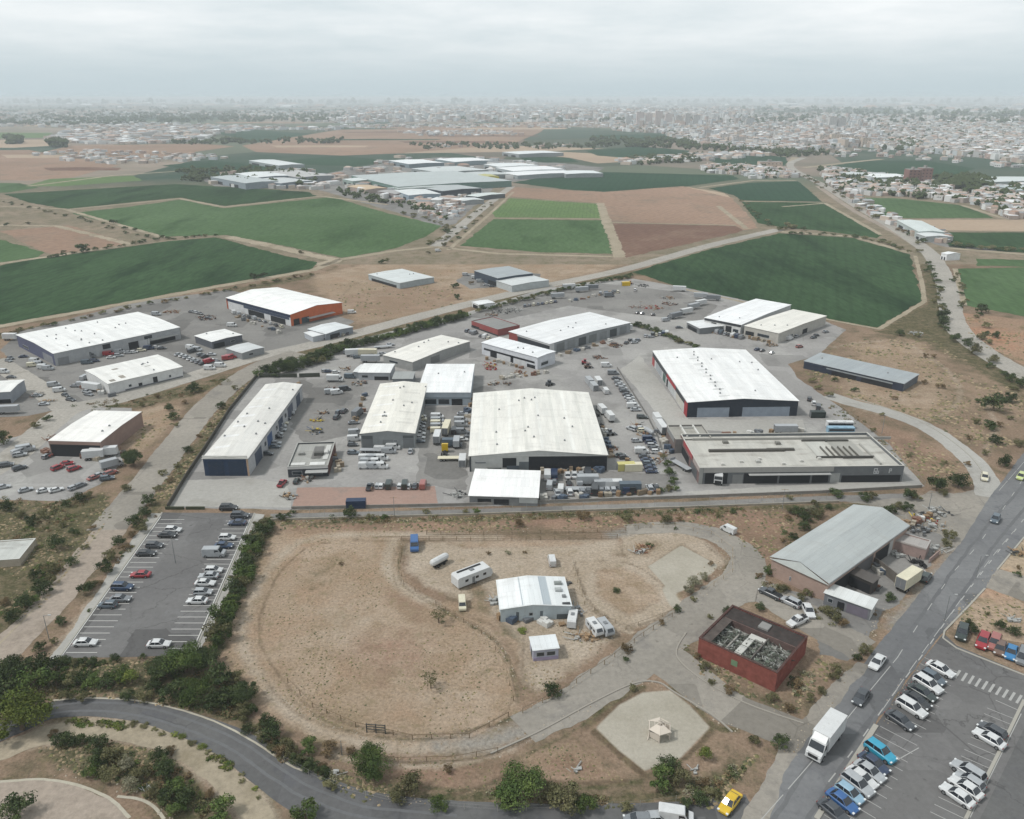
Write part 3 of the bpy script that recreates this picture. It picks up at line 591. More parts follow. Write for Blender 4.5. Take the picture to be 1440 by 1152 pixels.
sheet('yard', 'yard_dark', [(1058, 836), (1075, 815), (1130, 838), (1240, 860), (1215, 905), (1190, 930), (1150, 920), (1153, 900)], 3, ragged=1)
sheet('yard', 'yard_dark', [(1175, 775), (1255, 735), (1330, 752), (1310, 790), (1262, 850), (1238, 860), (1150, 825)], 2.8, ragged=.8)
# service strip along the southern boundary of the estate
sheet('pavement', 'yard_dark', [(380, 723), (640, 717), (960, 706), (1180, 697), (1290, 694), (1290, 702), (1180, 706), (960, 714), (640, 725), (380, 732)], 3.2, ragged=.25)

# ---- roads ---------------------------------------------------------------------------------
ribbon('road', 'pale_road', [(-60, 545), (0, 500), (-10, 507), (45, 540), (100, 578)][2:], 9, 4, .4)
ribbon('road', 'pale_road', [(-60, 690), (20, 640), (60, 605), (100, 576), (170, 560), (260, 533), (350, 505), (400, 494), (460, 480), (560, 453), (660, 427.5), (760, 404), (880, 378.5), (1000, 345), (1095, 323)], 10, 4.2, .35)
ribbon('road', 'old_asphalt', [(150, 745), (205, 680), (245, 628), (285, 578), (330, 538), (372, 512), (420, 496)], 9.5, 4.6, .5)
ribbon('road', 'gravel_lane', [(-60, 985), (0, 920), (60, 860), (110, 800), (160, 738), (205, 680)], 8.0, 4.3, .5)
ribbon('kerb', 'track', [(-40, 968), (14, 910), (70, 852), (122, 790), (166, 732)], .5, 4.5, .15, shift=2.7)
ribbon('road', 'pale_road', [(1460, 536), (1400, 505), (1362, 478), (1342, 455), (1336, 430), (1330, 400), (1318, 372), (1300, 350), (1250, 316), (1205, 290), (1160, 262), (1118, 240), (1112, 230), (1130, 222)], 11, 4.6, .4)
ribbon('road', 'dirt', [(0, 0)] * 2, 1, 1) if False else None
ribbon('road', 'gravel_lane', [(1150, 262), (1200, 296), (1255, 325), (1300, 352)], 6, 4.1, 1.0)
ribbon('road', 'yard_dark', [(1165, 258), (1230, 290), (1290, 325), (1330, 345), (1400, 352)], 10, 2.3, 2)
sheet('road', 'old_asphalt', [(1190, 706), (1290, 700), (1310, 690), (1340, 694), (1374, 688), (1382, 668), (1400, 672), (1400, 740), (1345, 778), (1318, 745), (1300, 722), (1240, 712)], 4.2, ragged=.6)
ribbon('road', 'pale_concrete', [(1392, 700), (1385, 672), (1358, 640), (1310, 605), (1255, 582), (1195, 566), (1165, 556)], 7, 4.6, .4)
MAIN_L = [(1030, 1210), (1100, 1072), (1160, 1000), (1215, 932), (1265, 870), (1318, 803), (1350, 765), (1386, 708), (1440, 636), (1540, 540)]
MAIN_R = [(1640, 560), (1500, 670), (1440, 756), (1402, 802), (1385, 828), (1326, 890), (1298, 925), (1230, 1020), (1148, 1150), (1120, 1210)]
sheet('road', 'main_asphalt', MAIN_L + MAIN_R, 5, ragged=.25)
sheet('road', 'old_asphalt', [(1060, 1210), (1112, 1072), (1170, 1000), (1222, 935), (1205, 930), (1150, 985), (1090, 1065), (1010, 1210)], 5.2, ragged=.5)
sheet('road', 'old_asphalt', [(1402, 800), (1440, 810), (1520, 840), (1520, 860), (1440, 846), (1385, 826)], 5.3, ragged=.3)
# estate loop and its branch
ribbon('road', 'old_asphalt', [(735, 1026), (800, 993), (872, 945), (940, 895), (1000, 850), (1042, 815), (1050, 785), (1015, 757), (960, 742), (880, 745)], lambda t: 7 + 2.4 * min(1, t * 4) - 5.0 * max(0, (t - .62) / .38), 4.6, .7)
ribbon('road', 'old_asphalt', [(915, 915), (960, 945), (1010, 985), (1060, 1010), (1130, 1035)], lambda t: 10 - 2.5 * t, 4.7, .35)
ribbon('road', 'old_asphalt', [(1030, 832), (1070, 832), (1120, 860), (1180, 895), (1215, 915)], 9, 4.8, .5)
# lower left asphalt lane, sandy path, gravel circle
ribbon('road', 'dark_asphalt', [(-40, 1048), (20, 1022), (75, 999), (140, 994), (210, 1003), (275, 1023), (335, 1050), (385, 1085), (440, 1118), (520, 1143), (640, 1155), (800, 1158), (960, 1152), (1060, 1140)], lambda t: 4.8 + 2.8 * min(1, max(0, (t - .25) * 4)) - 1.5 * max(0, (t - .6) / .4), 5, .15)
ribbon('kerb', 'pale_gravel', [(75, 985), (140, 982), (212, 989), (285, 1008), (345, 1036), (398, 1070), (425, 1084)], .35, 5.3, .12)
ribbon('dirt_track', 'track', [(-40, 1072), (40, 1042), (100, 1028), (170, 1027), (235, 1043), (285, 1070), (325, 1104), (355, 1135), (370, 1170)], 4.3, 4.4, .5)
sheet('dirt_track', 'gravel_lane', [(-60, 1105), (0, 1100), (55, 1097), (105, 1105), (150, 1124), (178, 1150), (190, 1200), (-60, 1200)], 4.3, ragged=.4, smooth=True)
ribbon('dirt_track', 'pale_gravel', [(-20, 1101), (55, 1096), (108, 1104), (152, 1122), (182, 1150)], .5, 4.6, .15)
ribbon('dirt_track', 'pale_gravel', [(165, 1120), (205, 1128), (232, 1152)], .5, 4.6, .15)
# paddocks
sheet('ground', 'dry_soil', [(1350, 832), (1400, 826), (1440, 850), (1500, 860), (1500, 960), (1440, 905), (1340, 885)], 4.9, ragged=.3)
sheet('ground', 'dry_field', [(1405, 800), (1440, 758), (1500, 690), (1500, 835), (1440, 812)], 4.9, ragged=.3)
# grass strip beside the striped car park
sheet('pavement', 'pale_concrete', [(62, 940), (212, 722), (232, 722), (88, 926), (88, 940)], 3.2, ragged=.5)
sheet('parking_lot', 'lot_asphalt', [(84, 926), (230, 721), (358, 722), (345, 750), (290, 880), (272, 922)], 4.4, ragged=.15)
sheet('pavement', 'pale_concrete', [(358, 722), (372, 724), (300, 880), (278, 922), (268, 922), (288, 880), (345, 750)], 4.2, ragged=.3)
sheet('parking_lot', 'lot_asphalt', [(1122, 1210), (1150, 1150), (1231, 1021), (1299, 926), (1327, 891), (1345, 908), (1440, 948), (1560, 1000), (1560, 1210)], 5.2)
sheet('road', 'dark_asphalt', [(1352, 1210), (1378, 1152), (1418, 1070), (1450, 1004), (1520, 1020), (1520, 1100), (1450, 1210)], 5.5)

# ---- kerbs: real steps ---------------------------------------------------------------------
plain('kerb_stone', C('a5a299'), .8)
plain('old_kerb', C('98938a'), .9)
def kerb(pts, w_=.35, h=.13, smooth=True, mat='kerb_stone'):
    q = px2w(pts)
    if smooth: q = catmull(q, False, 6)
    L, R_ = offset_line(q, w_); m_ = MB()
    rings = [[(l[0], l[1], 0), (l[0], l[1], h + zl(4, l[1])), (r[0], r[1], h + zl(4, r[1])), (r[0], r[1], 0)] for l, r in zip(L, R_)]
    m_.loft(rings)
    for i, f in enumerate(m_.f): pass
    o = m_.build('kerb', MATS[mat]); o['kind'] = 'structure'; return o
kerb([(1440, 756), (1402, 802)], smooth=False)
kerb([(1385, 828), (1360, 855), (1328, 888), (1326, 898), (1345, 912), (1390, 930), (1440, 950)], smooth=False)
kerb([(1232, 1020), (1186, 1092), (1148, 1152)], .8, smooth=False)
kerb([(1440, 985), (1404, 1060), (1358, 1152)], .5, smooth=False)
kerb([(1385, 668), (1358, 636), (1308, 600), (1255, 577), (1200, 560)], .3)
kerb([(965, 890), (952, 912), (956, 930), (990, 958), (1050, 990), (1130, 1018)], .3, mat='old_kerb')
kerb([(690, 1060), (760, 1028), (830, 990), (890, 962), (925, 960), (950, 975), (1000, 1005), (1030, 1030)], .3, mat='old_kerb')
kerb([(82, 927), (228, 721)], .3, .12, False)
kerb([(272, 922), (290, 880), (345, 752), (358, 722)], .3, .12, False)

# ---- painted lines -------------------------------------------------------------------------
def stripe(m_, a, b, w_=.14, lv=6.0):
    a = P(*a).xy; b = P(*b).xy; d = (b - a)
    if d.length < .01: return
    n = Vector((-d.y, d.x)).normalized() * w_ / 2
    m_.quad(*[(p.x, p.y, zl(lv, p.y)) for p in (a - n, b - n, b + n, a + n)])
def dashes(m_, pts, on, off, w_=.15, lv=6.0):
    q = resample(catmull(px2w(pts), False, 8), False, .3); t = 0
    L, R_ = offset_line(q, w_)
    for i in range(len(q) - 1):
        s = hypot(q[i + 1][0] - q[i][0], q[i + 1][1] - q[i][1])
        if off == 0 or (t % (on + off)) < on:
            m_.quad(*[(p[0], p[1], zl(lv, p[1])) for p in (R_[i], R_[i + 1], L[i + 1], L[i])])
        t += s
for k_, (sh_) in enumerate((1.0, -3.0)):
    ribbon('road', 'wheel_wear', [(1070, 1200), (1140, 1090), (1200, 1010), (1262, 925), (1325, 838), (1380, 760), (1440, 690), (1500, 620)], .7, 5.4, .25, shift=sh_)
for sh_ in (1.0, -1.0):
    ribbon('road', 'wheel_wear', [(20, 1022), (75, 999), (140, 994), (210, 1003), (275, 1023), (335, 1050), (385, 1085), (440, 1118), (520, 1143), (640, 1155)], .5, 5.4, .2, shift=sh_)
lm = MB()
def lerp(a, b, t): return (a[0] + (b[0] - a[0]) * t, a[1] + (b[1] - a[1]) * t)
# left lot: bay lines run sideways from both edges
A0, A1 = (88, 922), (228, 727); B0, B1 = (266, 922), (352, 728)
def bays(pa, pb, sgn, n, length_px0, length_px1):
    wa, wb = P(*pa), P(*pb)
    for i in range(n):
        p = wa.lerp(wb, i / (n - 1)); q = p + Vector((sgn * 6.0, .0, 0)) 
        d = (q - p).xy.normalized(); nrm = Vector((-d.y, d.x)) * .07
        lm.quad(*[(v.x, v.y, zl(6, v.y)) for v in (p.xy - nrm, q.xy - nrm, q.xy + nrm, p.xy + nrm)])
bays((93, 918), (226, 731), 1, 27, 0, 0); bays((271, 912), (351, 733), -1, 26, 0, 0)
stripe(lm, (86, 924), (226, 727), .2); stripe(lm, (273, 910), (352, 730), .2)
o = lm.build('lane_marking', MATS['line_paint']); o['kind'] = 'structure'
lm = MB()
# main road centre and edge lines
dashes(lm, [(1000, 1230), (1080, 1142), (1160, 1050), (1200, 1000), (1262, 925)], 9, 1.5, .14)
dashes(lm, [(1165, 1100), (1200, 1055), (1250, 985), (1298, 920), (1340, 860), (1385, 800), (1440, 730)], 2.2, 4.5, .2)
dashes(lm, [(1262, 925), (1300, 865), (1340, 806), (1380, 760), (1440, 672)], 3, 7, .15)
dashes(lm, [(1240, 1000), (1280, 942), (1330, 873), (1390, 790), (1425, 748)], 4, 3, .13)
dashes(lm, [(1405, 690), (1440, 650)], 8, 1, .12)
# right-hand lot: crossing and bay lines
for i in range(13):
    x = 1346 + i * 9.6; y = 948 + i * 3.9
    stripe(lm, (x + 4, y - 5), (x - 3, y + 6), .42)
def slant(p0, p1, n, vec, w_=.12):
    a, b = P(*p0), P(*p1)
    for i in range(n):
        p = a.lerp(b, i / (n - 1)); q = p + Vector(vec)
        d = (q - p).xy.normalized(); nrm = Vector((-d.y, d.x)) * w_ / 2
        lm.quad(*[(v.x, v.y, zl(6, v.y)) for v in (p.xy - nrm, q.xy - nrm, q.xy + nrm, p.xy + nrm)])
def vecpx(a, b): v = P(*b) - P(*a); return (v.x, v.y, 0)
slant((1300, 925), (1130, 1190), 24, vecpx((1240, 1025), (1292, 1052)))
slant((1388, 996), (1290, 1175), 20, vecpx((1388, 998), (1428, 1014)))
stripe(lm, (1292, 1052), (1262, 1069), .15); stripe(lm, (1432, 1004), (1360, 1150), .2); stripe(lm, (1436, 1004), (1364, 1150), .15)
stripe(lm, (1400, 985), (1434, 1000), .15); stripe(lm, (1232, 1024), (1150, 1150), .15)
o = lm.build('lane_marking', MATS['worn_line']); o['kind'] = 'structure'
# ================================================================== BUILDINGS
obj_mat('sheet_wall', .6, .3, 0, .16, .5, rib=(2.2, 2.2, 0), dirt=C('6f6557'), dirtamt=.35)
obj_mat('plain_wall', .8, .2, 0, .18, .6, dirt=C('5f564a'), dirtamt=.4)
obj_mat('trim_paint', .6, .3, 0, .08, 1)
obj_mat('roller_slats', .5, .3, 0, .1, .5, rib=(0, 0, 0))
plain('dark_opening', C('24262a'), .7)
plain('window_glass', C('2d353c'), .15, .6)
plain('window_frame', C('a5a8aa'), .5)
plain('galvanised', C('8e9293'), .4, .5, .3)
def roof_mat(name, dirt, amt, rough=.5):
    m, t, b = newmat(name, rough, .3)
    oi = N(t, 'ShaderNodeObjectInfo'); tc = N(t, 'ShaderNodeTexCoord'); v = tc.outputs['Object']
    # sheets: long bands along Y of slightly different age
    a = nz(t, v, 1.0, 2, .5, st=(.45, .05, .2)); c = mixc(t, 1.0, oi.outputs['Color'], N_rgb(t, ramp(t, a, .35, .65, .9, 1.03)), 'MULTIPLY')
    a2 = nz(t, v, 1.0, 5, .65, st=(.12, .35, .2), off=(4, 9, 1)); c = mixc(t, ramp(t, a2, .52, .78, 0, amt), c, dirt)
    a3 = nz(t, v, 1.3, 5, .7, off=(7, 2, 2)); c = mixc(t, ramp(t, a3, .6, .8, 0, amt * .8), c, dirt)
    br = N(t, 'ShaderNodeTexBrick', i_Scale=1.0, i_Mortar_Size=.02, i_Brick_Width=1.1, i_Row_Height=5.5)
    br.inputs['Color1'].default_value = (1, 1, 1, 1); br.inputs['Color2'].default_value = (.91, .92, .93, 1); br.inputs['Mortar'].default_value = (.66, .66, .66, 1)
    t.links.new(v, br.inputs['Vector']); c = mixc(t, .8, c, mixc(t, 1.0, c, br.outputs[0], 'MULTIPLY'))
    t.links.new(c, b.inputs['Base Color'])
    wv = N(t, 'ShaderNodeTexWave', wave_profile='SIN', i_Scale=1.3); wv.bands_direction = 'X'; t.links.new(v, wv.inputs['Vector'])
    bp = N(t, 'ShaderNodeBump', i_Strength=.25, i_Distance=.05); t.links.new(wv.outputs[1], bp.inputs['Height']); t.links.new(bp.outputs[0], b.inputs['Normal'])
roof_mat('roof_sheet', C('959189'), .32)
roof_mat('flat_roof', C('7f7a72'), .75, .9)

class Bld: pass
def bld(name, label, A, B, Cc, h, roof='gable', ridge='v', rh=.9, wall='a5a7a6', wallmat='sheet_wall', roofc='e6e6e2', sides=None, feats=(), top=(), cat='warehouse', over=.25, split=.5, maxd=None, group=None, noroof=False, parapet=.5, vents=0):
    a, b, c = P(A[0], A[1], h), P(B[0], B[1], h), P(Cc[0], Cc[1], h)
    u = (b - a).xy; W_ = u.length; u.normalize(); vv = Vector((-u.y, u.x)); D_ = (c - b).xy.dot(vv)
    if maxd: D_ = min(D_, maxd)
    r = empty(name, (a.x, a.y, 0), atan2(u.y, u.x)); tag(r, label, cat, group)
    s = Bld(); s.r, s.w, s.d, s.h = r, W_, D_, h
    rx = W_ * split
    def rz(x, y):
        if roof == 'gable': 
            q = x / rx if (ridge == 'v' and x < rx) else ((W_ - x) / (W_ - rx) if ridge == 'v' else 1 - abs(y / D_ * 2 - 1)); return h + rh * max(-.1, q)
        if roof == 'mono': return h + rh * (y / D_ if ridge == 'u' else x / W_)
        return h - parapet
    s.rz = rz
    sides = sides or {}
    cols = {k: sides.get(k, wall) for k in 'fblr'}
    def wallpoly(k):
        pts = {'f': [(0, 0), (W_, 0)], 'r': [(W_, 0), (W_, D_)], 'b': [(W_, D_), (0, D_)], 'l': [(0, D_), (0, 0)]}[k]
        (x0, y0), (x1, y1) = pts
        if roof == 'flat': return [(x0, y0, 0), (x1, y1, 0), (x1, y1, h), (x0, y0, h)]
        t0, t1 = rz(x0, y0), rz(x1, y1); q = [(x0, y0, 0), (x1, y1, 0), (x1, y1, t1)]
        if roof == 'gable' and ridge == 'v' and k in 'fb': q.append((rx, y0, h + rh))
        if roof == 'gable' and ridge == 'u' and k in 'lr': q.append((x0, D_ / 2, h + rh))
        return q + [(x0, y0, t0)]
    byc = {}
    for k in 'fblr': byc.setdefault(cols[k], []).append(k)
    for col, ks in byc.items():
        m_ = MB()
        for k in ks: m_.quad(*wallpoly(k))
        if roof == 'flat' and col == byc.keys().__iter__().__next__():
            t_ = .3
            for (x0, y0), (x1, y1) in (((t_, t_), (W_ - t_, t_)), ((W_ - t_, t_), (W_ - t_, D_ - t_)), ((W_ - t_, D_ - t_), (t_, D_ - t_)), ((t_, D_ - t_), (t_, t_))):
                m_.quad((x1, y1, h - parapet), (x0, y0, h - parapet), (x0, y0, h), (x1, y1, h))
        m_.build('wall', MATS[wallmat], r, hexc(col, KEXP / 1.3))
    if roof == 'flat' and not noroof:
        t_ = .3; m_ = MB()
        m_.box(-.04, -.04, h, W_ + .04, t_, h + .06); m_.box(-.04, D_ - t_, h, W_ + .04, D_ + .04, h + .06)
        m_.box(-.04, t_, h, t_, D_ - t_, h + .06); m_.box(W_ - t_, t_, h, W_ + .04, D_ - t_, h + .06)
        m_.build('parapet_cap', MATS['trim_paint'], r, C(roofc))
        m_ = MB(); m_.quad((t_, t_, h - parapet), (W_ - t_, t_, h - parapet), (W_ - t_, D_ - t_, h - parapet), (t_, D_ - t_, h - parapet))
        s.roof = m_.build('roof', MATS['flat_roof'], r, C(roofc))
    elif not noroof:
        m_ = MB(); o_ = over; th = .1
        if roof == 'gable' and ridge == 'v': xs = [(-o_, h - rh * o_ / rx), (rx, h + rh), (W_ + o_, h - rh * o_ / (W_ - rx))]; ax = 0
        elif roof == 'gable': xs = [(-o_, h - rh * o_ * 2 / D_), (D_ / 2, h + rh), (D_ + o_, h - rh * o_ * 2 / D_)]; ax = 1
        elif ridge == 'u': xs = [(-o_, h), (D_ + o_, h + rh)]; ax = 1
        else: xs = [(-o_, h), (W_ + o_, h + rh)]; ax = 0
        prof = [(x, z + .02) for x, z in xs] + [(x, z + .02 + th) for x, z in reversed(xs)]
        e0, e1 = (-o_, (D_ if ax == 0 else W_) + o_)
        if ax == 0: m_.loft([[(x, e1, z) for x, z in prof], [(x, e0, z) for x, z in prof]])
        else: m_.loft([[(e0, x, z) for x, z in prof], [(e1, x, z) for x, z in prof]])
        s.roof = m_.build('roof', MATS['roof_sheet'], r, C(roofc))
    for ft in feats:
        kind, k, f0, f1, z0, z1 = ft[:6]; col = ft[6] if len(ft) > 6 else None
        L_ = W_ if k in 'fb' else D_; x0, x1 = sorted((f0 * L_, f1 * L_))
        def bx(m_, a0, a1, q0, q1, p0, p1):
            if k == 'f': m_.box(a0, -p1, q0, a1, -p0, q1)
            if k == 'b': m_.box(a0, D_ + p0, q0, a1, D_ + p1, q1)
            if k == 'l': m_.box(-p1, a0, q0, -p0, a1, q1)
            if k == 'r': m_.box(W_ + p0, a0, q0, W_ + p1, a1, q1)
        m_ = MB()
        if kind == 'door': bx(m_, x0, x1, z0 + .02, z1, .0, .07); o = m_.build('door', MATS['sheet_wall'], r, C(col or '6a7078'))
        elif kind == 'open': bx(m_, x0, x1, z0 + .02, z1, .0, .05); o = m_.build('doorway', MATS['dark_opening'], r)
        elif kind == 'panel': bx(m_, x0, x1, z0 + .02, z1, .0, .04); o = m_.build('wall_panel', MATS['sheet_wall'], r, C(col))
        elif kind == 'fascia': bx(m_, x0, x1, z0, z1, .0, .12); o = m_.build('fascia', MATS['trim_paint'], r, C(col))
        elif kind == 'window':
            bx(m_, x0, x1, z0, z1, .0, .06); o = m_.build('window', MATS['window_frame'], r)
            m2 = MB(); bx(m2, x0 + .12, x1 - .12, z0 + .12, z1 - .12, .06, .08); m2.build('pane', MATS['window_glass'], o)
        elif kind == 'canopy':
            bx(m_, x0, x1, z1 - .15, z1, .0, col or 1.5); o = m_.build('canopy', MATS['trim_paint'], r, C('a9aaa8'))
    for tp in top:
        kind, fx, fy = tp[:3]; x, y = fx * W_, fy * D_; z = rz(x, y) + .12
        m_ = MB()
        if kind == 'vent': m_.bar((x, y, z - .2), (x, y, z + .45), .22, .22, 8); m_.bar((x, y, z + .45), (x, y, z + .6), .38, .1, 8); m_.build('roof_vent', MATS['galvanised'], r)
        elif kind == 'unit':
            w_, d_, h_ = tp[3:6]; m_.box(x, y, z - .3, x + w_, y + d_, z + h_); m_.box(x + .15, y + .15, z + h_, x + w_ - .15, y + d_ - .15, z + h_ + .1); m_.build('roof_unit', MATS['trim_paint'], r, C(tp[6] if len(tp) > 6 else '9a9c9c'))
        elif kind == 'patch':
            x1, y1 = tp[3] * W_, tp[4] * D_
            q = [(x, y), (x1, y), (x1, y1), (x, y1)]
            m_.quad(*[(p, q_, rz(p, q_) + .14) for p, q_ in q]); m_.build('roof_panel', MATS['roof_sheet'], r, C(tp[5]))
    rnd = random.Random(name + label)
    for i in range(vents):
        x, y = rnd.uniform(.08, .92) * W_, rnd.uniform(.08, .92) * D_; z = rz(x, y) + .1; m_ = MB()
        m_.box(x - .25, y - .25, z - .1, x + .25, y + .25, z + .3); m_.bar((x, y, z + .3), (x, y, z + .55), .3, .12, 8); m_.build('roof_vent', MATS['galvanised'], r)
    # gutters and downpipes on the larger sheds
    if roof == 'gable' and ridge == 'v' and h > 3.5:
        for x in (-over - .12, W_ + over):
            m_ = MB(); zz = h - rh * over / rx
            m_.box(x, -over, zz - .16, x + .12, D_ + over, zz + .01); m_.build('gutter', MATS['trim_paint'], r, C('8c8e8e'))
    return s
DK = '2f3236'
# ---- west block
b = bld('warehouse', 'long white roofed warehouse with grey front and dark blue end wall beside the green field', (75, 497.5), (252.5, 460.5), (191, 439.5), 5.2, ridge='u', rh=.6, wall='9b9d9f', sides={'l': '4c5068'}, roofc='f2f2ef', vents=16,
    feats=[('open', 'f', .36, .42, 2.6, 4.6), ('open', 'f', .56, .64, 0, 3.2), ('panel', 'f', .65, .71, 0, 3, 'c9cacb'), ('window', 'f', .69, .76, 3.0, 4.6), ('open', 'f', .73, .95, 0.2, 1.8), ('canopy', 'f', .74, .97, 0, 2.6, 1.6), ('panel', 'f', .02, .1, 0, 3, '8b8d90'), ('door', 'l', .05, .3, 0, 3.4, '8f9196'), ('window', 'l', .7, .86, 1, 2.2), ('fascia', 'r', 0, 1, 0, 5.1, '3a3d42')])
b = bld('warehouse', 'white flat looking shed with plain white walls in front of the long warehouse', (152, 540), (256, 516), (220, 499.5), 4.0, ridge='u', rh=.4, wall='c9cac9', roofc='eeede8', vents=4,
    feats=[('open', 'f', .38, .43, .5, 1.6), ('open', 'f', .58, .64, 0, 2.6), ('window', 'f', .25, .29, 1, 2), ('window', 'f', .8, .83, 1, 2), ('fascia', 'f', .2, .99, 0, .5, '6d7074')], top=[('patch', .2, .1, .27, .25, '9c9488'), ('patch', .62, .4, .7, .6, '8f897f'), ('patch', .25, .6, .33, .7, 'a09a90'), ('patch', .05, .05, .12, .15, '8f897f')])
b = bld('garage', 'open fronted garage with brown side wall and bright white roof', (68, 620), (141, 622), (181, 579), 5.0, ridge='u', rh=.35, wall='8b756c', roofc='f6f4ef', vents=2, cat='garage', over=.1,
    feats=[('open', 'f', .02, .98, 0, 3.9), ('fascia', 'f', 0, 1, 4.0, 4.95, '9b8379'), ('panel', 'f', .0, .02, 0, 4, '8b756c'), ('panel', 'f', .3, .33, 0, 3.9, '77665f'), ('panel', 'f', .62, .65, 0, 3.9, '77665f')])
b = bld('warehouse', 'white roofed warehouse with orange end wall and dark blue front', (318, 419), (408, 442.7), (484, 426.5), 5.6, ridge='u', rh=1.6, wall='c2c3c4', sides={'r': 'b8623c'}, roofc='fafaf7', cat='warehouse',
    feats=[('fascia', 'f', .0, 1, 4.2, 5.5, '2c3750'), ('fascia', 'f', .0, .02, 0, 5.6, 'a8573a'), ('open', 'f', .35, .6, 0, 2.7), ('open', 'f', .7, .92, 0, 2.7), ('panel', 'f', .28, .98, 2.8, 4.1, '404b60'), ('open', 'r', .05, .16, 0, 3), ('door', 'r', .2, .34, 0, 2.9, '46545a'), ('canopy', 'r', .3, .8, 0, 2.3, 2.5)])
b = bld('workshop', 'small dark walled workshop with white roof between the western car rows', (274, 472.5), (298, 481), (338, 470.5), 3.2, ridge='u', rh=.3, wall='55585f', roofc='efefec', cat='workshop', vents=2, feats=[('open', 'r', .05, .4, 0, 2.2), ('window', 'r', .6, .75, 1, 2)])
b = bld('shed', 'low grey shed with pale roof beside the small dark workshop', (318, 490), (340, 497), (368, 488), 2.8, ridge='u', rh=.3, wall='85888a', roofc='cfd2d2', cat='shed', feats=[('window', 'r', .3, .5, 1, 2)])
b = bld('shed', 'small grey shed with curved looking white roof at the road bend', (433, 463), (458, 470), (492, 459), 3.0, ridge='u', rh=.5, wall='7f858c', roofc='dfe3e4', cat='shed', feats=[('open', 'r', .15, .5, 0, 2.2)])
b = bld('shed', 'pale grey box shed left of the curved roof shed by the road bend', (428, 468), (440, 474), (458, 468), 2.4, ridge='u', rh=.2, wall='a5aab0', roofc='e2e4e4', cat='shed')
b = bld('workshop', 'grey workshop cut by the left edge of the view', (-80, 556), (14, 551), (4, 536), 4.2, ridge='u', rh=.4, wall='8a8f96', roofc='eeeeea', cat='workshop', feats=[('open', 'f', .6, .98, 0, 1.5)])
b = bld('shed', 'low slab roofed building on the bare lot at the left edge', (-60, 792), (27, 786), (54, 757), 1.9, roof='flat', wall='a59c8e', roofc='c6c8c3', cat='building', wallmat='plain_wall', parapet=.15, feats=[('fascia', 'r', 0, 1, 0, .4, '8d8577')])
# ---- long shed with the blue front
b = bld('warehouse', 'long narrow shed with blue front wall and pale grey roof', (285, 645), (348, 645), (403, 541), 5.4, rh=.8, wall='a9aaac', roofc='e2e0da', vents=9, top=[('patch', .08, .1 + i * .13, .44, .125 + i * .13, 'ececea') for i in range(7)],
    sides={'f': '24364f'}, feats=[('fascia', 'f', -.005, 1.0, 5.3, 6.35, 'e8e6e0'), ('door', 'f', .1, .45, 0, 4.6, '27384f'), ('door', 'f', .55, .9, 0, 4.6, '27384f'), ('fascia', 'f', .965, 1.005, 0, 5.2, 'b79c86'),
    ('door', 'r', .1, .2, 0, 4, '4a5568'), ('door', 'r', .3, .38, 0, 4, '46618a'), ('window', 'r', .25, .28, 2, 3.5), ('door', 'r', .5, .58, 0, 4, '4a5568'), ('window', 'r', .45, .48, 2, 3.5), ('door', 'r', .68, .78, 0, 4, '596070'), ('window', 'r', .62, .65, 2, 3.5), ('door', 'r', .86, .94, 0, 4, '4a5568')])
b = bld('office_building', 'small flat roofed office with patched roof and black front near the red paving', (404, 657), (461, 655), (472, 621), 3.3, roof='flat', wall='3e4146', sides={'r': '5b3f39', 'l': '8a8c8c', 'b': '8a8c8c'}, roofc='a3a39e', cat='office', parapet=.4, wallmat='plain_wall',
    feats=[('fascia', 'f', .0, 1, 2.6, 3.2, 'c9c9c6'), ('window', 'f', .1, .35, .8, 2), ('window', 'f', .55, .85, .8, 2), ('canopy', 'f', .45, 1, 0, 2.2, 2)],
    top=[('patch', .5, .35, .75, .85, '6d6b68'), ('patch', .05, .1, .4, .2, 'd4d4d0'), ('patch', .52, .08, .9, .2, 'e0e0dc'), ('unit', .56, .45, 2.6, 1.6, .8, '5d5c58'), ('unit', .8, .5, 1.2, 2.2, .6, 'c7c7c3'), ('unit', .15, .5, 1.6, 1.2, .5, '8f8f8b'), ('patch', .8, .3, .93, .9, 'cfcfca')])
b = bld('warehouse', 'cream roofed shed with grey gable front and ribbed walls west of the big hall', (507, 610), (583, 609.5), (588, 540), 5.0, rh=.9, wall='85898a', roofc='ece9df', vents=10, top=[('patch', .1, .1 + i * .2, .42, .13 + i * .2, 'f4f3ee') for i in range(5)] + [('patch', .6, .15 + i * .2, .92, .18 + i * .2, 'dedbd2') for i in range(4)],
    feats=[('door', 'f', .02, .22, 0, 3.2, '74787a'), ('panel', 'f', .02, .22, 3.2, 4.3, '5f6466'), ('panel', 'f', .78, .98, 3.4, 4.3, '5f6466'), ('door', 'f', .78, .98, 0, 3.3, '797d7f'), ('window', 'f', .6, .68, 2.3, 2.8), ('door', 'f', .4, .6, 0, 3, '7e8283')])
b = bld('warehouse', 'bright white roofed hall with glazed blue ground floor behind the alley', (588, 552), (661, 552), (660, 512.5), 4.8, ridge='u', rh=.3, wall='9fa9b1', roofc='f4f5f4', vents=3,
    feats=[('window', 'f', .1, .35, .4, 2.4), ('window', 'f', .38, .6, .4, 2.4), ('open', 'f', .64, .85, 0, 2.4), ('fascia', 'f', 0, 1, 2.6, 3.0, '7c8890')])
b = bld('warehouse', 'cream roofed shed set askew beside the hedge north of the yard', (539, 499.5), (580, 509.5), (674, 483), 3.8, ridge='u', rh=.6, wall='8f908e', roofc='ece9e1', vents=6, feats=[('window', 'f', .2, .5, 1.5, 2.5), ('door', 'r', .3, .45, 0, 3, '7a7c7c')])
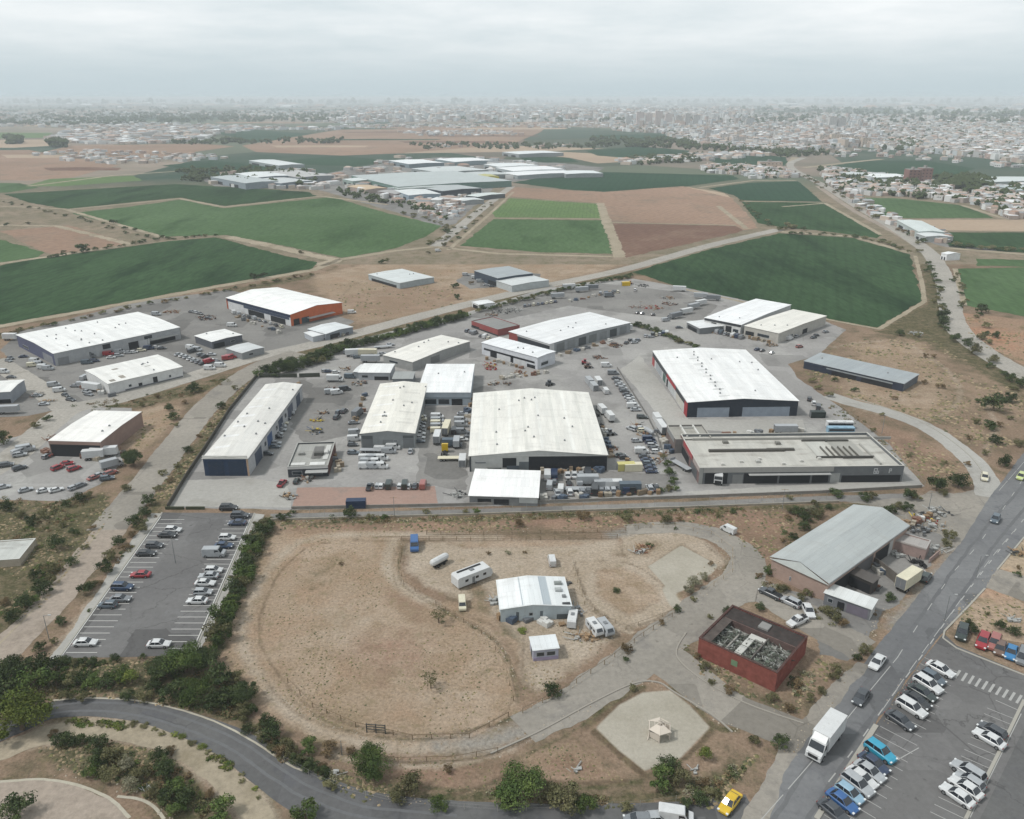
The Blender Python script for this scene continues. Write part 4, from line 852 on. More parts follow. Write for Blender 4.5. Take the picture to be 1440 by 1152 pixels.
b = bld('warehouse', 'white walled shed with dark doorway band facing the inner yard', (677.5, 482), (756, 503), (777, 493.5), 5.0, ridge='u', rh=.25, wall='c0c3c8', roofc='f0f2f3', vents=3,
    feats=[('open', 'f', .04, .95, 2.2, 3.0), ('open', 'f', .16, .28, 0, 2.4), ('panel', 'f', .29, .52, 0, 2.3, 'dadcdd'), ('open', 'f', .53, .58, 0, 2.3), ('panel', 'f', .6, .8, 0, 2.2, 'd2d4d5'), ('open', 'f', .82, .96, 0, 1.4), ('window', 'r', .2, .6, 1, 2.4)])
b = bld('warehouse', 'wide white roofed warehouse with grey panelled side north of the inner yard', (716, 466.5), (773, 484), (873, 450.5), 4.4, ridge='u', rh=.7, wall='8b8f91', sides={'f': '2f3238'}, roofc='eceded', vents=6,
    feats=[('fascia', 'f', 0, .22, 0, 4.3, '8f4a45'), ('fascia', 'f', .2, 1, 3.6, 4.3, 'c5c6c6')] + [('door', 'r', .08 + i * .13, .17 + i * .13, 0, 3.6, c) for i, c in enumerate(['7b7f80', '8e9294', '505558', '7b7f80', '8e9294', '4c5154', '868a8c'])] + [('fascia', 'r', .0, .05, 0, 4.3, 'd0d1d1')])
b = bld('workshop', 'low building with dark red walls and grey roof behind the cream shed', (663, 451), (700, 463.5), (725, 455), 3.2, roof='flat', wall='8a4a48', roofc='8f8f8d', cat='workshop', parapet=.3, feats=[('open', 'f', .0, .3, 0, 1.2), ('fascia', 'f', 0, 1, 0, .7, '3c3d40')])
b = bld('shed', 'small white flat shed behind the parked trailers by the hedge', (504, 524), (548, 524.5), (549, 512), 3.0, ridge='u', rh=.2, wall='a2a6aa', roofc='eff0ee', cat='shed', feats=[('open', 'f', .5, .95, 0, 1.5), ('window', 'f', .1, .3, 1, 2)])
b = bld('shed', 'tiny grey lean-to joined to the small white flat shed', (497, 523), (506, 523.5), (508, 513), 2.6, ridge='u', rh=.2, wall='8f9498', roofc='dfe1e0', cat='shed')
b = bld('shed', 'grey link shed between small white shed and bright hall', (552, 533), (580, 533), (582, 523), 2.6, ridge='u', rh=.2, wall='7d8184', roofc='9ea19f', cat='shed')
# ---- the big hall
b = bld('hall', 'huge cream roofed hall with black panel on the right of its front', (660, 641.5), (854, 640), (817, 552.5), 4.9, rh=1.6, wall='b2b3b0', roofc='eceae2', vents=14, cat='hall', top=[('patch', .06 + .115 * i, .02, .085 + .115 * i, .98, ('f2f1ea', 'e0dfd7')[i % 2]) for i in range(8)],
    feats=[('panel', 'f', .43, 1.0, 0, 4.6, '23262c'), ('open', 'f', .24, .34, 1.2, 4.2), ('door', 'f', .27, .36, 0, 1.8, '5d666e'), ('panel', 'f', .36, .43, 0, 3, '6f7679'), ('fascia', 'f', 0, .012, 0, 5, '3d4146'), ('window', 'f', .04, .12, 2.6, 3.0), ('panel', 'f', .13, .23, 0, 1.2, '6d7370'), ('fascia', 'f', 0, 1, 4.7, 4.95, 'c2c2be'), ('door', 'l', .2, .3, 0, 3.5, '6d7174'), ('door', 'l', .6, .7, 0, 3.5, '6d7174')])
b = bld('canopy_shed', 'bright white flat roofed shed standing before the big hall front', (660, 697), (756, 700), (748, 662.5), 2.6, ridge='u', rh=.25, wall='77797a', roofc='fbfbf9', cat='shed', over=.3,
    feats=[('open', 'f', .12, .32, .2, 1.8), ('open', 'f', .36, .58, .2, 1.8), ('panel', 'f', .6, .72, 0, 1.9, '8e9090'), ('panel', 'f', .73, 1, .9, 2.6, 'c9ccc9')])
# ---- white hall with the red band
b = bld('warehouse', 'large white roofed warehouse with red and black banded side and navy front', (967.5, 566), (1123, 564), (1041, 492.5), 5.4, rh=1.1, wall='8d9298', sides={'f': '242c38', 'r': '2a313c', 'l': 'b5b6b6'}, roofc='f2f2f0', vents=6,
    feats=[('panel', 'f', .09, .38, 0, 3.4, '98a3b0'), ('panel', 'f', .5, .93, 0, 3.4, '98a3b0'), ('fascia', 'l', 0, .07, 0, 5.3, '9c2f38'), ('fascia', 'l', .07, .3, 3.3, 5.3, '3a3c40'), ('fascia', 'l', .3, .55, 3.3, 5.3, 'a3343c'), ('fascia', 'l', .55, 1, 3.3, 5.3, '44474a'), ('fascia', 'l', .93, 1, 0, 3.3, 'a84a4c'), ('panel', 'l', .1, .28, .2, 3.2, 'c9c6bd'), ('panel', 'l', .34, .5, .2, 3.2, 'bfc3c4'), ('open', 'l', .51, .55, 0, 3), ('panel', 'l', .58, .66, .2, 3, '4d6a62'), ('panel', 'l', .7, .88, .2, 3, 'a9aeb3'), ('panel', 'f', .38, .5, 3.5, 5.2, '2b3340')],
    top=[('vent', .33 + .02 * (i % 2) + i * .004, .1 + i * .062) for i in range(14)] + [('patch', .3, .05 + i * .12, .4, .065 + i * .12, 'cfcfcd') for i in range(7)])
b = bld('warehouse', 'white roofed half of the paired warehouses beside the northern field', (991, 447), (1042, 457), (1104, 427.5), 5.0, ridge='u', rh=.35, wall='b0b2b3', roofc='f6f7f7', sides={'f': 'c2c2c0'}, vents=2,
    feats=[('fascia', 'f', 0, 1, 3.9, 4.9, '3a3c40'), ('open', 'f', .2, .34, 0, 3.6), ('panel', 'f', .38, .52, 0, 3.4, 'dcdcd9'), ('open', 'f', .6, .76, .6, 3.4), ('window', 'f', .8, .95, 1, 2.6)])
b = bld('warehouse', 'cream roofed half of the paired warehouses with side parking', (1047, 458.5), (1095, 469), (1152, 442.5), 4.6, ridge='u', rh=.35, wall='a9a69f', roofc='ebe8df', vents=3,
    feats=[('open', 'f', .05, .3, .8, 2.6), ('window', 'f', .4, .75, 1.4, 2.8), ('window', 'r', .2, .3, 1, 2), ('open', 'r', .5, .6, 0, 2.2)])
b = bld('shed', 'low white roofed lean-to left of the paired warehouses', (966, 453), (984, 462), (1003, 446.5), 2.8, ridge='u', rh=.2, wall='6f7274', roofc='e6e8e8', cat='shed', feats=[('open', 'f', .1, .8, 0, 1.8)])
# ---- L block with the long flat roof
b = bld('depot', 'long flat roofed depot with grey parapet and dark shopfront facing the boundary strip', (984, 658), (1272, 655), (1219, 608), 5.0, roof='flat', wall='65686a', sides={'l': '6c5a58', 'b': '8e8e8c', 'r': '8f8f8d'}, roofc='c2c0b8', cat='depot', parapet=.8, wallmat='plain_wall',
    feats=[('open', 'f', .03, .14, 0, 3.3), ('open', 'f', .22, .385, 0, 3.2), ('open', 'f', .395, .545, 0, 3.2), ('open', 'f', .555, .635, 0, 3.2), ('panel', 'f', .165, .215, 0, 2.8, '8b8d8c'), ('panel', 'f', .645, .69, 0, 2.9, 'a7a9a7'), ('open', 'f', .7, .99, 0, 2.2), ('fascia', 'f', .02, .655, 3.5, 4.9, 'a3a29e'), ('canopy', 'f', .24, .64, 0, 3.1, 1.2), ('fascia', 'f', 0, .018, 0, 4.9, '9b9c99'),
           ('fascia', 'l', .35, .8, 3.6, 4.95, 'a84d50'), ('fascia', 'l', 0, .3, 3.6, 4.9, 'a89e99'), ('open', 'l', .5, .95, 0, 2.6), ('door', 'l', .1, .4, 0, 3, '5a5d60')],
    top=[('unit', .1, .5, 22, 1.0, .5, '57544e'), ('unit', .40, .52, 8, 1.0, .45, '5b5852'), ('unit', .62, .3, 8, .5, .35, '4f4d49'), ('unit', .62, .8, 8, .5, .35, '5f5d58'), ('patch', .63, .34, .72, .78, 'c4c3bb'), ('patch', .75, .3, .88, .8, 'a5a39b'), ('unit', .75, .28, 9, .6, .5, '4d4b47'), ('unit', .74, .78, 7, .6, .4, '55534e'), ('unit', .9, .1, .5, 14, .4, 'a9a8a2'), ('unit', .05, .86, 60, .4, .5, 'a3a19b'), ('unit', .3, .18, 1.2, 1.2, .5, 'b7b7b2'), ('unit', .2, .75, 1.6, 1.2, .5, '7d7b75'), ('unit', .47, .7, 1.4, 1.4, .6, '85837d')] + [('unit', .68 + .03 * i, .3, .25, 7, .55, '6a6862') for i in range(6)] + [('unit', .12 + .1 * i, .12 + .07 * (i % 3), .9, .7, .45, 'cfcec8') for i in range(6)])
dep = b
# pale lettering on the right end of the depot front
def glyphs(parent, strokes, x0, z0, s_, y, col='c9cacc', name='sign_lettering'):
    m_ = MB()
    for (xa, za, xb, zb) in strokes:
        t_ = .12; xa, xb = sorted((x0 + xa * s_, x0 + xb * s_)); za, zb = sorted((z0 + za * s_, z0 + zb * s_))
        m_.box(xa - t_, y - .05, za - t_, xb + t_, y, zb + t_)
    return m_.build(name, MATS['trim_paint'], parent, C(col))
glyphs(dep.r, [(0, 0, 0, 2), (0, 2, .7, 2), (0, 1, .7, 1), (.7, 0, .7, 1), (0, 0, .7, 0), (1.1, 0, 1.1, 2), (1.1, 1, 1.7, 1), (1.7, 0, 1.7, 1), (1.1, 0, 1.7, 0)], dep.w * .855, 2.7, .75, -.02)
glyphs(dep.r, [(0, 0, 0, 1.6), (0, 1.6, .7, 1.6), (.7, .8, .7, 1.6), (0, .8, .7, .8)], dep.w * .93, 2.9, .75, -.02)
b = bld('depot_wing', 'low flat rear wing of the depot with open framed roof and striped side wall', (950, 618), (1002, 617), (978, 597), 4.6, roof='flat', wall='7b7876', sides={'l': '6b605c'}, roofc='a3a199', cat='depot', parapet=.5, wallmat='plain_wall', feats=[('fascia', 'l', .1, .9, 3, 4.5, '8d8f8e')],
    top=[('unit', .35, .2, .5, 9, .4, 'd2d2cd'), ('unit', .7, .2, .5, 9, .4, 'd2d2cd'), ('unit', .35, .8, 4, .5, .4, 'c2c2bd')])
b = bld('long_shed', 'long low dark walled shed standing alone on the dry ground', (1131, 508), (1271, 540), (1292.5, 527.5), 3.0, ridge='u', roof='mono', rh=.25, wall='2c3342', sides={'r': '5a5f66'}, roofc='a2a9ac', cat='shed', vents=2,
    feats=[('panel', 'f', .24, .9, 1.9, 2.4, '9aa1a4'), ('fascia', 'f', .0, .2, 2.3, 2.9, '3c4557'), ('open', 'f', .3, .55, 0, 1.8), ('open', 'f', .6, .9, 0, 1.8)])
# ---- south-east warehouse and its walled yard
b = bld('warehouse', 'grey gabled warehouse with pinkish walls beside the main road', (1086, 783), (1165, 819), (1255.5, 731), 4.8, rh=1.9, wall='9c877c', roofc='b3b8b7', over=.35,
    feats=[('open', 'r', .08, .3, .1, 3.4), ('panel', 'r', .32, .55, .1, 3.6, '6a6a6c'), ('open', 'r', .58, .8, .1, 3.4), ('window', 'f', .35, .38, 1, 2)])
m_ = MB(); m_.loft([[(-.3, y, 4.35), (b.w + .3, y, 4.35), (b.w * .5, y, 6.62)] for y in (-.3, -.42)][::-1]); m_.build('gable_panel', MATS['trim_paint'], b.r, C('d3d9d6'))
b = bld('shed', 'long white roofed lean-to with dark open bays south of the grey gabled warehouse', (1160, 834), (1225, 857), (1236, 846), 2.8, roof='mono', ridge='u', rh=.2, wall='6f7175', sides={'r': 'b9bab8'}, roofc='d9dcda', cat='shed', feats=[('open', 'f', .3, .45, .1, 2), ('panel', 'f', .5, .95, .2, 2.3, '7a7480'), ('window', 'f', .08, .2, 1, 2)])
b = bld('annex', 'pinkish flat roofed annex at the back of the scrap yard', (1251, 757), (1303, 772), (1313, 761), 3.0, roof='flat', wall='927f79', roofc='a8a4a0', cat='annex', parapet=.25, wallmat='plain_wall', feats=[('fascia', 'f', 0, 1, 2.7, 2.95, 'b3aba4')])
b = bld('annex', 'small white cube room against the grey gabled warehouse', (1242, 760), (1252, 763.5), (1260, 752), 3.6, roof='flat', wall='a9a9a7', roofc='c4c4c1', cat='annex', parapet=.2, wallmat='plain_wall')
b = bld('garage', 'dark roofed car port inside the walled scrap yard', (1191, 804), (1227, 820), (1233, 812), 3.0, roof='mono', ridge='u', rh=.2, wall='3a3634', roofc='55504c', cat='carport', feats=[('open', 'f', .05, .95, 0, 2.3)])
# red brick shell
def brick():
    h = 4.2; a, b_, c = P(983, 897, h), P(1093, 947, h), P(1153, 902, h)
    u = (b_ - a).xy; W_ = u.length; u.normalize(); vv = Vector((-u.y, u.x)); D_ = (c - b_).xy.dot(vv)
    r = empty('brick_building', (a.x, a.y, 0), atan2(u.y, u.x)); tag(r, 'burnt out red walled building with open roof and rubble inside', 'ruin')
    obj_mat('brick_red', .9, .1, 0, .35, .8, dirt=C('6e4a42'), dirtamt=.7)
    def wall(x0, y0, x1, y1, z1, col='8c544b', nm='wall', z0=0):
        q = MB(); q.box(x0, y0, z0, x1, y1, z1); return q.build(nm, MATS['brick_red'], r, C(col))
    t_ = .3; D1 = D_ * .68
    wall(0, 0, W_, t_, h); wall(0, t_, t_, D_ - t_, h); wall(W_ - t_, t_, W_, D_ - t_, h); wall(0, D_ - t_, W_, D_, h)
    wall(t_, D1, W_ - t_, D1 + .25, h - .25, '6b5a56', 'inner_wall')
    wall(W_ * .62, t_, W_ * .62 + .2, D1, 3.4, '77726e', 'inner_wall'); wall(W_ * .3, t_, W_ * .3 + .3, D1 * .75, 3.3, '9a9791', 'inner_wall')
    q = MB(); q.box(t_, D1 + .25, h - .32, W_ - t_, D_ - t_, h - .18); q.build('roof', MATS['brick_red'], r, C('45403e'))
    q = MB(); q.box(t_ + .05, .35, h - .3, 2.2, D1 - .05, h - .15); q.build('roof', MATS['brick_red'], r, C('5b5450'))
    for (x0, y0, x1, y1) in ((-.06, -.06, W_ + .06, t_ + .04), (-.06, D_ - t_ - .04, W_ + .06, D_ + .06), (-.06, t_ + .04, t_ + .04, D_ - t_ - .04), (W_ - t_ - .04, t_ + .04, W_ + .06, D_ - t_ - .04)):
        q = MB(); q.box(x0, y0, h, x1, y1, h + .1); q.build('wall_coping', MATS['brick_red'], r, C('5a4642'))
    rnd = random.Random(5); q = MB(); q.box(t_, t_, 2.3, W_ - t_, D1, 2.45); q.build('added_floor_slab', MATS['flat_roof'], r, C('9a9a94'))  # slab added high up so the walls shade the interior less
    q = MB()
    for i in range(420):     # broken joists, sheets and rubble on the added slab
        x, y = rnd.uniform(.6, W_ - .8), rnd.uniform(.6, D1 - .4); a_ = rnd.uniform(0, pi); l = rnd.uniform(.3, 1.6)
        q.bar((x, y, rnd.uniform(2.5, 3.2)), (x + l * cos(a_), y + l * sin(a_), rnd.uniform(2.5, 3.5)), rnd.uniform(.03, .12), n=4, mi=rnd.choice((0, 0, 1, 2)))
    for i in range(240):
        x, y = rnd.uniform(.6, W_ - 1.6), rnd.uniform(.6, D1 - 1); s_ = rnd.uniform(.2, .9)
        q.box(x, y, 2.46, x + s_, y + s_ * .7, rnd.uniform(2.6, 3.1), mi=rnd.choice((0, 0, 1, 2)))
    q.build('rubble', [plain('char', C('55564f'), .9), plain('ash', C('a5a7a2'), .9), plain('rust_green', C('6b7468'), .9)], r)
    q = MB(); q.box(W_ * .42, 1.0, 3.0, W_ * .42 + 1.3, D1 - .6, 3.3); q.box(W_ * .42, D1 - 1.7, 3.0, W_ * .62, D1 - .5, 3.31); q.build('duct', MATS['trim_paint'], r, C('c1c1bb'))
    q = MB(); q.box(W_ * .45, D1 + 1, h - .18, W_ * .45 + 2.0, D_ - 1.4, h + .2); q.build('roof_hatch', MATS['trim_paint'], r, C('8a8986'))
    q = MB(); q.box(W_ * .44, -.05, 1.6, W_ * .52, 0, 2.8); q.build('wall_panel', MATS['trim_paint'], r, C('6f8a6c'))
    for i in range(6):
        q = MB(); q.bar((t_, D1 * (.12 + .14 * i), h - .3), (W_ - t_, D1 * (.12 + .14 * i), h - .3), .07, n=4)
        if i % 2 == 0: q.build('beam', MATS['char'], r)
brick()
b = bld('barn', 'metal barn with white and bluish roof sheets standing in the paddock', (704, 857), (803, 852), (793, 812.5), 3.1, rh=.75, split=.45, wall='aab4b8', roofc='e6eaea', cat='barn',
    top=[('patch', .31, 0, .62, 1, 'a9b3ba'), ('patch', .62, 0, .72, 1, 'b6bfc4'), ('patch', .0, 0, .3, 1, 'eef0f0'), ('unit', .9, .25, .8, .8, .3, '85888a'), ('unit', .83, .7, 1.6, 1.0, .35, '8f9492'), ('unit', .82, .45, 1.4, 1.2, .3, 'a9adad'), ('unit', .88, .02, 1.6, .5, .2, '55585a')],
    feats=[('door', 'f', .22, .26, 0, 2.2, '646d72'), ('door', 'f', .56, .6, 0, 2.2, '646d72'), ('door', 'f', .8, .99, 0, 1.2, '5f6669'), ('window', 'f', .4, .46, 1.2, 2)])
b = bld('kiosk', 'small kiosk with white roof and pale violet counter front', (750, 915), (785.5, 911.5), (783, 894), 2.4, ridge='u', roof='mono', rh=.15, wall='a0a2b0', roofc='dfe3e4', cat='kiosk', over=.2,
    feats=[('window', 'f', .12, .45, .9, 1.9), ('window', 'f', .52, .88, .9, 1.9), ('fascia', 'f', 0, 1, 0, .7, '9f95ad'), ('door', 'l', .3, .6, 0, 2, '5c6066')])
# ---- middle distance
b = bld('warehouse', 'low wide flat warehouse alone on the bare ground beyond the main lane', (518, 386), (562, 398.5), (600, 387.5), 3.2, ridge='u', rh=.3, wall='9aa3a6', roofc='d5dad9', vents=3, feats=[('open', 'f', .1, .9, 0, 1.5)])
b = bld('warehouse', 'dark blue fronted warehouse beside white annex beyond the main lane', (667, 381), (700, 391.5), (737, 381), 5.0, ridge='u', rh=.3, wall='39434f', roofc='a4abae', feats=[('open', 'f', .6, .95, 0, 2.5)])
b = bld('annex', 'white roofed annex joined to the dark blue fronted warehouse', (698, 395), (720, 402), (754, 389), 3.6, ridge='u', rh=.4, wall='aab0b1', roofc='d2d6d5', cat='annex')
b = bld('shed', 'small white open shed beside the main lane hedge', (664, 425), (674, 429), (686, 422), 2.6, ridge='u', rh=.2, wall='d5d7d6', roofc='e6e8e8', cat='shed', feats=[('open', 'f', .1, .8, 0, 1.8)])
# ---- northern industrial area
FAR = [  # A, B, C, h, roof, wall, label
 ((494, 247), (560, 263), (700, 251), 7, 'b9c1c0', '5f7a72', 'vast pale grey plant roof in the middle of the northern industrial area'),
 ((482, 252), (496, 255), (520, 249), 6, 'd6dcda', '8a9a94', 'pale shed at the west corner of the vast plant roof'),
 ((543, 258), (560, 266), (620, 258), 6, 'b4bbb8', '9caaa5', 'grey green hall standing before the vast plant roof'),
 ((580, 262), (622, 269), (651, 261), 6, 'b2b8b8', '3a4048', 'grey roofed hall with black walls near the pale lane'),
 ((555, 268), (575, 275), (598, 266), 6, 'dfe3e2', '8494a0', 'white roofed shed with bluish front left of the black walled hall'),
 ((530, 269), (556, 273), (562, 268), 5, 'a9a6a4', '857c7a', 'brownish shed between the field edge and the bluish fronted shed'),
 ((655, 275), (672, 277), (686, 270), 4, 'd4dbd8', '50555a', 'small open sided white roof nearest the pale lane'),
 ((637, 280), (650, 283), (658, 276), 4, 'd6dad9', '8b8f90', 'small white shed left of the open sided white roof'),
 ((547, 226), (575, 231), (612, 227), 6, 'f0f3f3', '6f7d84', 'white arched roof at the northwest of the industrial area'),
 ((612, 224), (640, 228), (674, 223), 6, 'f2f5f5', '7c8c92', 'bright white hall north of the vast plant roof'),
 ((578, 237), (620, 243), (670, 237), 5, 'cdd3d2', '848b8c', 'long pale hall behind the vast plant roof'),
 ((640, 244), (665, 248), (700, 242), 5, 'c3c9c8', '7a8080', 'grey hall right of the vast plant roof'),
 ((697, 236), (722, 241), (770, 234), 6, 'f4f6f6', '98a0a2', 'brilliant white long hall on the east side of the industrial area'),
 ((680, 231), (702, 235), (740, 230), 6, 'e9eded', '8c9496', 'white hall just behind the brilliant long hall'),
 ((705, 243), (728, 247), (782, 238), 5, 'f1f3f3', '8e9698', 'white long hall in front of the brilliant long hall'),
 ((783, 241), (796, 245), (826, 238), 5, 'e6ebeb', '8a9092', 'pale shed next to the teal field corner'),
 ((706, 214), (730, 217), (776, 213), 6, 'e6eaea', '8a9092', 'thin white roof beside the far tan strip'),
 ((296, 249), (345, 258), (380, 253), 7, 'b9c0c0', '858f96', 'grey warehouse at the west end of the industrial area'),
 ((330, 244), (360, 250), (398, 244), 7, 'e4e8e8', '78828a', 'white roofed warehouse above the western grey one'),
 ((372, 242), (420, 250), (450, 244), 7, 'bcbab8', '7e8488', 'brownish grey warehouse east of the western white roofed one'),
 ((355, 253), (395, 258), (420, 252), 6, 'c6caca', '6e7880', 'low pale warehouse facing the dark green field'),
 ((350, 226), (392, 233), (420, 230), 5, 'dde2e2', '8e9698', 'thin pale hall behind the dark teal field strip'),
 ((1262, 310), (1292, 326), (1323, 324), 5, 'd3dbd8', 'a4aeac', 'pale greenhouse roof beside the eastern lane'),
 ((1288, 328), (1302, 333), (1326, 329), 4, 'd8dcdb', '9a9f9f', 'low white shed in front of the eastern greenhouse'),
 ((1205, 245), (1232, 250), (1275, 247), 6, 'eef2f1', 'a0aaa8', 'white greenhouse strip left of the brick tower block'),
 ((1180, 243), (1196, 246), (1214, 243), 6, 'c9cfce', '8f9796', 'grey greenhouse west of the white greenhouse strip'),
 ((1358, 250), (1400, 256), (1460, 249), 6, 'd5dcda', '9aa4a2', 'long pale greenhouse north of the eastern village'),
 ((1398, 261), (1430, 268), (1470, 258), 6, 'b7c1c1', '8f9a9a', 'bluish greenhouse roof at the right edge'),
 ((1324, 356), (1332, 358), (1338, 354), 4, 'eceeee', 'd8dadb', 'small white house beside the eastern lane bend'),
]
for (A_, B_, C_, h_, rc, wc, lb) in FAR:
    bld('warehouse', lb, A_, B_, C_, h_, ridge='u', rh=.8, wall=wc, roofc=rc, cat='greenhouse' if 'greenhouse' in lb else ('house' if 'house' == lb.split()[2] else 'warehouse'), feats=[('open', 'f', .1, .35, 0, h_ * .5), ('open', 'f', .55, .8, 0, h_ * .5)])
bld('shed', 'yellow walled shed amid the northern industrial area', (672, 246), (682, 249), (690, 245), 6, wall='b8ad3c', roofc='b9b46a', cat='shed', ridge='u')
bld('shed', 'orange roofed market shed left of the vast plant roof', (488, 262), (515, 267), (530, 262), 4, wall='a0928a', roofc='c8ae8c', cat='shed', ridge='u')
# tower blocks and apartment slabs
def tower(x0, x1, yb, yt, col, label, name='apartment_block', depth=14, bays=6, cat='apartment block'):
    a, b_ = P(x0, yb), P(x1, yb); dist = b_.y; hh = CAMZ - (CAMZ) * (yt - HOR) / (yb - HOR) if yb > HOR else 20
    hh = CAMZ * (1 - (tan(PIT + atan((yt - 576) / F)) / tan(PIT + atan((yb - 576) / F))))
    W_ = (b_ - a).length; r = empty(name, a, atan2((b_ - a).y, (b_ - a).x)); tag(r, label, cat)
    wl = MB(); wl.box(0, 0, 0, W_, depth, hh, bottom=False)
    q = MB(); q.box(.3, .3, hh, W_ - .3, depth - .3, hh + .5); q.box(W_ * .4, depth * .3, hh + .5, W_ * .55, depth * .7, hh + 3); q.build('roof', MATS['plain_wall'], r, C('9c9894'))
    nf = max(2, int(hh / 3.2)); nb = max(3, int(W_ / 5))
    q = wl
    for i in range(nf):
        for j in range(nb):
            x = W_ * (j + .25) / nb; q.box(x, -.1, i * hh / nf + 1.1, x + W_ / nb * .3, 0, i * hh / nf + 2.1, mi=1, bottom=False)
    q.build('wall', [MATS['plain_wall'], MATS['window_glass']], r, C(col))
tower(1276, 1293, 259, 239, '8c6a63', 'left half of the brick red tower block beyond the eastern village')
tower(1294, 1309, 259, 237, '93716a', 'right half of the brick red tower block beyond the eastern village')
for i, (x0, x1, yb, yt, c) in enumerate([(1152, 1167, 202, 190, 'cfc2b5'), (1168, 1183, 203, 189, 'd3c5b4'), (1184, 1199, 203, 191, 'cdb9a6'), (1196, 1212, 206, 193, 'd3c6b6'), (1212, 1224, 207, 194, 'c8b8a8'), (1130, 1150, 210, 201, 'cfc8c2'), (1012, 1026, 202, 189, 'd2ccc6'), (1030, 1046, 205, 193, 'cdc7c2'), (1046, 1056, 204, 194, 'd6d0c8'), (990, 1000, 196, 183, 'b9b9b8'), (1165, 1176, 183, 165, 'c9c6c2'), (1178, 1188, 183, 166, 'c4c1be'), (895, 905, 178, 158, 'd8c8c4'), (908, 917, 178, 160, 'dacdc8'), (921, 931, 179, 157, 'd8c9c4'), (935, 945, 178, 160, 'dcd0cc'), (1063, 1066, 199, 188, '6d6f70'), (950, 958, 179, 163, 'c8c2be'), (963, 970, 180, 160, 'c1bdba'), (975, 984, 180, 162, 'c9c7c4'), (1068, 1100, 236, 228, 'd0bcab'), (880, 888, 176, 163, 'c9c9c8'), (1052, 1060, 178, 166, 'b9bcc0')]):
    rows = ['apartment block of the eastern town']
    pos = 'topped at the skyline' if yb < 185 else 'in the middle of the town'
    cname = {'cfc2b5': 'beige', 'd3c5b4': 'sandy', 'cdb9a6': 'tan', 'd3c6b6': 'cream', 'c8b8a8': 'brownish'}.get(c, 'pale')
    tower(x0, x1, yb, yt, c, '%s %s, %s from the left of the tall ones' % (cname, 'block ' + pos, ORD[1 + sorted(range(23), key=lambda k: [1152, 1168, 1184, 1196, 1212, 1130, 1012, 1030, 1046, 990, 1165, 1178, 895, 908, 921, 935, 1063, 950, 963, 975, 1068, 880, 1052][k]).index(i)]))
# ================================================================== VEHICLES
def vmat():
    m, t, b = newmat('car_paint', .32, .5)
    oi = N(t, 'ShaderNodeObjectInfo'); tc = N(t, 'ShaderNodeTexCoord')
    c = mixc(t, 1.0, oi.outputs['Color'], N_rgb(t, ramp(t, nz(t, tc.outputs['Object'], 1.3, 3, .6), .3, .7, .86, 1.04)), 'MULTIPLY')
    t.links.new(c, b.inputs['Base Color']); b.inputs['Coat Weight'].default_value = .4
vmat()
obj_mat('cargo_panel', .5, .3, 0, .1, .7, dirt=C('8b867c'), dirtamt=.4)
plain('glass_dark', C('262c33'), .12, .7); plain('tyre', C('232324'), .9); plain('rim', C('9a9c9e'), .35, .5, .6)
plain('lamp_white', C('dfe2e2'), .2, .6); plain('lamp_red', C('8a2a26'), .3, .5); plain('under', C('2b2c2e'), .9)
plain('steel', C('84878a'), .5, .4, .3); plain('timber', C('9b8266'), .9); plain('scrap_dark', C('4e4f4f'), .9); plain('scrap_light', C('a7a8a5'), .8)
plain('rust', C('7d5a48'), .95); plain('blue_tarp', C('3e5a80'), .8); plain('yellow_paint', C('c9b03a'), .5); plain('red_paint', C('9b3a36'), .6)
def wheel(x, y, r=.32, w_=.2):
    a = MB(); s = 1 if y > 0 else -1
    a.bar((x, y - s * w_, r), (x, y, r), r, n=12)
    b = MB(); b.bar((x, y, r), (x, y + s * .02, r), r * .6, n=8)
    return a, b
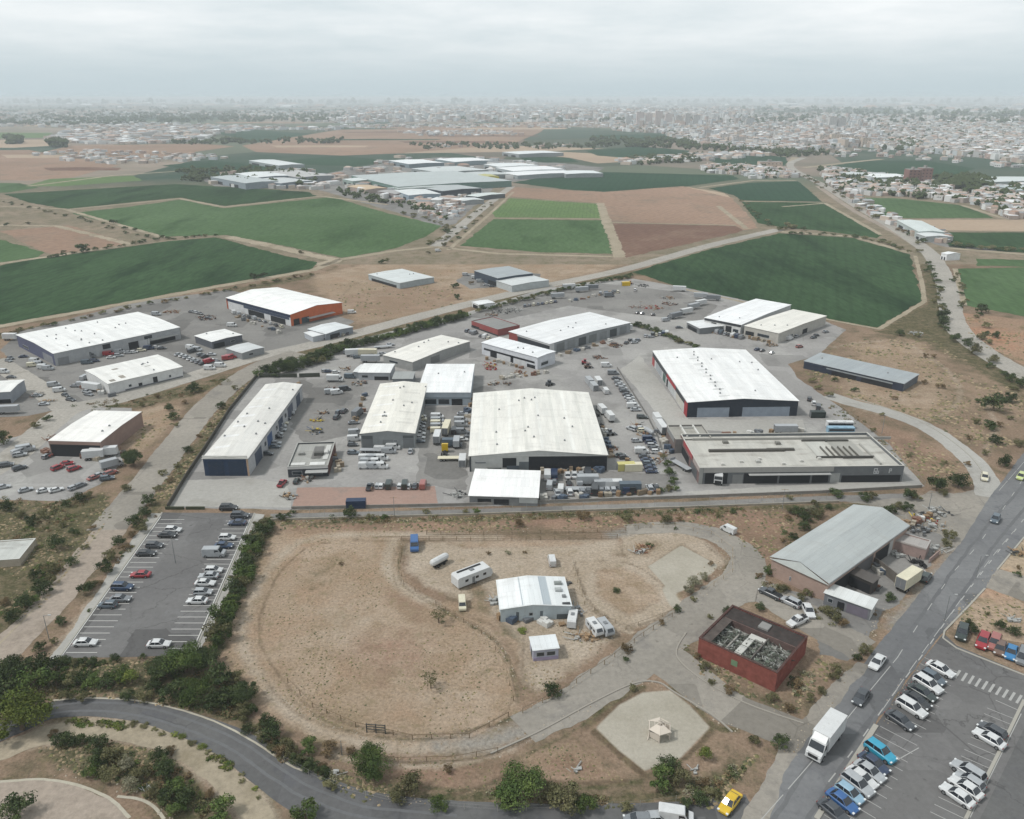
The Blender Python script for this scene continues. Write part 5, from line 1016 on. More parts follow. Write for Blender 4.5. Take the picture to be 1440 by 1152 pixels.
def carkind(k):
    """list of (part, material, MB, subparts) ; x forward"""
    D = {'sedan': (4.5, 1.8, 1.42), 'hatch': (4.0, 1.74, 1.48), 'suv': (4.6, 1.88, 1.72), 'wagon': (4.6, 1.8, 1.5), 'pickup': (5.2, 1.9, 1.75), 'van': (5.2, 2.0, 2.2), 'minivan': (4.6, 1.85, 1.8)}[k]
    L, W_, H = D; h2 = W_ / 2; P_ = []
    belt = H * .62 if k not in ('van',) else 1.15
    body = MB(); gl = MB(); rf = MB()
    if k in ('sedan', 'hatch', 'suv', 'wagon', 'minivan', 'pickup'):
        st = {'sedan': [(-L/2, .35, .62, .80), (-L/2+.12, .22, .8, .93), (-L/2+.9, .2, 1.0, .97), (-.6, .2, 1.0, 1.0), (.5, .2, 1.0, 1.0), (1.0, .2, .96, .99), (L/2-.35, .22, .78, .93), (L/2-.05, .3, .62, .8)]}
        tail = .92 if k in ('hatch', 'suv', 'wagon', 'minivan') else .93
        st = [(-L/2, .38, .72, .84), (-L/2+.12, .24, tail, .95), (-L/2+.9, .2, 1.0, .98), (-.5, .2, 1.0, 1.0), (.6, .2, 1.0, 1.0), (1.1, .2, .97, .99), (L/2-.4, .22, .82, .94), (L/2-.05, .3, .66, .82)]
        rings = []
        for x, z0, zf, wf in st:
            zt = belt * zf; w1 = h2 * wf
            rings.append([(x, -w1 * .9, z0), (x, -w1, z0 + (zt - z0) * .35), (x, -w1 * .985, zt - .1), (x, -w1 * .88, zt), (x, 0, zt + .03), (x, w1 * .88, zt), (x, w1 * .985, zt - .1), (x, w1, z0 + (zt - z0) * .35), (x, w1 * .9, z0)])
        body.loft(rings)
        xa, xb, xc, xd = {'sedan': (-1.65, 1.0, -1.05, .3), 'hatch': (-1.9, 1.0, -1.5, .25), 'suv': (-2.2, 1.05, -1.85, .35), 'wagon': (-2.15, 1.0, -1.75, .3), 'minivan': (-2.2, 1.45, -1.95, .6), 'pickup': (-.75, 1.15, -.6, .5)}[k]
        zb, zt = belt + .0, H - .05; wb, wt = h2 * .88, h2 * .70
        gl.loft([[(xa, -wb, zb), (xb, -wb, zb), (xb + .05, 0, zb), (xb, wb, zb), (xa, wb, zb), (xa - .05, 0, zb)], [(xc, -wt, zt), (xd, -wt, zt), (xd + .08, 0, zt), (xd, wt, zt), (xc, wt, zt), (xc - .05, 0, zt)]])
        rf.loft([[(xc - .05, -wt - .03, zt - .02), (xd + .02, -wt - .03, zt - .02), (xd + .1, 0, zt - .02), (xd + .02, wt + .03, zt - .02), (xc - .05, wt + .03, zt - .02)], [(xc + .05, -wt * .85, H), (xd - .12, -wt * .85, H), (xd - .05, 0, H + .01), (xd - .12, wt * .85, H), (xc + .05, wt * .85, H)]])
        for s in (-1, 1):                       # pillars
            for (x0, x1) in ((xa, xc), (xb, xd), ((xa + xb) / 2 - .1, (xc + xd) / 2)):
                rf.bar((x0, s * (wb + .005), zb), (x1, s * (wt + .01), zt), .045, n=4)
        if k == 'pickup': body.box(-L/2 + .2, -h2 * .8, belt - .3, -.85, h2 * .8, belt + .01, 0); 
    else:
        prof = [(-L/2, .35), (-L/2, H - .1), (-L/2 + .15, H), (1.2, H), (1.75, 1.28), (L/2 - .1, 1.05), (L/2, .8), (L/2, .35)]
        lo = [(x, z) for x, z in prof]
        body.loft([[(x, -h2 * (.9 if z > 1.6 else 1), z) for x, z in lo], [(x, h2 * (.9 if z > 1.6 else 1), z) for x, z in lo]])
        gl.quad((1.27, -h2 * .8, H - .12), (1.78, -h2 * .9, 1.30), (1.78, h2 * .9, 1.30), (1.27, h2 * .8, H - .12))
        for i, p in enumerate(gl.v): gl.v[i] = (p[0] + .03, p[1], p[2] + .02)
        for s in (-1, 1):
            gl.quad(*[(x, s * (h2 * y + .015), z) for x, y, z in ((.35, .97, 1.35), (1.5, .97, 1.35), (1.12, .92, H - .2), (.35, .92, H - .2))][::s])
        rf.box(-L/2 + .2, -h2 * .86, H - .02, 1.1, h2 * .86, H + .03)
    P_.append(('body', 'car_paint', body, [])); P_.append(('windows', 'glass_dark', gl, [])); P_.append(('roof', 'car_paint', rf, []))
    r = .33 if k not in ('suv', 'pickup', 'van') else .37
    for x in (-L/2 + .8, L/2 - .85):
        for s in (-1, 1):
            a, b = wheel(x, s * (h2 + .0), r); P_.append(('wheel', 'tyre', a, [('rim', 'rim', b)]))
    for s in (-1, 1):
        q = MB(); q.box(L/2 - .28, s * h2 * .72 - .16, belt * .62, L/2 - .02, s * h2 * .72 + .16, belt * .62 + .14); P_.append(('headlight', 'lamp_white', q, []))
        q = MB(); q.box(-L/2 - .015, s * h2 * .74 - .14, belt * .68, -L/2 + .06, s * h2 * .74 + .14, belt * .68 + .16); P_.append(('taillight', 'lamp_red', q, []))
    if k == 'pickup':
        q = MB(); q.box(-L/2 + .25, -h2 * .74, belt - .05, -.9, h2 * .74, belt + .035); P_.append(('bed', 'under', q, []))
    return P_, H
def truckkind(k):
    P_ = []
    def part(n, m, q, sub=()): P_.append((n, m, q, list(sub)))
    if k == 'box_truck':
        q = MB(); q.box(-4.0, -1.12, .95, 1.4, 1.12, 3.3); part('cargo_box', 'cargo_panel', q)
        q = MB(); q.loft([[(1.5, y, .5), (1.5, y, 2.55), (2.2, y, 2.5), (2.65, y, 1.6), (3.2, y, 1.35), (3.3, y, .5)] for y in (-1.0, 1.0)]); part('cab', 'car_paint', q)
        q = MB(); q.quad((2.26, -.88, 2.45), (2.7, -.95, 1.64), (2.7, .95, 1.64), (2.26, .88, 2.45))
        for s in (-1, 1): q.quad(*[(x, s * 1.015, z) for x, z in ((1.7, 1.6), (2.55, 1.6), (2.15, 2.35), (1.7, 2.35))][::s])
        part('windscreen', 'glass_dark', q)
        q = MB(); q.box(3.28, -.6, .75, 3.34, .6, 1.15); part('grille', 'under', q)
        q = MB(); q.box(-3.9, -.45, .5, 1.6, .45, .95); part('chassis', 'under', q)
        q = MB(); q.loft([[(1.4, y, 2.5), (1.4, y, 3.2), (2.1, y, 2.55)] for y in (-.9, .9)]); part('fairing', 'car_paint', q)
        for x in (-2.8, 2.3):
            for s in (-1, 1): a, b = wheel(x, s * 1.05, .45, .3); part('wheel', 'tyre', a, [('rim', 'rim', b)])
        for s in (-1, 1): q = MB(); q.box(3.15, s * .8 - .14, 1.0, 3.33, s * .8 + .14, 1.2); part('headlight', 'lamp_white', q)
        H = 3.3
    elif k in ('trailer', 'flat_trailer', 'bus', 'container', 'tarp_trailer'):
        L = {'trailer': 9, 'flat_trailer': 9, 'bus': 10.5, 'container': 6, 'tarp_trailer': 7}[k]; z0 = 1.1 if k not in ('container', 'bus') else (.1 if k == 'container' else .5)
        if k == 'flat_trailer': q = MB(); q.box(-L/2, -1.15, .95, L/2, 1.15, 1.15); q.box(L/2 - .1, -1.15, 1.15, L/2, 1.15, 2.0); part('deck', 'cargo_panel', q)
        else: q = MB(); q.box(-L/2, -1.2, z0, L/2, 1.2, z0 + (2.6 if k != 'bus' else 2.4)); part('box_body' if k != 'bus' else 'body', 'cargo_panel', q)
        if k == 'trailer' or k == 'tarp_trailer':
            q = MB(); 
            for i in range(int(L / 1.0)): 
                for s in (-1, 1): q.box(-L/2 + .45 + i, s * 1.2 - .03, z0, -L/2 + .53 + i, s * 1.2 + .03, z0 + 2.6)
            part('side_ribs', 'cargo_panel', q); q = MB(); q.box(-L/2 - .03, -1.1, z0 + .05, -L/2, -.02, z0 + 2.5); q.box(-L/2 - .03, .02, z0 + .05, -L/2, 1.1, z0 + 2.5); part('rear_door', 'steel', q)
        if k == 'container':
            q = MB(); q.box(-L/2 - .03, -1.1, .2, -L/2, -.03, 2.6); q.box(-L/2 - .03, .03, .2, -L/2, 1.1, 2.6); part('rear_door', 'steel', q)
        if k == 'bus':
            q = MB(); 
            for s in (-1, 1): q.box(-L/2 + .4, s * 1.205 - .01, 1.5, L/2 - .3, s * 1.205 + .01, 2.4)
            q.box(L/2, -1.05, 1.2, L/2 + .02, 1.05, 2.5); part('windows', 'glass_dark', q)
            q = MB(); q.box(-3, -.7, 2.9, -1, .7, 3.1); q.box(1, -.5, 2.9, 2.2, .5, 3.05); part('roof_unit', 'cargo_panel', q)
        if k != 'container':
            for x in ((-L/2 + 1.2, -L/2 + 2.3) if k != 'bus' else (-L/2 + 2.4, L/2 - 2)):
                for s in (-1, 1): a, b = wheel(x, s * 1.15, .48, .3); part('wheel', 'tyre', a, [('rim', 'rim', b)])
            if k != 'bus':
                for s in (-1, 1): q = MB(); q.bar((L/2 - 1.6, s * .7, 0), (L/2 - 1.6, s * .7, 1.1), .08); part('landing_leg', 'steel', q)
        H = z0 + 2.6
    elif k == 'tractor':
        q = MB(); q.box(.3, -1.15, .7, 2.1, 1.15, 3.0); q.loft([[(.3, y, 3.0), (.3, y, 3.4), (1.5, y, 3.0)] for y in (-1, 1)]); part('cab', 'car_paint', q)
        q = MB(); q.box(2.1, -1.05, 1.9, 2.13, 1.05, 2.8); q.box(1.3, -1.17, 1.9, 2.0, -1.15, 2.7); q.box(1.3, 1.15, 1.9, 2.0, 1.17, 2.7); part('windscreen', 'glass_dark', q)
        q = MB(); q.box(2.1, -.9, .7, 2.18, .9, 1.5); part('grille', 'under', q)
        q = MB(); q.box(-3.4, -.4, .7, .3, .4, .95); q.box(-2.8, -.6, .95, -1.6, .6, 1.15); part('chassis', 'under', q)
        for x in (-2.7, -1.6, 1.3):
            for s in (-1, 1): a, b = wheel(x, s * 1.15, .48, .3); part('wheel', 'tyre', a, [('rim', 'rim', b)])
        H = 3.3
    elif k in ('caravan', 'mobile_home'):
        L = 5.6 if k == 'caravan' else 9; W_ = 1.05 if k == 'caravan' else 1.5; T = 2.5 if k == 'caravan' else 2.9
        pr = [(-L/2, .5), (-L/2, T - .35), (-L/2 + .3, T), (L/2 - .7, T), (L/2 - .1, T - .8), (L/2, 1.1), (L/2 - .4, .5)]
        q = MB(); q.loft([[(x, y, z) for x, z in pr] for y in (-W_, W_)]); part('body', 'cargo_panel', q)
        q = MB()
        for s in (-1, 1):
            for x in (-L * .3, 0, L * .22): q.box(x, s * (W_ + .01) - .01, 1.4, x + .8, s * (W_ + .01) + .01, 2.0)
        q.quad((L/2 - .62, -.7, T - .12), (L/2 - .12, -.8, T - .75), (L/2 - .12, .8, T - .75), (L/2 - .62, .7, T - .12)); q.v = [(x + .03 if abs(x) > L/2 - .7 else x, y, z) for x, y, z in q.v]
        part('windows', 'glass_dark', q)
        q = MB(); q.box(-L * .1, -W_ - .03, .6, -L * .1 + .7, -W_, 2.1); part('door', 'steel', q)
        q = MB(); q.box(-.6, -.4, T, .4, .4, T + .18); part('roof_hatch', 'steel', q)
        if k == 'mobile_home': q = MB(); q.box(-L * .38, W_ * .35, T, L * .3, W_ * .7, T + .12); part('roof_rail', 'under', q)
        for s in (-1, 1): a, b = wheel(0, s * W_, .33, .2); part('wheel', 'tyre', a, [('rim', 'rim', b)])
        q = MB(); q.bar((L/2 - .3, 0, .5), (L/2 + .8, 0, .5), .05); part('tow_bar', 'steel', q); H = T
    elif k == 'tank':
        q = MB(); 
        rings = []
        for x, r_ in ((-2.6, .15), (-2.4, .65), (-1.8, .85), (1.8, .85), (2.4, .65), (2.6, .15)): rings.append([(x, r_ * cos(a * pi / 5), 1.5 + r_ * sin(a * pi / 5)) for a in range(10)])
        q.loft(rings); part('vessel', 'cargo_panel', q)
        q = MB(); q.box(-2, -.7, .5, 2, .7, .75); part('chassis', 'under', q)
        for x in (-.9, .9):
            for s in (-1, 1): a, b = wheel(x, s * .8, .35, .2); part('wheel', 'tyre', a, [])
        H = 2.3
    elif k == 'loader':
        q = MB(); q.box(-1.6, -.8, .6, .6, .8, 1.4); q.box(-1.6, -.7, 1.4, -.7, .7, 1.8); part('body', 'car_paint', q)
        q = MB(); q.box(-.6, -.6, 1.4, .5, .6, 2.5); part('cab', 'glass_dark', q)
        q = MB(); q.box(-.7, -.7, 2.5, .6, .7, 2.62); part('cab_roof', 'car_paint', q)
        q = MB(); q.bar((.4, -.6, 1.2), (2.2, -.5, .6), .1); q.bar((.4, .6, 1.2), (2.2, .5, .6), .1); part('arm', 'car_paint', q)
        q = MB(); q.loft([[(2.1, y, .2), (2.1, y, .9), (2.9, y, .3)] for y in (-1, 1)]); part('bucket', 'steel', q)
        for x in (-1.1, .9):
            for s in (-1, 1): a, b = wheel(x, s * .95, .55, .35); part('wheel', 'tyre', a, [])
        H = 2.6
    return P_, H
LIB = {}
def lib(k):
    if k not in LIB:
        P_, H = carkind(k) if k in ('sedan', 'hatch', 'suv', 'wagon', 'pickup', 'van', 'minivan') else truckkind(k)
        parts = []; mats = []; allm = MB()
        for n, m, q, sub in P_:
            sm = [(sn, s_mb.mesh(k + '_' + sn, MATS[smt])) for sn, smt, s_mb in sub]
            parts.append((n, q.mesh(k + '_' + n, MATS[m]), sm))
            for mm, qq in [(m, q)] + [(smt, s_mb) for _, smt, s_mb in sub]:
                if mm not in mats: mats.append(mm)
                allm.add(qq, mats.index(mm))
        LIB[k] = (parts, allm.mesh(k, [MATS[m] for m in mats]))
    return LIB[k]
CNAME = {'white': 'd2d4d4', 'silver': 'a9adb0', 'grey': '7b7f83', 'dark grey': '45494e', 'black': '2a2c2f', 'red': '9c2730', 'faded red': 'a0615a', 'navy': '2b3a55', 'blue': '2f5f98', 'bright blue': '2b78ad', 'cyan': '2e9cbc', 'dark blue': '27405f', 'dark green': '2f3a37', 'yellow': 'd6b21e', 'cream': 'd8d2ba', 'beige': 'b9ab93', 'brown': '6e5648', 'pale yellow': 'c8c07c', 'orange': 'b9683c', 'light blue': '8fb0c4', 'pale green': 'c3d08a', 'slate': '5a6670'}
CATN = {'sedan': 'car', 'hatch': 'car', 'suv': 'car', 'wagon': 'car', 'minivan': 'car', 'pickup': 'pickup', 'van': 'van', 'box_truck': 'truck', 'trailer': 'trailer', 'flat_trailer': 'trailer', 'tarp_trailer': 'trailer', 'bus': 'bus', 'container': 'container', 'tractor': 'truck', 'caravan': 'caravan', 'mobile_home': 'mobile home', 'tank': 'tank trailer', 'loader': 'loader'}
ONAME = {'sedan': 'sedan_car', 'hatch': 'hatchback_car', 'suv': 'suv_car', 'wagon': 'estate_car', 'minivan': 'minivan', 'pickup': 'pickup_truck', 'van': 'cargo_van', 'tractor': 'tractor_unit', 'container': 'shipping_container', 'tank': 'tank_trailer', 'loader': 'wheel_loader', 'trailer': 'box_trailer', 'bus': 'bus'}
SPOKEN = {'sedan': 'sedan', 'hatch': 'hatchback', 'suv': 'tall estate car', 'wagon': 'estate car', 'minivan': 'minivan', 'pickup': 'pickup', 'van': 'cargo van', 'box_truck': 'box truck', 'trailer': 'box trailer', 'flat_trailer': 'flatbed trailer', 'tarp_trailer': 'short box trailer', 'bus': 'bus', 'container': 'shipping container', 'tractor': 'lorry cab', 'caravan': 'caravan', 'mobile_home': 'mobile home', 'tank': 'tank trailer', 'loader': 'wheel loader'}
OCC = []                                  # occupied ground discs, so scatter keeps clear
def veh(kind, px, py, head, color, label, group=None, scale=1.0, forcefull=None):
    """head: a photo pixel the nose points at, or an angle in degrees in plan"""
    p = P(px, py)
    if isinstance(head, tuple): q = P(*head); a = atan2(q.y - p.y, q.x - p.x)
    else: a = radians(head)
    parts, allm = lib(kind); col = C(CNAME.get(color, color)); OCC.append((p.x, p.y, 2.4))
    full = py > 690 if forcefull is None else forcefull
    z = .035 * (1 + p.y / 250)
    nm = ONAME.get(kind, kind)
    if not full:
        o = link(nm, allm, None, col, (p.x, p.y, z), a, scale)
    else:
        o = empty(nm, (p.x, p.y, z), a); o.scale = (scale,) * 3
        for n, me, sub in parts:
            c = link(n, me, o, col)
            for sn, sme in sub: link(sn, sme, c, col)
    return tag(o, label, CATN[kind], group)
def row(desc, group, items, head, ordfrom, jit=2.5, scale=None):
    if scale is None: scale = .8 if items and sum(i[2] for i in items) / len(items) < 640 else 1.0
    """items: (kind, px, py, colour[, head]); label = colour + kind + ordinal in the row"""
    rnd = random.Random(desc)
    for i, it in enumerate(items):
        hd = it[4] if len(it) > 4 else head
        if not isinstance(hd, tuple): hd = hd + rnd.uniform(-jit, jit)
        veh(it[0], it[1], it[2], hd, it[3], '%s %s, %s from %s %s' % (it[3] if it[3] in CNAME else 'pale', SPOKEN[it[0]], ORD[i + 1], ordfrom, desc), group, scale)
# striped car park on the left
row('on the striped lot, left side', 'cars parked on the striped lot', [('sedan', 121, 907, 'white', 0), ('hatch', 152, 854, 'slate', 180), ('sedan', 170, 845, 'grey', 0), ('suv', 173, 829, 'dark blue', 0), ('sedan', 198, 811, 'red', 180), ('sedan', 206, 781, 'black', 0), ('hatch', 218, 770, 'dark grey', 0), ('sedan', 236, 755, 'black', 0), ('hatch', 244, 748, 'white', 0)], 0, 'bottom')
row('on the striped lot, right side', 'cars parked on the striped lot', [('sedan', 224, 909, 'white', 0), ('sedan', 278, 848, 'white', 180), ('hatch', 286, 836, 'silver', 0), ('sedan', 289, 823, 'white', 0), ('sedan', 294, 813, 'silver', 180), ('hatch', 301, 805, 'white', 0), ('van', 302, 782, 'silver', 0), ('sedan', 315, 770, 'dark blue', 0), ('hatch', 320, 759, 'white', 0), ('sedan', 334, 738, 'navy', 180), ('suv', 338, 728, 'dark grey', 0), ('suv', 322, 717, 'black', 0)], 0, 'bottom')
# right-hand lot
hd = (0, 0)
dv = P(1257, 1076) - P(1217, 1048); HA = math.degrees(atan2(dv.y, dv.x))
row('in the long row beside the main road', 'cars parked in the roadside lot', [('sedan', 1172, 1146, 'dark grey'), ('sedan', 1184, 1131, 'blue'), ('hatch', 1194, 1120, 'light blue'), ('suv', 1205, 1108, 'silver'), ('sedan', 1211, 1098, 'white'), ('sedan', 1222, 1089, 'silver'), ('sedan', 1228, 1078, 'navy'), ('suv', 1237, 1062, 'cyan'), ('sedan', 1265, 1017, 'dark grey'), ('suv', 1281, 1000, 'white'), ('sedan', 1288, 989, 'black'), ('sedan', 1296, 978, 'dark green'), ('suv', 1304, 967, 'white'), ('hatch', 1311, 957, 'slate'), ('sedan', 1322, 945, 'white')], HA, 'bottom', scale=1.12)
row('in the short row by the double lines', 'cars parked in the roadside lot', [('sedan', 1345, 1123, 'white'), ('sedan', 1357, 1112, 'white'), ('hatch', 1362, 1103, 'silver'), ('suv', 1360, 1090, 'silver'), ('sedan', 1390, 1043, 'white'), ('hatch', 1394, 1032, 'dark grey')], HA + 180, 'bottom', scale=1.12)
d2 = P(1385, 912) - P(1391, 893); HB = math.degrees(atan2(d2.y, d2.x))
row('in the kerbside row facing the crossing', 'cars parked by the dry verge', [('suv', 1352, 894, 'dark green'), ('suv', 1381, 906, 'red'), ('suv', 1397, 908, 'faded red'), ('hatch', 1405, 916, 'brown'), ('sedan', 1421, 921, 'bright blue'), ('minivan', 1437, 928, 'grey')], HB, 'left', scale=1.12)
for k, x, y, h_, c, lb in [
    ('sedan', 1233, 935, (1220, 952), 'white', 'white sedan driving down the main road beside the dry verge'),
    ('sedan', 1210, 984, (1198, 1002), 'dark grey', 'dark sedan driving between white sedan and box truck'),
    ('box_truck', 1157, 1052, (1137, 1078), 'white', 'white box truck driving down the main road'),
    ('hatch', 1399, 733, (1393, 745), 'slate', 'grey hatchback on the main road near the junction'),
    ('hatch', 1384, 674, (1384, 690), 'cream', 'cream hatchback at the mouth of the pale curved road'),
    ('hatch', 1435, 673, (1424, 688), 'pale green', 'white and lime hatchback at the right edge of the main road'),
    ('suv', 1301, 815, (1310, 800), 'dark green', 'dark tall car parked at the scrap yard gate'),
    ('sedan', 1026, 1133, (1016, 1146), 'yellow', 'yellow sedan on the bottom edge lane'),
    ('van', 950, 1154, (975, 1158), 'white', 'white van cut off by the bottom edge of the view'),
    ('sedan', 915, 1156, (890, 1158), 'silver', 'silver sedan cut off by the bottom edge left of the van'),
    ('hatch', 897, 1158, (880, 1158), 'grey', 'grey hatchback at the bottom edge, leftmost of three'),
    ('pickup', 1083, 838, (1062, 828), 'dark grey', 'dark pickup with white bonnet parked below the grey gabled warehouse'),
    ('suv', 1111, 850, (1092, 841), 'silver', 'silver tall car parked between pickup and white sedan'),
    ('sedan', 1136, 862, (1143, 876), 'white', 'white sedan parked askew below the grey gabled warehouse'),
    ('pickup', 1121, 877, (1104, 885), 'white', 'white pickup parked behind the burnt red building'),
    ('van', 1024, 748, (1010, 741), 'white', 'lone white van on the reddish ground near the paddock bend'),
    ('van', 583, 770, (583, 790), 'blue', 'old blue van in the corner of the paddock'),
    ('tank', 618, 795, (640, 783), 'white', 'white tank trailer standing in the paddock'),
    ('mobile_home', 664, 817, (700, 803), 'white', 'long white mobile home beside the metal barn'),
    ('caravan', 805, 876, (808, 860), 'white', 'round nosed white caravan at the barn corner'),
    ('caravan', 836, 889, (845, 900), 'white', 'long white caravan parked diagonally, left of a pair'),
    ('caravan', 851, 889, (860, 900), 'silver', 'greyish caravan parked diagonally, right of a pair'),
    ('tarp_trailer', 1275, 826, (1295, 812), 'cream', 'cream box trailer standing beside the scrap yard gate'),
    ('tractor', 1010, 679, (1008, 690), 'white', 'white lorry cab at the left end of the depot front'),
    ('van', 650, 853, (651, 865), 'cream', 'small cream van parked left of the barn'),
    ('van', 776, 792, (773, 780), 'white', 'tiny white van parked behind the barn')]:
    veh(k, x, y, h_, c, lb, None, 1.28 if k == 'box_truck' else .85 if k == 'caravan' else 1.1 if k in ('sedan', 'hatch') else .78 if lb.startswith(('small cream', 'tiny', 'lone')) else 1.0)
# estate yard rows -----------------------------------------------------------------------------
G = 'vehicles parked in the estate yard'
Z2 = lambda x, y: (240 + x / 4, 480 + y / 4); Z3 = lambda x, y: (480 + x / 4, 400 + y / 4); Z4 = lambda x, y: (760 + x / 4, 380 + y / 4)
def zrow(Z, desc, items, head, fr, group=G): row(desc, group, [(k,) + Z(x, y) + (c,) + tuple(r) for k, x, y, c, *r in items], head, fr, scale=.84)
zrow(Z2, 'beside the long blue fronted shed', [('hatch', 548, 640, 'dark grey'), ('sedan', 585, 600, 'slate'), ('sedan', 590, 580, 'silver'), ('sedan', 600, 545, 'black'), ('hatch', 603, 527, 'silver'), ('sedan', 620, 505, 'silver'), ('van', 615, 490, 'silver'), ('sedan', 632, 468, 'cream'), ('hatch', 650, 442, 'dark grey'), ('van', 662, 414, 'silver'), ('sedan', 675, 395, 'silver'), ('van', 688, 352, 'white')], 5, 'bottom')
zrow(Z2, 'in the yard east of the long shed', [('box_truck', 930, 228, 'white', 0), ('van', 900, 295, 'silver', 20), ('van', 935, 298, 'white', 20), ('sedan', 975, 272, 'silver', 20), ('suv', 935, 435, 'dark grey', 80), ('suv', 975, 400, 'dark grey', 80), ('hatch', 945, 405, 'slate', 75), ('box_truck', 1055, 420, 'grey', 75), ('sedan', 1030, 465, 'grey', 10), ('van', 1040, 525, 'silver', 10), ('van', 1035, 560, 'white', 10), ('hatch', 1025, 590, 'dark grey', 5), ('hatch', 1025, 632, 'grey', 0)], 0, 'left')
zrow(Z2, 'on the red paving strip', [('pickup', 1120, 828, 'dark grey', 90), ('hatch', 1165, 822, 'silver', 90), ('hatch', 1185, 822, 'white', 90), ('van', 1228, 820, 'dark green', 90), ('hatch', 1290, 822, 'white', 90), ('van', 1318, 820, 'dark green', 90), ('hatch', 1338, 824, 'white', 90), ('sedan', 1375, 822, 'dark grey', 90), ('van', 1420, 820, 'faded red', 90)], 90, 'left')
zrow(Z2, 'by the black fronted office', [('pickup', 628, 808, 'red', 80), ('hatch', 710, 795, 'dark green', 85), ('container', 1045, 935, 'navy', 2)], 85, 'left')
zrow(Z3, 'in the alley beside the big hall, left file', [('tarp_trailer', 540, 888, 'white', 90), ('van', 540, 835, 'cream', 0), ('van', 540, 812, 'silver', 0), ('van', 540, 795, 'cream', 0), ('van', 540, 778, 'silver', 0), ('van', 540, 755, 'white', 0)], 0, 'bottom')
zrow(Z3, 'in the alley beside the big hall, middle file', [('flat_trailer', 615, 990, 'cream', 0), ('tractor', 582, 950, 'yellow', 90), ('box_truck', 630, 915, 'slate', 0), ('trailer', 592, 835, 'cream', 88), ('van', 635, 835, 'black', 90)], 0, 'bottom')
zrow(Z3, 'in the alley against the big hall wall', [('container', 682, 1010, 'white', 90), ('box_truck', 650, 905, 'silver', 90), ('hatch', 682, 880, 'white', 0), ('van', 672, 840, 'grey', 0), ('van', 674, 800, 'silver', 0), ('van', 672, 775, 'silver', 0), ('sedan', 680, 735, 'silver', 0)], 0, 'bottom')
zrow(Z3, 'parked north of the small white shed', [('trailer', 75, 405, 'white', 10), ('trailer', 150, 405, 'cream', 0), ('trailer', 165, 440, 'silver', 0), ('flat_trailer', 235, 360, 'silver', 15), ('sedan', 275, 345, 'silver', 20), ('van', 20, 598, 'dark grey', 20), ('van', 50, 528, 'slate', 0)], 0, 'left')
zrow(Z3, 'in front of the cream roofed shed', [('flat_trailer', 175, 945, 'silver', 0), ('van', 225, 942, 'white', 0), ('van', 268, 950, 'silver', 0), ('sedan', 70, 955, 'slate', 0), ('sedan', 390, 945, 'silver', 90), ('van', 292, 928, 'white', 0)], 0, 'left')
zrow(Z3, 'stored in the block of white boxes', [('van', 140, 990, 'white', 0), ('van', 180, 990, 'silver', 0), ('van', 225, 990, 'white', 0), ('van', 150, 1012, 'silver', 0), ('van', 190, 1012, 'white', 0), ('van', 140, 1035, 'white', 0), ('van', 180, 1035, 'silver', 0), ('van', 222, 1035, 'white', 0)], 0, 'left')
zrow(Z4, 'in the file by the red banded warehouse', [('suv', 572, 835, 'dark green'), ('sedan', 535, 792, 'silver'), ('van', 520, 775, 'white'), ('sedan', 515, 755, 'silver'), ('hatch', 505, 738, 'white'), ('sedan', 498, 722, 'silver'), ('sedan', 488, 706, 'dark grey'), ('sedan', 472, 686, 'dark grey'), ('hatch', 462, 670, 'silver'), ('sedan', 448, 652, 'silver'), ('hatch', 436, 636, 'silver'), ('sedan', 426, 615, 'dark grey'), ('van', 408, 588, 'grey'), ('van', 370, 545, 'white')], 0, 'bottom')
zrow(Z4, 'in the file left of the depot', [('sedan', 625, 1140, 'navy'), ('sedan', 618, 1118, 'navy'), ('suv', 608, 1098, 'slate'), ('sedan', 598, 1076, 'navy'), ('sedan', 585, 1055, 'dark grey'), ('van', 568, 1030, 'white'), ('sedan', 560, 1012, 'silver'), ('hatch', 540, 968, 'silver'), ('suv', 512, 900, 'silver', 130)], 2, 'bottom')
zrow(Z4, 'on the lane between big hall and car file', [('container', 480, 1125, 'pale yellow', 3), ('container', 520, 1128, 'cream', 3), ('sedan', 450, 1050, 'dark green', 15), ('hatch', 470, 1062, 'black', 10), ('loader', 390, 930, 'grey', 20), ('box_truck', 385, 840, 'white', 100), ('box_truck', 340, 800, 'white', 105)], 0, 'bottom')
zrow(Z4, 'in the trailer cluster by the inner yard', [('container', 275, 640, 'silver', 100), ('container', 300, 670, 'silver', 100), ('container', 325, 640, 'white', 100), ('van', 365, 690, 'white', 100), ('loader', 250, 530, 'red', 0), ('loader', 50, 650, 'dark grey', 40), ('loader', 265, 552, 'brown', 10)], 0, 'left')
zrow(Z4, 'around the corner of the depot', [('container', 655, 850, 'white', 95), ('trailer', 680, 910, 'white', 95), ('tank', 610, 925, 'silver', 120), ('flat_trailer', 790, 1110, 'silver', 118)], 0, 'left')
row('behind the depot', G, [('trailer', 1104, 610, 'silver', 0), ('bus', 1180, 602, 'white', 0), ('bus', 1181, 610, 'light blue', 0), ('container', 1149, 587, 'dark green', 0)], 0, 'left')
zrow(Z4, 'in the yard corner right of small white shed', [], 0, 'left')
Z5 = lambda x, y: (600 + x / 4.8, 540 + y / 4.8)
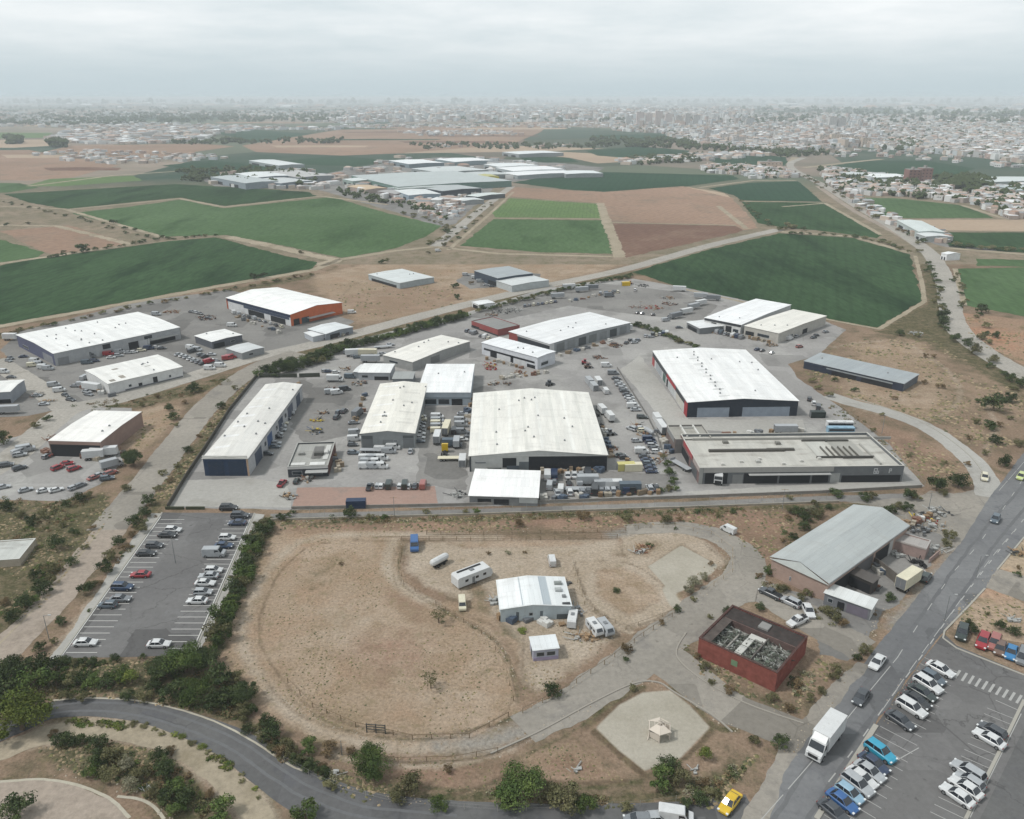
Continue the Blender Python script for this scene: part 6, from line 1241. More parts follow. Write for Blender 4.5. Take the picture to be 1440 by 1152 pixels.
zrow(Z5, 'between white shed and the boundary', [('van', 830, 700, 'silver', 85), ('hatch', 862, 670, 'grey', 90), ('van', 905, 725, 'white', 85), ('hatch', 958, 680, 'black', 90), ('van', 1030, 680, 'silver', 90), ('flat_trailer', 1025, 725, 'silver', 0), ('tarp_trailer', 1085, 685, 'silver', 0), ('flat_trailer', 1120, 745, 'grey', 0), ('container', 1190, 700, 'silver', 0), ('container', 1255, 700, 'white', 0), ('tarp_trailer', 1370, 735, 'slate', 0)], 90, 'left')
row('on the yard before the white long hall', G, [('trailer', 878, 466, 'white', 20), ('hatch', 888, 480, 'dark grey', 20), ('sedan', 892, 483, 'silver', 20), ('hatch', 915, 475, 'silver', 15), ('suv', 865, 486, 'brown', 0)], 0, 'left')
row('on the northern lot', 'vehicles on the northern lot', [('container', 880, 402, 'yellow', 5), ('loader', 886, 400, 'orange', 5), ('box_truck', 857, 418, 'grey', 20), ('trailer', 818, 411, 'silver', 15), ('trailer', 832, 408, 'grey', 10), ('trailer', 784, 420, 'silver', 12), ('trailer', 800, 407, 'white', 12), ('trailer', 985, 420, 'silver', 168), ('trailer', 1003, 423, 'grey', 165), ('trailer', 955, 410, 'white', 168), ('trailer', 975, 435, 'silver', 35), ('trailer', 965, 442, 'white', 35), ('trailer', 950, 448, 'grey', 35), ('trailer', 985, 430, 'white', 35), ('sedan', 955, 462, 'dark grey', 0), ('van', 936, 452, 'silver', 20), ('sedan', 943, 449, 'silver', 20), ('van', 983, 464, 'silver', 30)], 20, 'left')
row('beside the cream roofed warehouse', 'cars by the paired warehouses', [('van', 1110, 478, 'white', 45), ('sedan', 1120, 474, 'silver', 45), ('suv', 1124, 489, 'faded red', 30), ('sedan', 1144, 476, 'dark grey', 30), ('sedan', 1161, 468, 'grey', 30), ('hatch', 1148, 473, 'black', 30)], 30, 'left')
# western lots
Z1 = lambda x, y: (x / 4, 380 + y / 4)
GW = 'vehicles on the western lots'
zrow(Z1, 'at the end of the long warehouse', [('van', 200, 520, 'white', 0), ('van', 222, 538, 'silver', 0), ('van', 245, 555, 'white', 0), ('van', 272, 562, 'silver', 0), ('sedan', 60, 500, 'dark grey', -30), ('sedan', 50, 515, 'grey', -30), ('tarp_trailer', 60, 395, 'white', 0)], -10, 'left', GW)
zrow(Z1, 'along the long warehouse front', [('box_truck', 500, 495, 'grey', 15), ('van', 612, 480, 'red', 20), ('van', 672, 468, 'silver', 15), ('sedan', 725, 470, 'silver', 15), ('trailer', 795, 425, 'white', 15), ('sedan', 910, 445, 'dark grey', 15)], 15, 'left', GW)
zrow(Z1, 'left of the plain white shed', [('sedan', 425, 658, 'grey', 0), ('van', 465, 655, 'silver', 0), ('trailer', 520, 680, 'white', -20), ('sedan', 490, 690, 'silver', -20), ('sedan', 500, 705, 'grey', -20), ('sedan', 370, 710, 'dark grey', -35), ('sedan', 398, 735, 'dark grey', -20), ('van', 480, 615, 'silver', 80)], 0, 'left', GW)
zrow(Z1, 'in the row below the small dark workshop', [('sedan', 1005, 480, 'silver'), ('sedan', 1028, 487, 'white'), ('sedan', 1050, 495, 'silver'), ('sedan', 1072, 505, 'white'), ('sedan', 1095, 514, 'silver'), ('sedan', 1118, 522, 'grey'), ('sedan', 1140, 530, 'dark grey')], 60, 'left', GW)
zrow(Z1, 'around the red vans by the road', [('van', 1175, 522, 'red', 50), ('van', 1280, 505, 'red', 20), ('van', 1300, 498, 'red', 20), ('van', 1180, 560, 'white', 0), ('van', 1240, 545, 'white', 0), ('van', 1075, 445, 'white', -20), ('van', 1110, 455, 'silver', -20), ('sedan', 1190, 480, 'silver', 0)], 0, 'left', GW)
zrow(Z1, 'in front of the orange warehouse', [('sedan', 1080, 240, 'dark grey', -20), ('hatch', 1105, 243, 'silver', -20), ('sedan', 1125, 250, 'black', -20), ('van', 1335, 215, 'white', 0), ('sedan', 1170, 275, 'dark grey', 0), ('van', 1305, 318, 'white', 0), ('van', 880, 255, 'silver', 0)], 0, 'left', GW)
zrow(Z1, 'in front of the brown garage', [('suv', 112, 1122, 'dark grey', 50), ('suv', 327, 1120, 'red', 60), ('sedan', 378, 1095, 'red', 25), ('suv', 420, 1125, 'red', 50), ('pickup', 300, 1040, 'faded red', 80), ('tarp_trailer', 530, 1065, 'white', 12), ('trailer', 590, 1050, 'white', 12), ('box_truck', 640, 1110, 'silver', 40), ('van', 112, 1035, 'silver', 60), ('hatch', 265, 1055, 'grey', 80)], 50, 'left', GW)
Z6 = lambda x, y: (x / 4, 660 + y / 4)
zrow(Z6, 'at the lower edge of the garage lot', [('sedan', 18, 108, 'silver', 30), ('sedan', 145, 125, 'silver', 40), ('sedan', 248, 128, 'white', 30), ('sedan', 318, 125, 'white', 40), ('hatch', 418, 112, 'silver', 60), ('hatch', 455, 98, 'grey', 60), ('sedan', 530, 55, 'faded red', 55), ('sedan', 560, 40, 'silver', 55), ('suv', 605, 60, 'slate', 20), ('suv', 625, 30, 'faded red', 55)], 30, 'left', GW)
row('by the edge workshop', GW, [('sedan', 62, 570, 'silver', 10), ('trailer', 12, 582, 'silver', 5), ('van', 5, 525, 'white', 0), ('sedan', 16, 532, 'dark grey', 0), ('sedan', 52, 558, 'grey', 0)], 0, 'left')
row('around the distant blue fronted warehouse', 'vehicles beyond the main lane', [('van', 668, 392, 'white', 0), ('van', 675, 397, 'silver', 10), ('sedan', 684, 402, 'silver', 0), ('sedan', 692, 404, 'dark grey', 0), ('van', 760, 402, 'white', 20), ('van', 655, 388, 'silver', 0), ('van', 616, 354, 'white', 20), ('van', 655, 322, 'white', 60), ('van', 495, 441, 'white', 10)], 0, 'left')

CW = ['white', 'silver', 'grey', 'dark grey', 'black', 'white', 'silver', 'slate', 'navy', 'cream']
def filerow(desc, a, b, n, head, seed, kinds=('sedan', 'hatch', 'van', 'suv'), group=G, gap=.12, fr='left'):
    rs = random.Random(seed); wa, wb = P(*a), P(*b); k_ = 0; it = []
    for i in range(n):
        if rs.random() < gap: continue
        f = (i + .5) / n; x, y = lerp(a, b, f) if abs(wa.y - wb.y) < 25 else (None, None)
        p = wa.lerp(wb, f); t_ = (Vector((0, 0, 0)) + p) ; d = Vector((p.x, p.y, -CAMZ)); zc = d.y * cos(PIT) - d.z * sin(PIT); yc = d.y * sin(PIT) + d.z * cos(PIT)
        it.append((rs.choice(kinds), 720 + F * d.x / zc, 576 - F * yc / zc, rs.choice(CW)))
    row(desc, group, it, head, fr, 6)
filerow('along the far side of the inner yard', (878, 484), (905, 478), 5, 60, 1)
filerow('in the short file beside the low hedge', (905, 474), (940, 470), 7, 80, 2)
filerow('at the head of the depot lane', (900, 602), (925, 640), 9, 5, 3)
filerow('on the near side of the boundary wall', (762, 696), (935, 688), 20, 90, 4, ('van', 'sedan', 'hatch', 'pickup'), gap=.3)
filerow('under the big hall black panel', (765, 672), (850, 668), 9, 90, 5, ('sedan', 'hatch', 'van'), gap=.25)
filerow('along the cream shed east wall', (590, 625), (592, 585), 8, 0, 6)
filerow('behind the silver vans near the gate', (455, 523), (480, 526), 5, 20, 7)
filerow('on the pale yard north of the alley', (486, 497), (505, 505), 4, 10, 8)
filerow('behind the small white flat shed', (520, 505), (540, 498), 4, 40, 9)
filerow('below the low red walled building', (655, 466), (690, 478), 7, 60, 10)
filerow('beside the pipe stacks, upper line', (735, 432), (790, 424), 9, 80, 11)
filerow('on the northern lot middle line', (840, 415), (905, 408), 8, 80, 12, gap=.4)
filerow('on the northern lot front line', (885, 440), (945, 447), 8, 60, 13, gap=.3)
filerow('before the white paired warehouse', (995, 465), (1045, 477), 9, 60, 14)
filerow('behind the red banded warehouse', (1062, 492), (1095, 500), 5, 40, 15, gap=.3)
filerow('on the apron right of red banded warehouse', (1135, 560), (1160, 585), 4, 70, 16, gap=.3)
filerow('along the orange warehouse front wall', (325, 440), (400, 462), 10, 120, 17, group='vehicles on the western lots')
filerow('on the western lot between workshops', (262, 492), (310, 512), 8, 60, 18, group='vehicles on the western lots', gap=.2)
filerow('on the western lot by the diagonal lane', (30, 500), (88, 555), 8, 20, 19, group='vehicles on the western lots', gap=.3)
filerow('beside the curved roof shed', (455, 478), (492, 470), 6, 80, 20, group='vehicles on the western lots')
filerow('below the long warehouse front', (105, 516), (235, 486), 12, 20, 21, group='vehicles on the western lots', gap=.35)
filerow('at the far end of the garage lot', (5, 660), (50, 625), 5, 30, 22, group='vehicles on the western lots', gap=.3)
filerow('in the northern industrial car park, front', (590, 300), (640, 285), 12, 80, 23, group='distant parked vehicles')
filerow('in the northern industrial car park, back', (600, 292), (655, 280), 12, 80, 24, group='distant parked vehicles')

# ================================================================== YARD CLUTTER
def heap(px, py, r, label, name='scrap_heap', n=26, mats=('scrap_dark', 'scrap_light', 'rust', 'timber'), h=.9, cat='scrap heap', seed=0, ax=1.0, rz=0.0):
    rnd = random.Random(seed or int(px * 7 + py)); p = P(px, py); q = MB()
    for i in range(n):
        a_, d = rnd.uniform(0, 2 * pi), r * sqrt(rnd.random()); x, y = d * cos(a_) * ax, d * sin(a_); k = rnd.random(); s_ = rnd.uniform(.25, .9); zb = rnd.uniform(0, h * .6) * (1 - d / r / 1.3)
        if k < .5: q.box(x, y, zb, x + s_, y + s_ * rnd.uniform(.4, 1.2), zb + rnd.uniform(.15, h * .6), mi=rnd.randrange(len(mats)))
        else: b_ = rnd.uniform(0, pi); l = rnd.uniform(.8, 2.6); q.bar((x, y, zb + .05), (x + l * cos(b_), y + l * sin(b_), rnd.uniform(.05, h)), rnd.uniform(.03, .12), n=4, mi=rnd.randrange(len(mats)))
    o = link(name, q.mesh(name, [MATS[m] for m in mats]), None, None, (p.x, p.y, .03), rz); OCC.append((p.x, p.y, r)); return tag(o, label, cat)
def pallets(px, py, n, label, rz=0.0, col='timber'):
    p = P(px, py); q = MB()
    for i in range(n):
        z = i * .16
        for j in range(5): q.box(-.6, -.5 + j * .22, z + .1, .6, -.36 + j * .22, z + .13)
        for x in (-.6, -.06, .5): q.box(x, -.5, z, x + .1, .52, z + .1)
    o = link('pallet_stack', q.mesh('pallet_stack', MATS[col]), None, None, (p.x, p.y, .03), rz); return tag(o, label, 'pallets')
HEAPS = [
 (445, 592, 2.2, 'yellowish digger parts heap in the yard by the long shed', ('timber', 'yellow_paint', 'scrap_dark')), (443, 608, 2.4, 'blue and yellow scrap heap north of the black fronted office', ('blue_tarp', 'yellow_paint', 'scrap_dark')),
 (455, 582, 1.6, 'small dark scrap beside the yellowish heap', None), (430, 676, 2.0, 'grey rubble pile next to the black fronted office wall', None), (405, 700, 1.8, 'light rubble left of the red paving', ('scrap_light', 'timber', 'scrap_dark')),
 (505, 540, 3.0, 'mixed scrap pile at the corner of the cream roofed shed', None), (462, 548, 1.8, 'shrubby scrap beside the silver vans', ('scrap_dark', 'scrap_dark', 'rust')),
 (485, 520, 2.2, 'scattered pipes near the small white flat shed', None), (688, 514, 2.6, 'orange and green machinery scrap in the inner yard', ('red_paint', 'yellow_paint', 'scrap_light')),
 (690, 519, 2.6, 'orange plates lying in front of the machinery scrap', ('rust', 'red_paint')), (730, 525, 2.6, 'reddish timber stack along the inner yard track', ('rust', 'timber')), (720, 529, 1.4, 'pale rubble at the left end of the timber stack', ('scrap_light',)),
 (692, 541, 2.0, 'grey rubble heap right of the bright white hall', None), (712, 541, 1.6, 'thin row of debris right of the grey rubble heap', None), (770, 500, 2.0, 'weedy debris at the white walled shed corner', ('scrap_dark', 'scrap_light')),
 (838, 600, 2.4, 'tyres and dark scrap left of the white box trucks', ('scrap_dark', 'tyre')), (832, 585, 2.0, 'dark scrap along the big hall back corner', ('scrap_dark', 'tyre')), (860, 632, 1.8, 'flat scrap on the lane east of the big hall', None),
 (865, 487, 3.0, 'brown rubble ring in the inner yard', ('rust', 'scrap_dark', 'timber')), (842, 504, 2.6, 'dark machinery line behind the red loader', ('scrap_dark', 'rust')), (918, 434, 5.0, 'orange rubble spread on the northern lot', ('rust', 'red_paint', 'timber')),
 (940, 428, 4.0, 'brown scrap row on the northern lot', ('rust', 'scrap_dark')), (895, 433, 3.0, 'thin rust scrap left of the orange rubble', ('rust', 'scrap_light')), (905, 403, 3.5, 'dark brush heap behind the yellow container', ('scrap_dark',)),
 (702, 440, 5.0, 'dark pipe stacks beside the hedge on the northern lot', ('scrap_dark', 'scrap_light')), (720, 437, 5.0, 'second field of dark pipes on the northern lot', ('scrap_dark', 'scrap_light')), (690, 444, 3.0, 'pipes lying next to the low red walled building', None),
 (1050, 470, 4.0, 'junk line before the paired warehouses', None), (1068, 478, 4.0, 'junk heap between paired warehouses and the lane', ('scrap_dark', 'timber')), (1010, 468, 3.5, 'pallet debris before the white paired warehouse', None), (1085, 486, 3.0, 'broken timber at the lane end by the cream warehouse', ('timber', 'scrap_dark')), (1030, 466, 3.0, 'boxes and debris under the white warehouse doors', None),
 (920, 650, 2.2, 'loose scrap between the two car files', None), (905, 612, 2.0, 'small trailers scrap above the car file', None), (895, 600, 1.6, 'metal frames right of the dark tall car', None), (933, 640, 2.0, 'rubbish along the depot kerb', None),
 (840, 684, 1.8, 'steel offcuts before the boundary strip', ('steel', 'scrap_light')), (700, 659, 1.6, 'crates under the big hall front', ('scrap_light', 'timber')), (790, 662, 1.6, 'white bundles along the black panel of the hall', ('scrap_light',)), (830, 663, 1.8, 'pale blocks along the right half of the black panel', ('scrap_light', 'steel')),
 (645, 698, 2.0, 'dark bins and bags left of the white flat shed', ('scrap_dark', 'scrap_light')), (1210, 777, 2.6, 'white and grey machine scrap by the white cube room', ('scrap_light', 'steel', 'scrap_dark')), (1231, 778, 2.4, 'pale sheets heap in the walled scrap yard', ('scrap_light', 'steel')), (1262, 782, 1.8, 'white scrap by the pinkish annex wall', ('scrap_light',)),
 (1200, 785, 2.4, 'dark metal scrap under the gabled warehouse wall', ('scrap_dark', 'rust')), (1196, 818, 2.6, 'black scrap under the dark car port', ('scrap_dark', 'tyre')), (1222, 826, 2.0, 'dark engine parts right of the car port', ('scrap_dark', 'rust')), (1300, 730, 3.4, 'coloured pallets and junk rows near the junction', ('red_paint', 'scrap_light', 'yellow_paint', 'scrap_dark')),
 (1320, 722, 3.2, 'dark junk rows beside the coloured pallets', ('scrap_dark', 'scrap_light')), (1310, 742, 3.0, 'pale scrap heap near the pinkish annex corner', ('scrap_light', 'timber')), (1290, 748, 3.0, 'green and grey junk behind the pinkish annex', ('scrap_dark', 'steel')), (1318, 776, 2.2, 'white sacks beside the main road edge', ('scrap_light',)), (1290, 795, 1.8, 'dark tyres by the scrap yard gate', ('tyre',)),
 (693, 848, 1.4, 'white bags against the barn side wall', ('scrap_light',)), (795, 862, 1.4, 'debris at the barn front corner', None), (812, 862, 1.6, 'white junk behind the round nosed caravan', ('scrap_light', 'steel')), (812, 898, 1.2, 'cream stone block on the paddock dirt', ('scrap_light', 'timber')), (828, 898, 1.4, 'planks beside the caravans', ('timber',)), (722, 872, 1.3, 'small junk before the barn front', None),
 (797, 822, 1.0, 'black bin at the barn back corner', ('scrap_dark',)), (807, 1085, .9, 'single white boulder on the orange patch', ('scrap_light',)), (975, 1086, .8, 'white rubbish bag by the twin shrubs', ('scrap_light',)), (471, 1089, .8, 'white bag lying near the round shrub', ('scrap_light',)), (206, 1112, .9, 'white sheets dumped in the scrub island', ('scrap_light',)),
 (905, 772, 1.8, 'reddish branches heap in the paddock corner', ('rust', 'timber')), (898, 778, 1.4, 'pinkish stones left of the branches heap', ('rust', 'scrap_light')), (1090, 660, 1.0, 'parts beside the depot shopfront', None), (200, 452, 3, 'pale planks behind the long warehouse', ('scrap_light', 'timber')), (240, 440, 4, 'long low timber row on the western lot', ('rust', 'timber')), (290, 448, 5, 'dark scrap row before the orange warehouse', ('scrap_dark', 'rust')),
 (52, 557, 2.5, 'dark and rusty junk beside the diagonal lane', ('scrap_dark', 'rust', 'scrap_light')), (65, 567, 2.0, 'pale rubble at the lane corner', ('scrap_light', 'timber')), (70, 618, 1.6, 'debris left of the brown garage', ('rust', 'scrap_light')), (162, 640, 2.5, 'tarped junk right of the white box trailers', ('scrap_dark', 'rust', 'scrap_light')), (1288, 470, 3, 'small rubbish on the dry ground', ('scrap_light',)),
 (1010, 446, 3, 'pipes stacked left of the paired warehouses', ('steel', 'scrap_light')), (940, 420, 3.5, 'grey scrap beside the long trailers', None), (1432, 780, 1.8, 'green junk at the right edge of the verge', ('scrap_dark', 'timber')), (1424, 874, 1.2, 'little white cabinet on the verge behind the parked cars', ('scrap_light',)), (320, 505, 2.2, 'junk beside the road bend sheds', None), (462, 476, 2.4, 'dark clutter before the curved roof shed', ('scrap_dark', 'rust')), (480, 472, 2.0, 'vehicles scrap row right of the curved roof shed', None)]
for i, (x, y, r_, lb, ms) in enumerate(HEAPS):
    nm = {'heap': 'scrap_heap'}.get('heap')
    one = r_ < 1.05
    heap(x, y, r_ * (.7 if one else 1), lb, 'rubbish_pile' if one else 'scrap_heap', 7 if one else int(10 + r_ * 8), ms or ('scrap_dark', 'scrap_light', 'rust', 'timber'), h=.5 if one else 1.0, cat='rubbish' if one else 'scrap heap')
for i, (x, y, n_) in enumerate([(520, 690, 6), (604, 604, 5), (420, 540, 4), (1285, 700, 5), (1275, 738, 8), (1268, 736, 6), (882, 648, 5), (955, 655, 5), (1000, 462, 9), (1030, 475, 7)]):
    pallets(x, y, n_, 'stack of %d wooden pallets, %s from the left among the pallet stacks' % (n_, ORD[1 + sorted([520, 604, 420, 1285, 1275, 1268, 882, 955, 1000, 1030]).index(x)]), rz=i * .5)

def prow(desc, a, b, n, seed):
    rs = random.Random(seed)
    for i in range(n):
        x, y = lerp(a, b, (i + .5 + rs.uniform(-.3, .3)) / n); k_ = rs.randrange(3)
        if k_ == 0: pallets(x, y, rs.randint(3, 9), 'pallet stack, %s from left of the goods %s' % (ORD[i + 1], desc), rs.uniform(0, 3))
        else:
            p = P(x, y); q = MB(); m_ = rs.randint(2, 4); w_ = rs.uniform(.8, 1.5)
            for j in range(m_): q.box(-w_ / 2 + (j % 2) * w_ * 1.04, -.5 + (j // 2) * 1.05, 0, w_ / 2 + (j % 2) * w_ * 1.04, .5 + (j // 2) * 1.05, rs.uniform(.6, 1.5))
            o = link('crate_stack', q.mesh('crate_stack', MATS['cargo_panel']), None, C(rs.choice(['b9b6ae', '8a7a66', '6d7074', 'a39a8a', '4d5a6b', '7b5a4a', 'd0d0cc'])), (p.x, p.y, .04), rs.uniform(0, 3)); tag(o, 'crates, %s from left of the goods %s' % (ORD[i + 1], desc), 'crates', 'goods ' + desc)
for i, (d_, a_, b_, n_) in enumerate([('along the boundary wall', (760, 703), (935, 694), 12), ('before the black hall panel', (765, 666), (850, 663), 10), ('beside the big hall east wall', (846, 600), (862, 645), 8), ('beside the office', (470, 640), (478, 665), 5),
    ('along the cream shed west wall', (500, 600), (512, 555), 7), ('between bright hall and big hall', (662, 560), (660, 620), 7), ('in the inner yard middle', (700, 535), (770, 525), 8), ('below the white long warehouse', (775, 505), (860, 480), 9),
    ('in front of the white walled shed', (680, 505), (740, 520), 7), ('on the northern lot', (800, 425), (870, 410), 9), ('before the paired warehouses', (985, 460), (1085, 484), 12), ('behind the depot', (1010, 612), (1140, 608), 8), ('left of the depot wing', (925, 600), (945, 640), 6),
    ('along the orange warehouse', (330, 446), (398, 470), 8), ('along the long western warehouse', (90, 512), (240, 475), 11), ('behind the plain white shed', (115, 545), (160, 560), 5), ('in the scrap yard', (1210, 790), (1250, 810), 7), ('behind the scrap yard annex', (1275, 745), (1310, 725), 7), ('in the garage lot', (60, 635), (150, 650), 6), ('around the barn', (690, 870), (800, 880), 5)]):
    prow(d_, a_, b_, n_, 50 + i)

# ================================================================== WALLS, FENCES, POLES
obj_mat('block_wall', .9, .15, 0, .2, .7, dirt=C('5b5348'), dirtamt=.5)
def wallrun(name, label, pts, h, t_=.2, col='9a9488', cat='wall', world=False):
    q = px2w(pts); L_, R_ = offset_line(q, t_); m_ = MB()
    rings = [[(l[0], l[1], 0), (l[0], l[1], h), (r[0], r[1], h), (r[0], r[1], 0)] for l, r in zip(L_, R_)]
    m_.loft(rings); o = m_.build(name, MATS['block_wall'], None, C(col)); return tag(o, label, cat)
def fence(label, pts, h=1.5, step=3.0, col='9b9d99', rails=2, name='wire_fence', rad=.035, gap=0.0):
    q = resample(px2w(pts), False, step)
    r = empty(name, (q[0][0], q[0][1], 0)); tag(r, label, 'fence'); ox, oy = q[0]
    me = MB(); me.bar((0, 0, 0), (0, 0, h + .08), rad, n=4); pm = me.mesh('fence_post', MATS['trim_paint'])
    rnd = random.Random(label)
    for x, y in q[:100]: 
        if rnd.random() >= gap: link('post', pm, r, C(col), (x - ox, y - oy, 0))
    w_ = MB()
    for k in range(rails):
        z = h * (k + 1) / rails
        for (a, b) in zip(q[:-1], q[1:]): w_.bar((a[0] - ox, a[1] - oy, z), (b[0] - ox, b[1] - oy, z), .012 if rad < .05 else rad * .7, n=3)
    w_.build('rail', MATS['trim_paint'], r, C(col))
wallrun('boundary_wall', 'low grey wall along the northern edge of the service strip', [(410, 716.5), (640, 712), (960, 701), (1150, 694), (1296, 686)], .9, .2, '918e88')
wallrun('boundary_wall', 'pale low wall along the southern edge of the service strip', [(380, 732), (640, 725), (960, 714.5), (1180, 706.5)], .5, .2, 'a8a193')
wallrun('hedge_wall', 'dark boundary wall along the lane west of the long blue fronted shed', [(236, 716), (262, 672), (290, 630), (322, 580), (350, 545), (362, 530)], 1.4, .25, '57544d')
wallrun('hedge_wall', 'low dark wall behind the long blue fronted shed', [(365, 531), (418, 531)], 1.6, .3, '4c5047'); wallrun('hedge_wall', 'short dark wall piece right of the gate behind the long shed', [(421, 531), (450, 530)], 1.6, .3, '4c5047')
wallrun('hedge_wall', 'low clipped looking dark wall at the top of the striped lot, left piece', [(233, 716.5), (259, 716.5)], .8, .4, '4a4f3d'); wallrun('hedge_wall', 'low dark wall at the top of the striped lot, right piece', [(262, 716.5), (288, 716.5)], .8, .4, '4a4f3d')
wallrun('divider_wall', 'low divider wall between car file and depot lane', [(868, 518), (885, 545), (910, 585), (925, 615), (935, 650), (945, 690)], .6, .2, '7c7b78')
wallrun('yard_wall', 'dark high wall across the walled scrap yard', [(1222, 793), (1238, 803), (1265, 825)], 2.4, .2, '6b6660'); wallrun('yard_wall', 'grey wall in the scrap yard under the gabled warehouse', [(1204, 808), (1228, 778)], 2.0, .2, '75716a')
wallrun('yard_wall', 'pink stained wall closing the scrap yard by the road', [(1306, 792), (1320, 780)], 1.2, .2, 'a58f88')
fence('thin post fence along the service strip below the red paving', [(395, 728), (640, 721), (800, 715)], 2.0, 3.5)
fence('thin post fence along the service strip before the depot', [(800, 715), (960, 710), (1180, 702)], 2.0, 3.5)
fence('double rail paddock fence along the upper rutted track', [(600, 752), (700, 752), (800, 750), (880, 747)], 1.1, 3, '8c7c66', 2, 'paddock_fence', .075)
fence('lower rail fence of the upper paddock track', [(565, 760), (700, 760), (800, 759), (868, 757)], 1.1, 3, '8c7c66', 2, 'paddock_fence', .075)
fence('leaning fence between big paddock and barn yard', [(566, 765), (562, 800), (568, 822), (600, 842), (640, 868), (690, 900), (712, 945), (722, 985)], 1.0, 2.6, '7d6b55', 1, 'paddock_fence', .075, .2)
fence('post fence round the big paddock bottom', [(405, 960), (440, 995), (500, 1022), (580, 1040), (660, 1038), (715, 1008)], 1.0, 3, '7d6b55', 1, 'paddock_fence', .075, .15)
fence('outer post fence below the big paddock track', [(480, 1062), (560, 1072), (640, 1070), (700, 1058)], 1.0, 3.4, '7d6b55', 1, 'paddock_fence', .06, .1)
fence('fence along the lane edge of the barn yard', [(735, 1003), (790, 975), (850, 935), (905, 895), (945, 868)], 1.1, 3, '8f8069', 1, 'paddock_fence', .075, .1)
fence('fence round the oval small paddock', [(800, 783), (822, 850), (880, 886), (948, 862)], .9, 2.6, '9a8b74', 1, 'paddock_fence', .06, .2)
fence('fence round the bend of the right paddock', [(880, 744), (950, 742), (1000, 752), (1030, 775), (1030, 805), (990, 835)], 1.0, 3, '9a8b74', 1, 'paddock_fence', .06, .1)
fence('thin fence along the dark bay lane below scrub', [(400, 1072), (470, 1110), (560, 1132), (700, 1142), (900, 1135), (1000, 1120)], 1.2, 4, 'a5a39c')
fence('thin fence beside the pale curved road', [(1180, 575), (1250, 628), (1300, 684)], 1.6, 4)
# timber frame gate in the big paddock
def gate():
    a, b = P(516, 1030), P(542, 1032); r = empty('timber_gate', a, atan2((b - a).y, (b - a).x)); tag(r, 'dark timber hurdle gate standing at the bottom of the big paddock', 'gate'); L = (b - a).length
    for x in (0, L / 2, L): q = MB(); q.box(x - .08, -.08, 0, x + .08, .08, 1.9); q.build('post', MATS['scrap_dark'], r)
    for z in (.7, 1.2, 1.7): q = MB(); q.box(0, -.05, z, L, .05, z + .12); q.build('rail', MATS['scrap_dark'], r)
gate()
# wooden pavilion on the pale pad
def pavilion():
    p = P(927, 1033); r = empty('wooden_pavilion', p, radians(20)); r.scale = (.85, .85, .85); tag(r, 'small unfinished wooden pavilion on the pale gravel pad', 'pavilion')
    for k in range(6):
        a = k * pi / 3; x, y = 2.3 * cos(a), 2.3 * sin(a); a2 = a + pi / 3; x2, y2 = 2.3 * cos(a2), 2.3 * sin(a2)
        q = MB(); q.bar((x, y, 0), (x, y, 2.1), .11); q.build('post', MATS['pav_wood'], r)
        q = MB(); q.bar((x, y, 2.1), (x2, y2, 2.1), .1, n=4); q.bar((x * 1.12, y * 1.12, 2.05), (0, 0, 3.1), .09, n=4); q.bar((x * .5, y * .5, 2.6), (x2 * .5, y2 * .5, 2.6), .07, n=4); q.build('beam', MATS['pav_wood'], r)
        if k in (0, 2, 3, 5): q = MB(); q.quad((x, y, .2), (x2, y2, .2), (x2, y2, 1.5 if k != 3 else 2), (x, y, 1.5)); q.quad((x * .97, y * .97, 1.5), (x2 * .97, y2 * .97, 1.5), (x2 * .97, y2 * .97, .2), (x * .97, y * .97, .2)); q.build('side_panel', MATS['pav_wood'], r)
        if k in (1, 3, 4): q = MB(); q.quad((x * 1.1, y * 1.1, 2.1), (x2 * 1.1, y2 * 1.1, 2.1), (x2 * .35, y2 * .35, 2.85), (x * .35, y * .35, 2.85)); q.build('roof_panel', MATS['pav_wood'], r)
    q = MB(); q.bar((0, 0, 3.0), (0, 0, 3.3), .25, .05); q.build('finial', MATS['pav_wood'], r)
    q = MB(); q.bar((-3, -.6, .05), (-2.2, .2, 1.2), .08, n=4); q.build('plank', MATS['pav_wood'], r)
plain('pav_wood', C('cfc5b8'), .85)
pavilion()
# lamp and utility poles
def pole(px, py, label, h=7, arm=1.2, name='lamp_post', rz=0):
    p = P(px, py); r = empty(name, p, rz); tag(r, label, 'lamp post' if arm else 'pole')
    q = MB(); q.bar((0, 0, 0), (0, 0, h), .09, .05); q.build('pole', MATS['galvanised'], r)
    if arm: q = MB(); q.bar((0, 0, h), (arm, 0, h + .2), .04); q.build('arm', MATS['galvanised'], r); q = MB(); q.box(arm - .1, -.12, h + .12, arm + .5, .12, h + .24); q.build('lamp_head', MATS['trim_paint'], r, C('b5b7b6'))
    else: q = MB(); q.bar((-.9, 0, h - .3), (.9, 0, h - .3), .05, n=4); q.build('crossarm', MATS['timber'], r)
for x, y, lb, a in [(70, 902, 'white lamp post on the lane left of the striped lot', 1), (247, 792, 'lamp standing on the striped lot centre', 1), (1328, 872, 'lamp post at the main road kerb corner', 1), (1372, 815, 'lamp post by the side road mouth', 1), (481, 1062, 'short dark post by the round shrub', 0), (555, 728, 'utility pole behind the service strip, left one', 0), (1100, 716, 'utility pole behind the service strip, right one', 0), (1305, 720, 'utility pole by the junction junk', 0), (900, 440, 'utility pole by the hedge of the northern lot', 0), (1240, 610, 'utility pole beside the curved pale road', 0)]:
    pole(x, y, lb, 3 if 'short' in lb else 6, a)
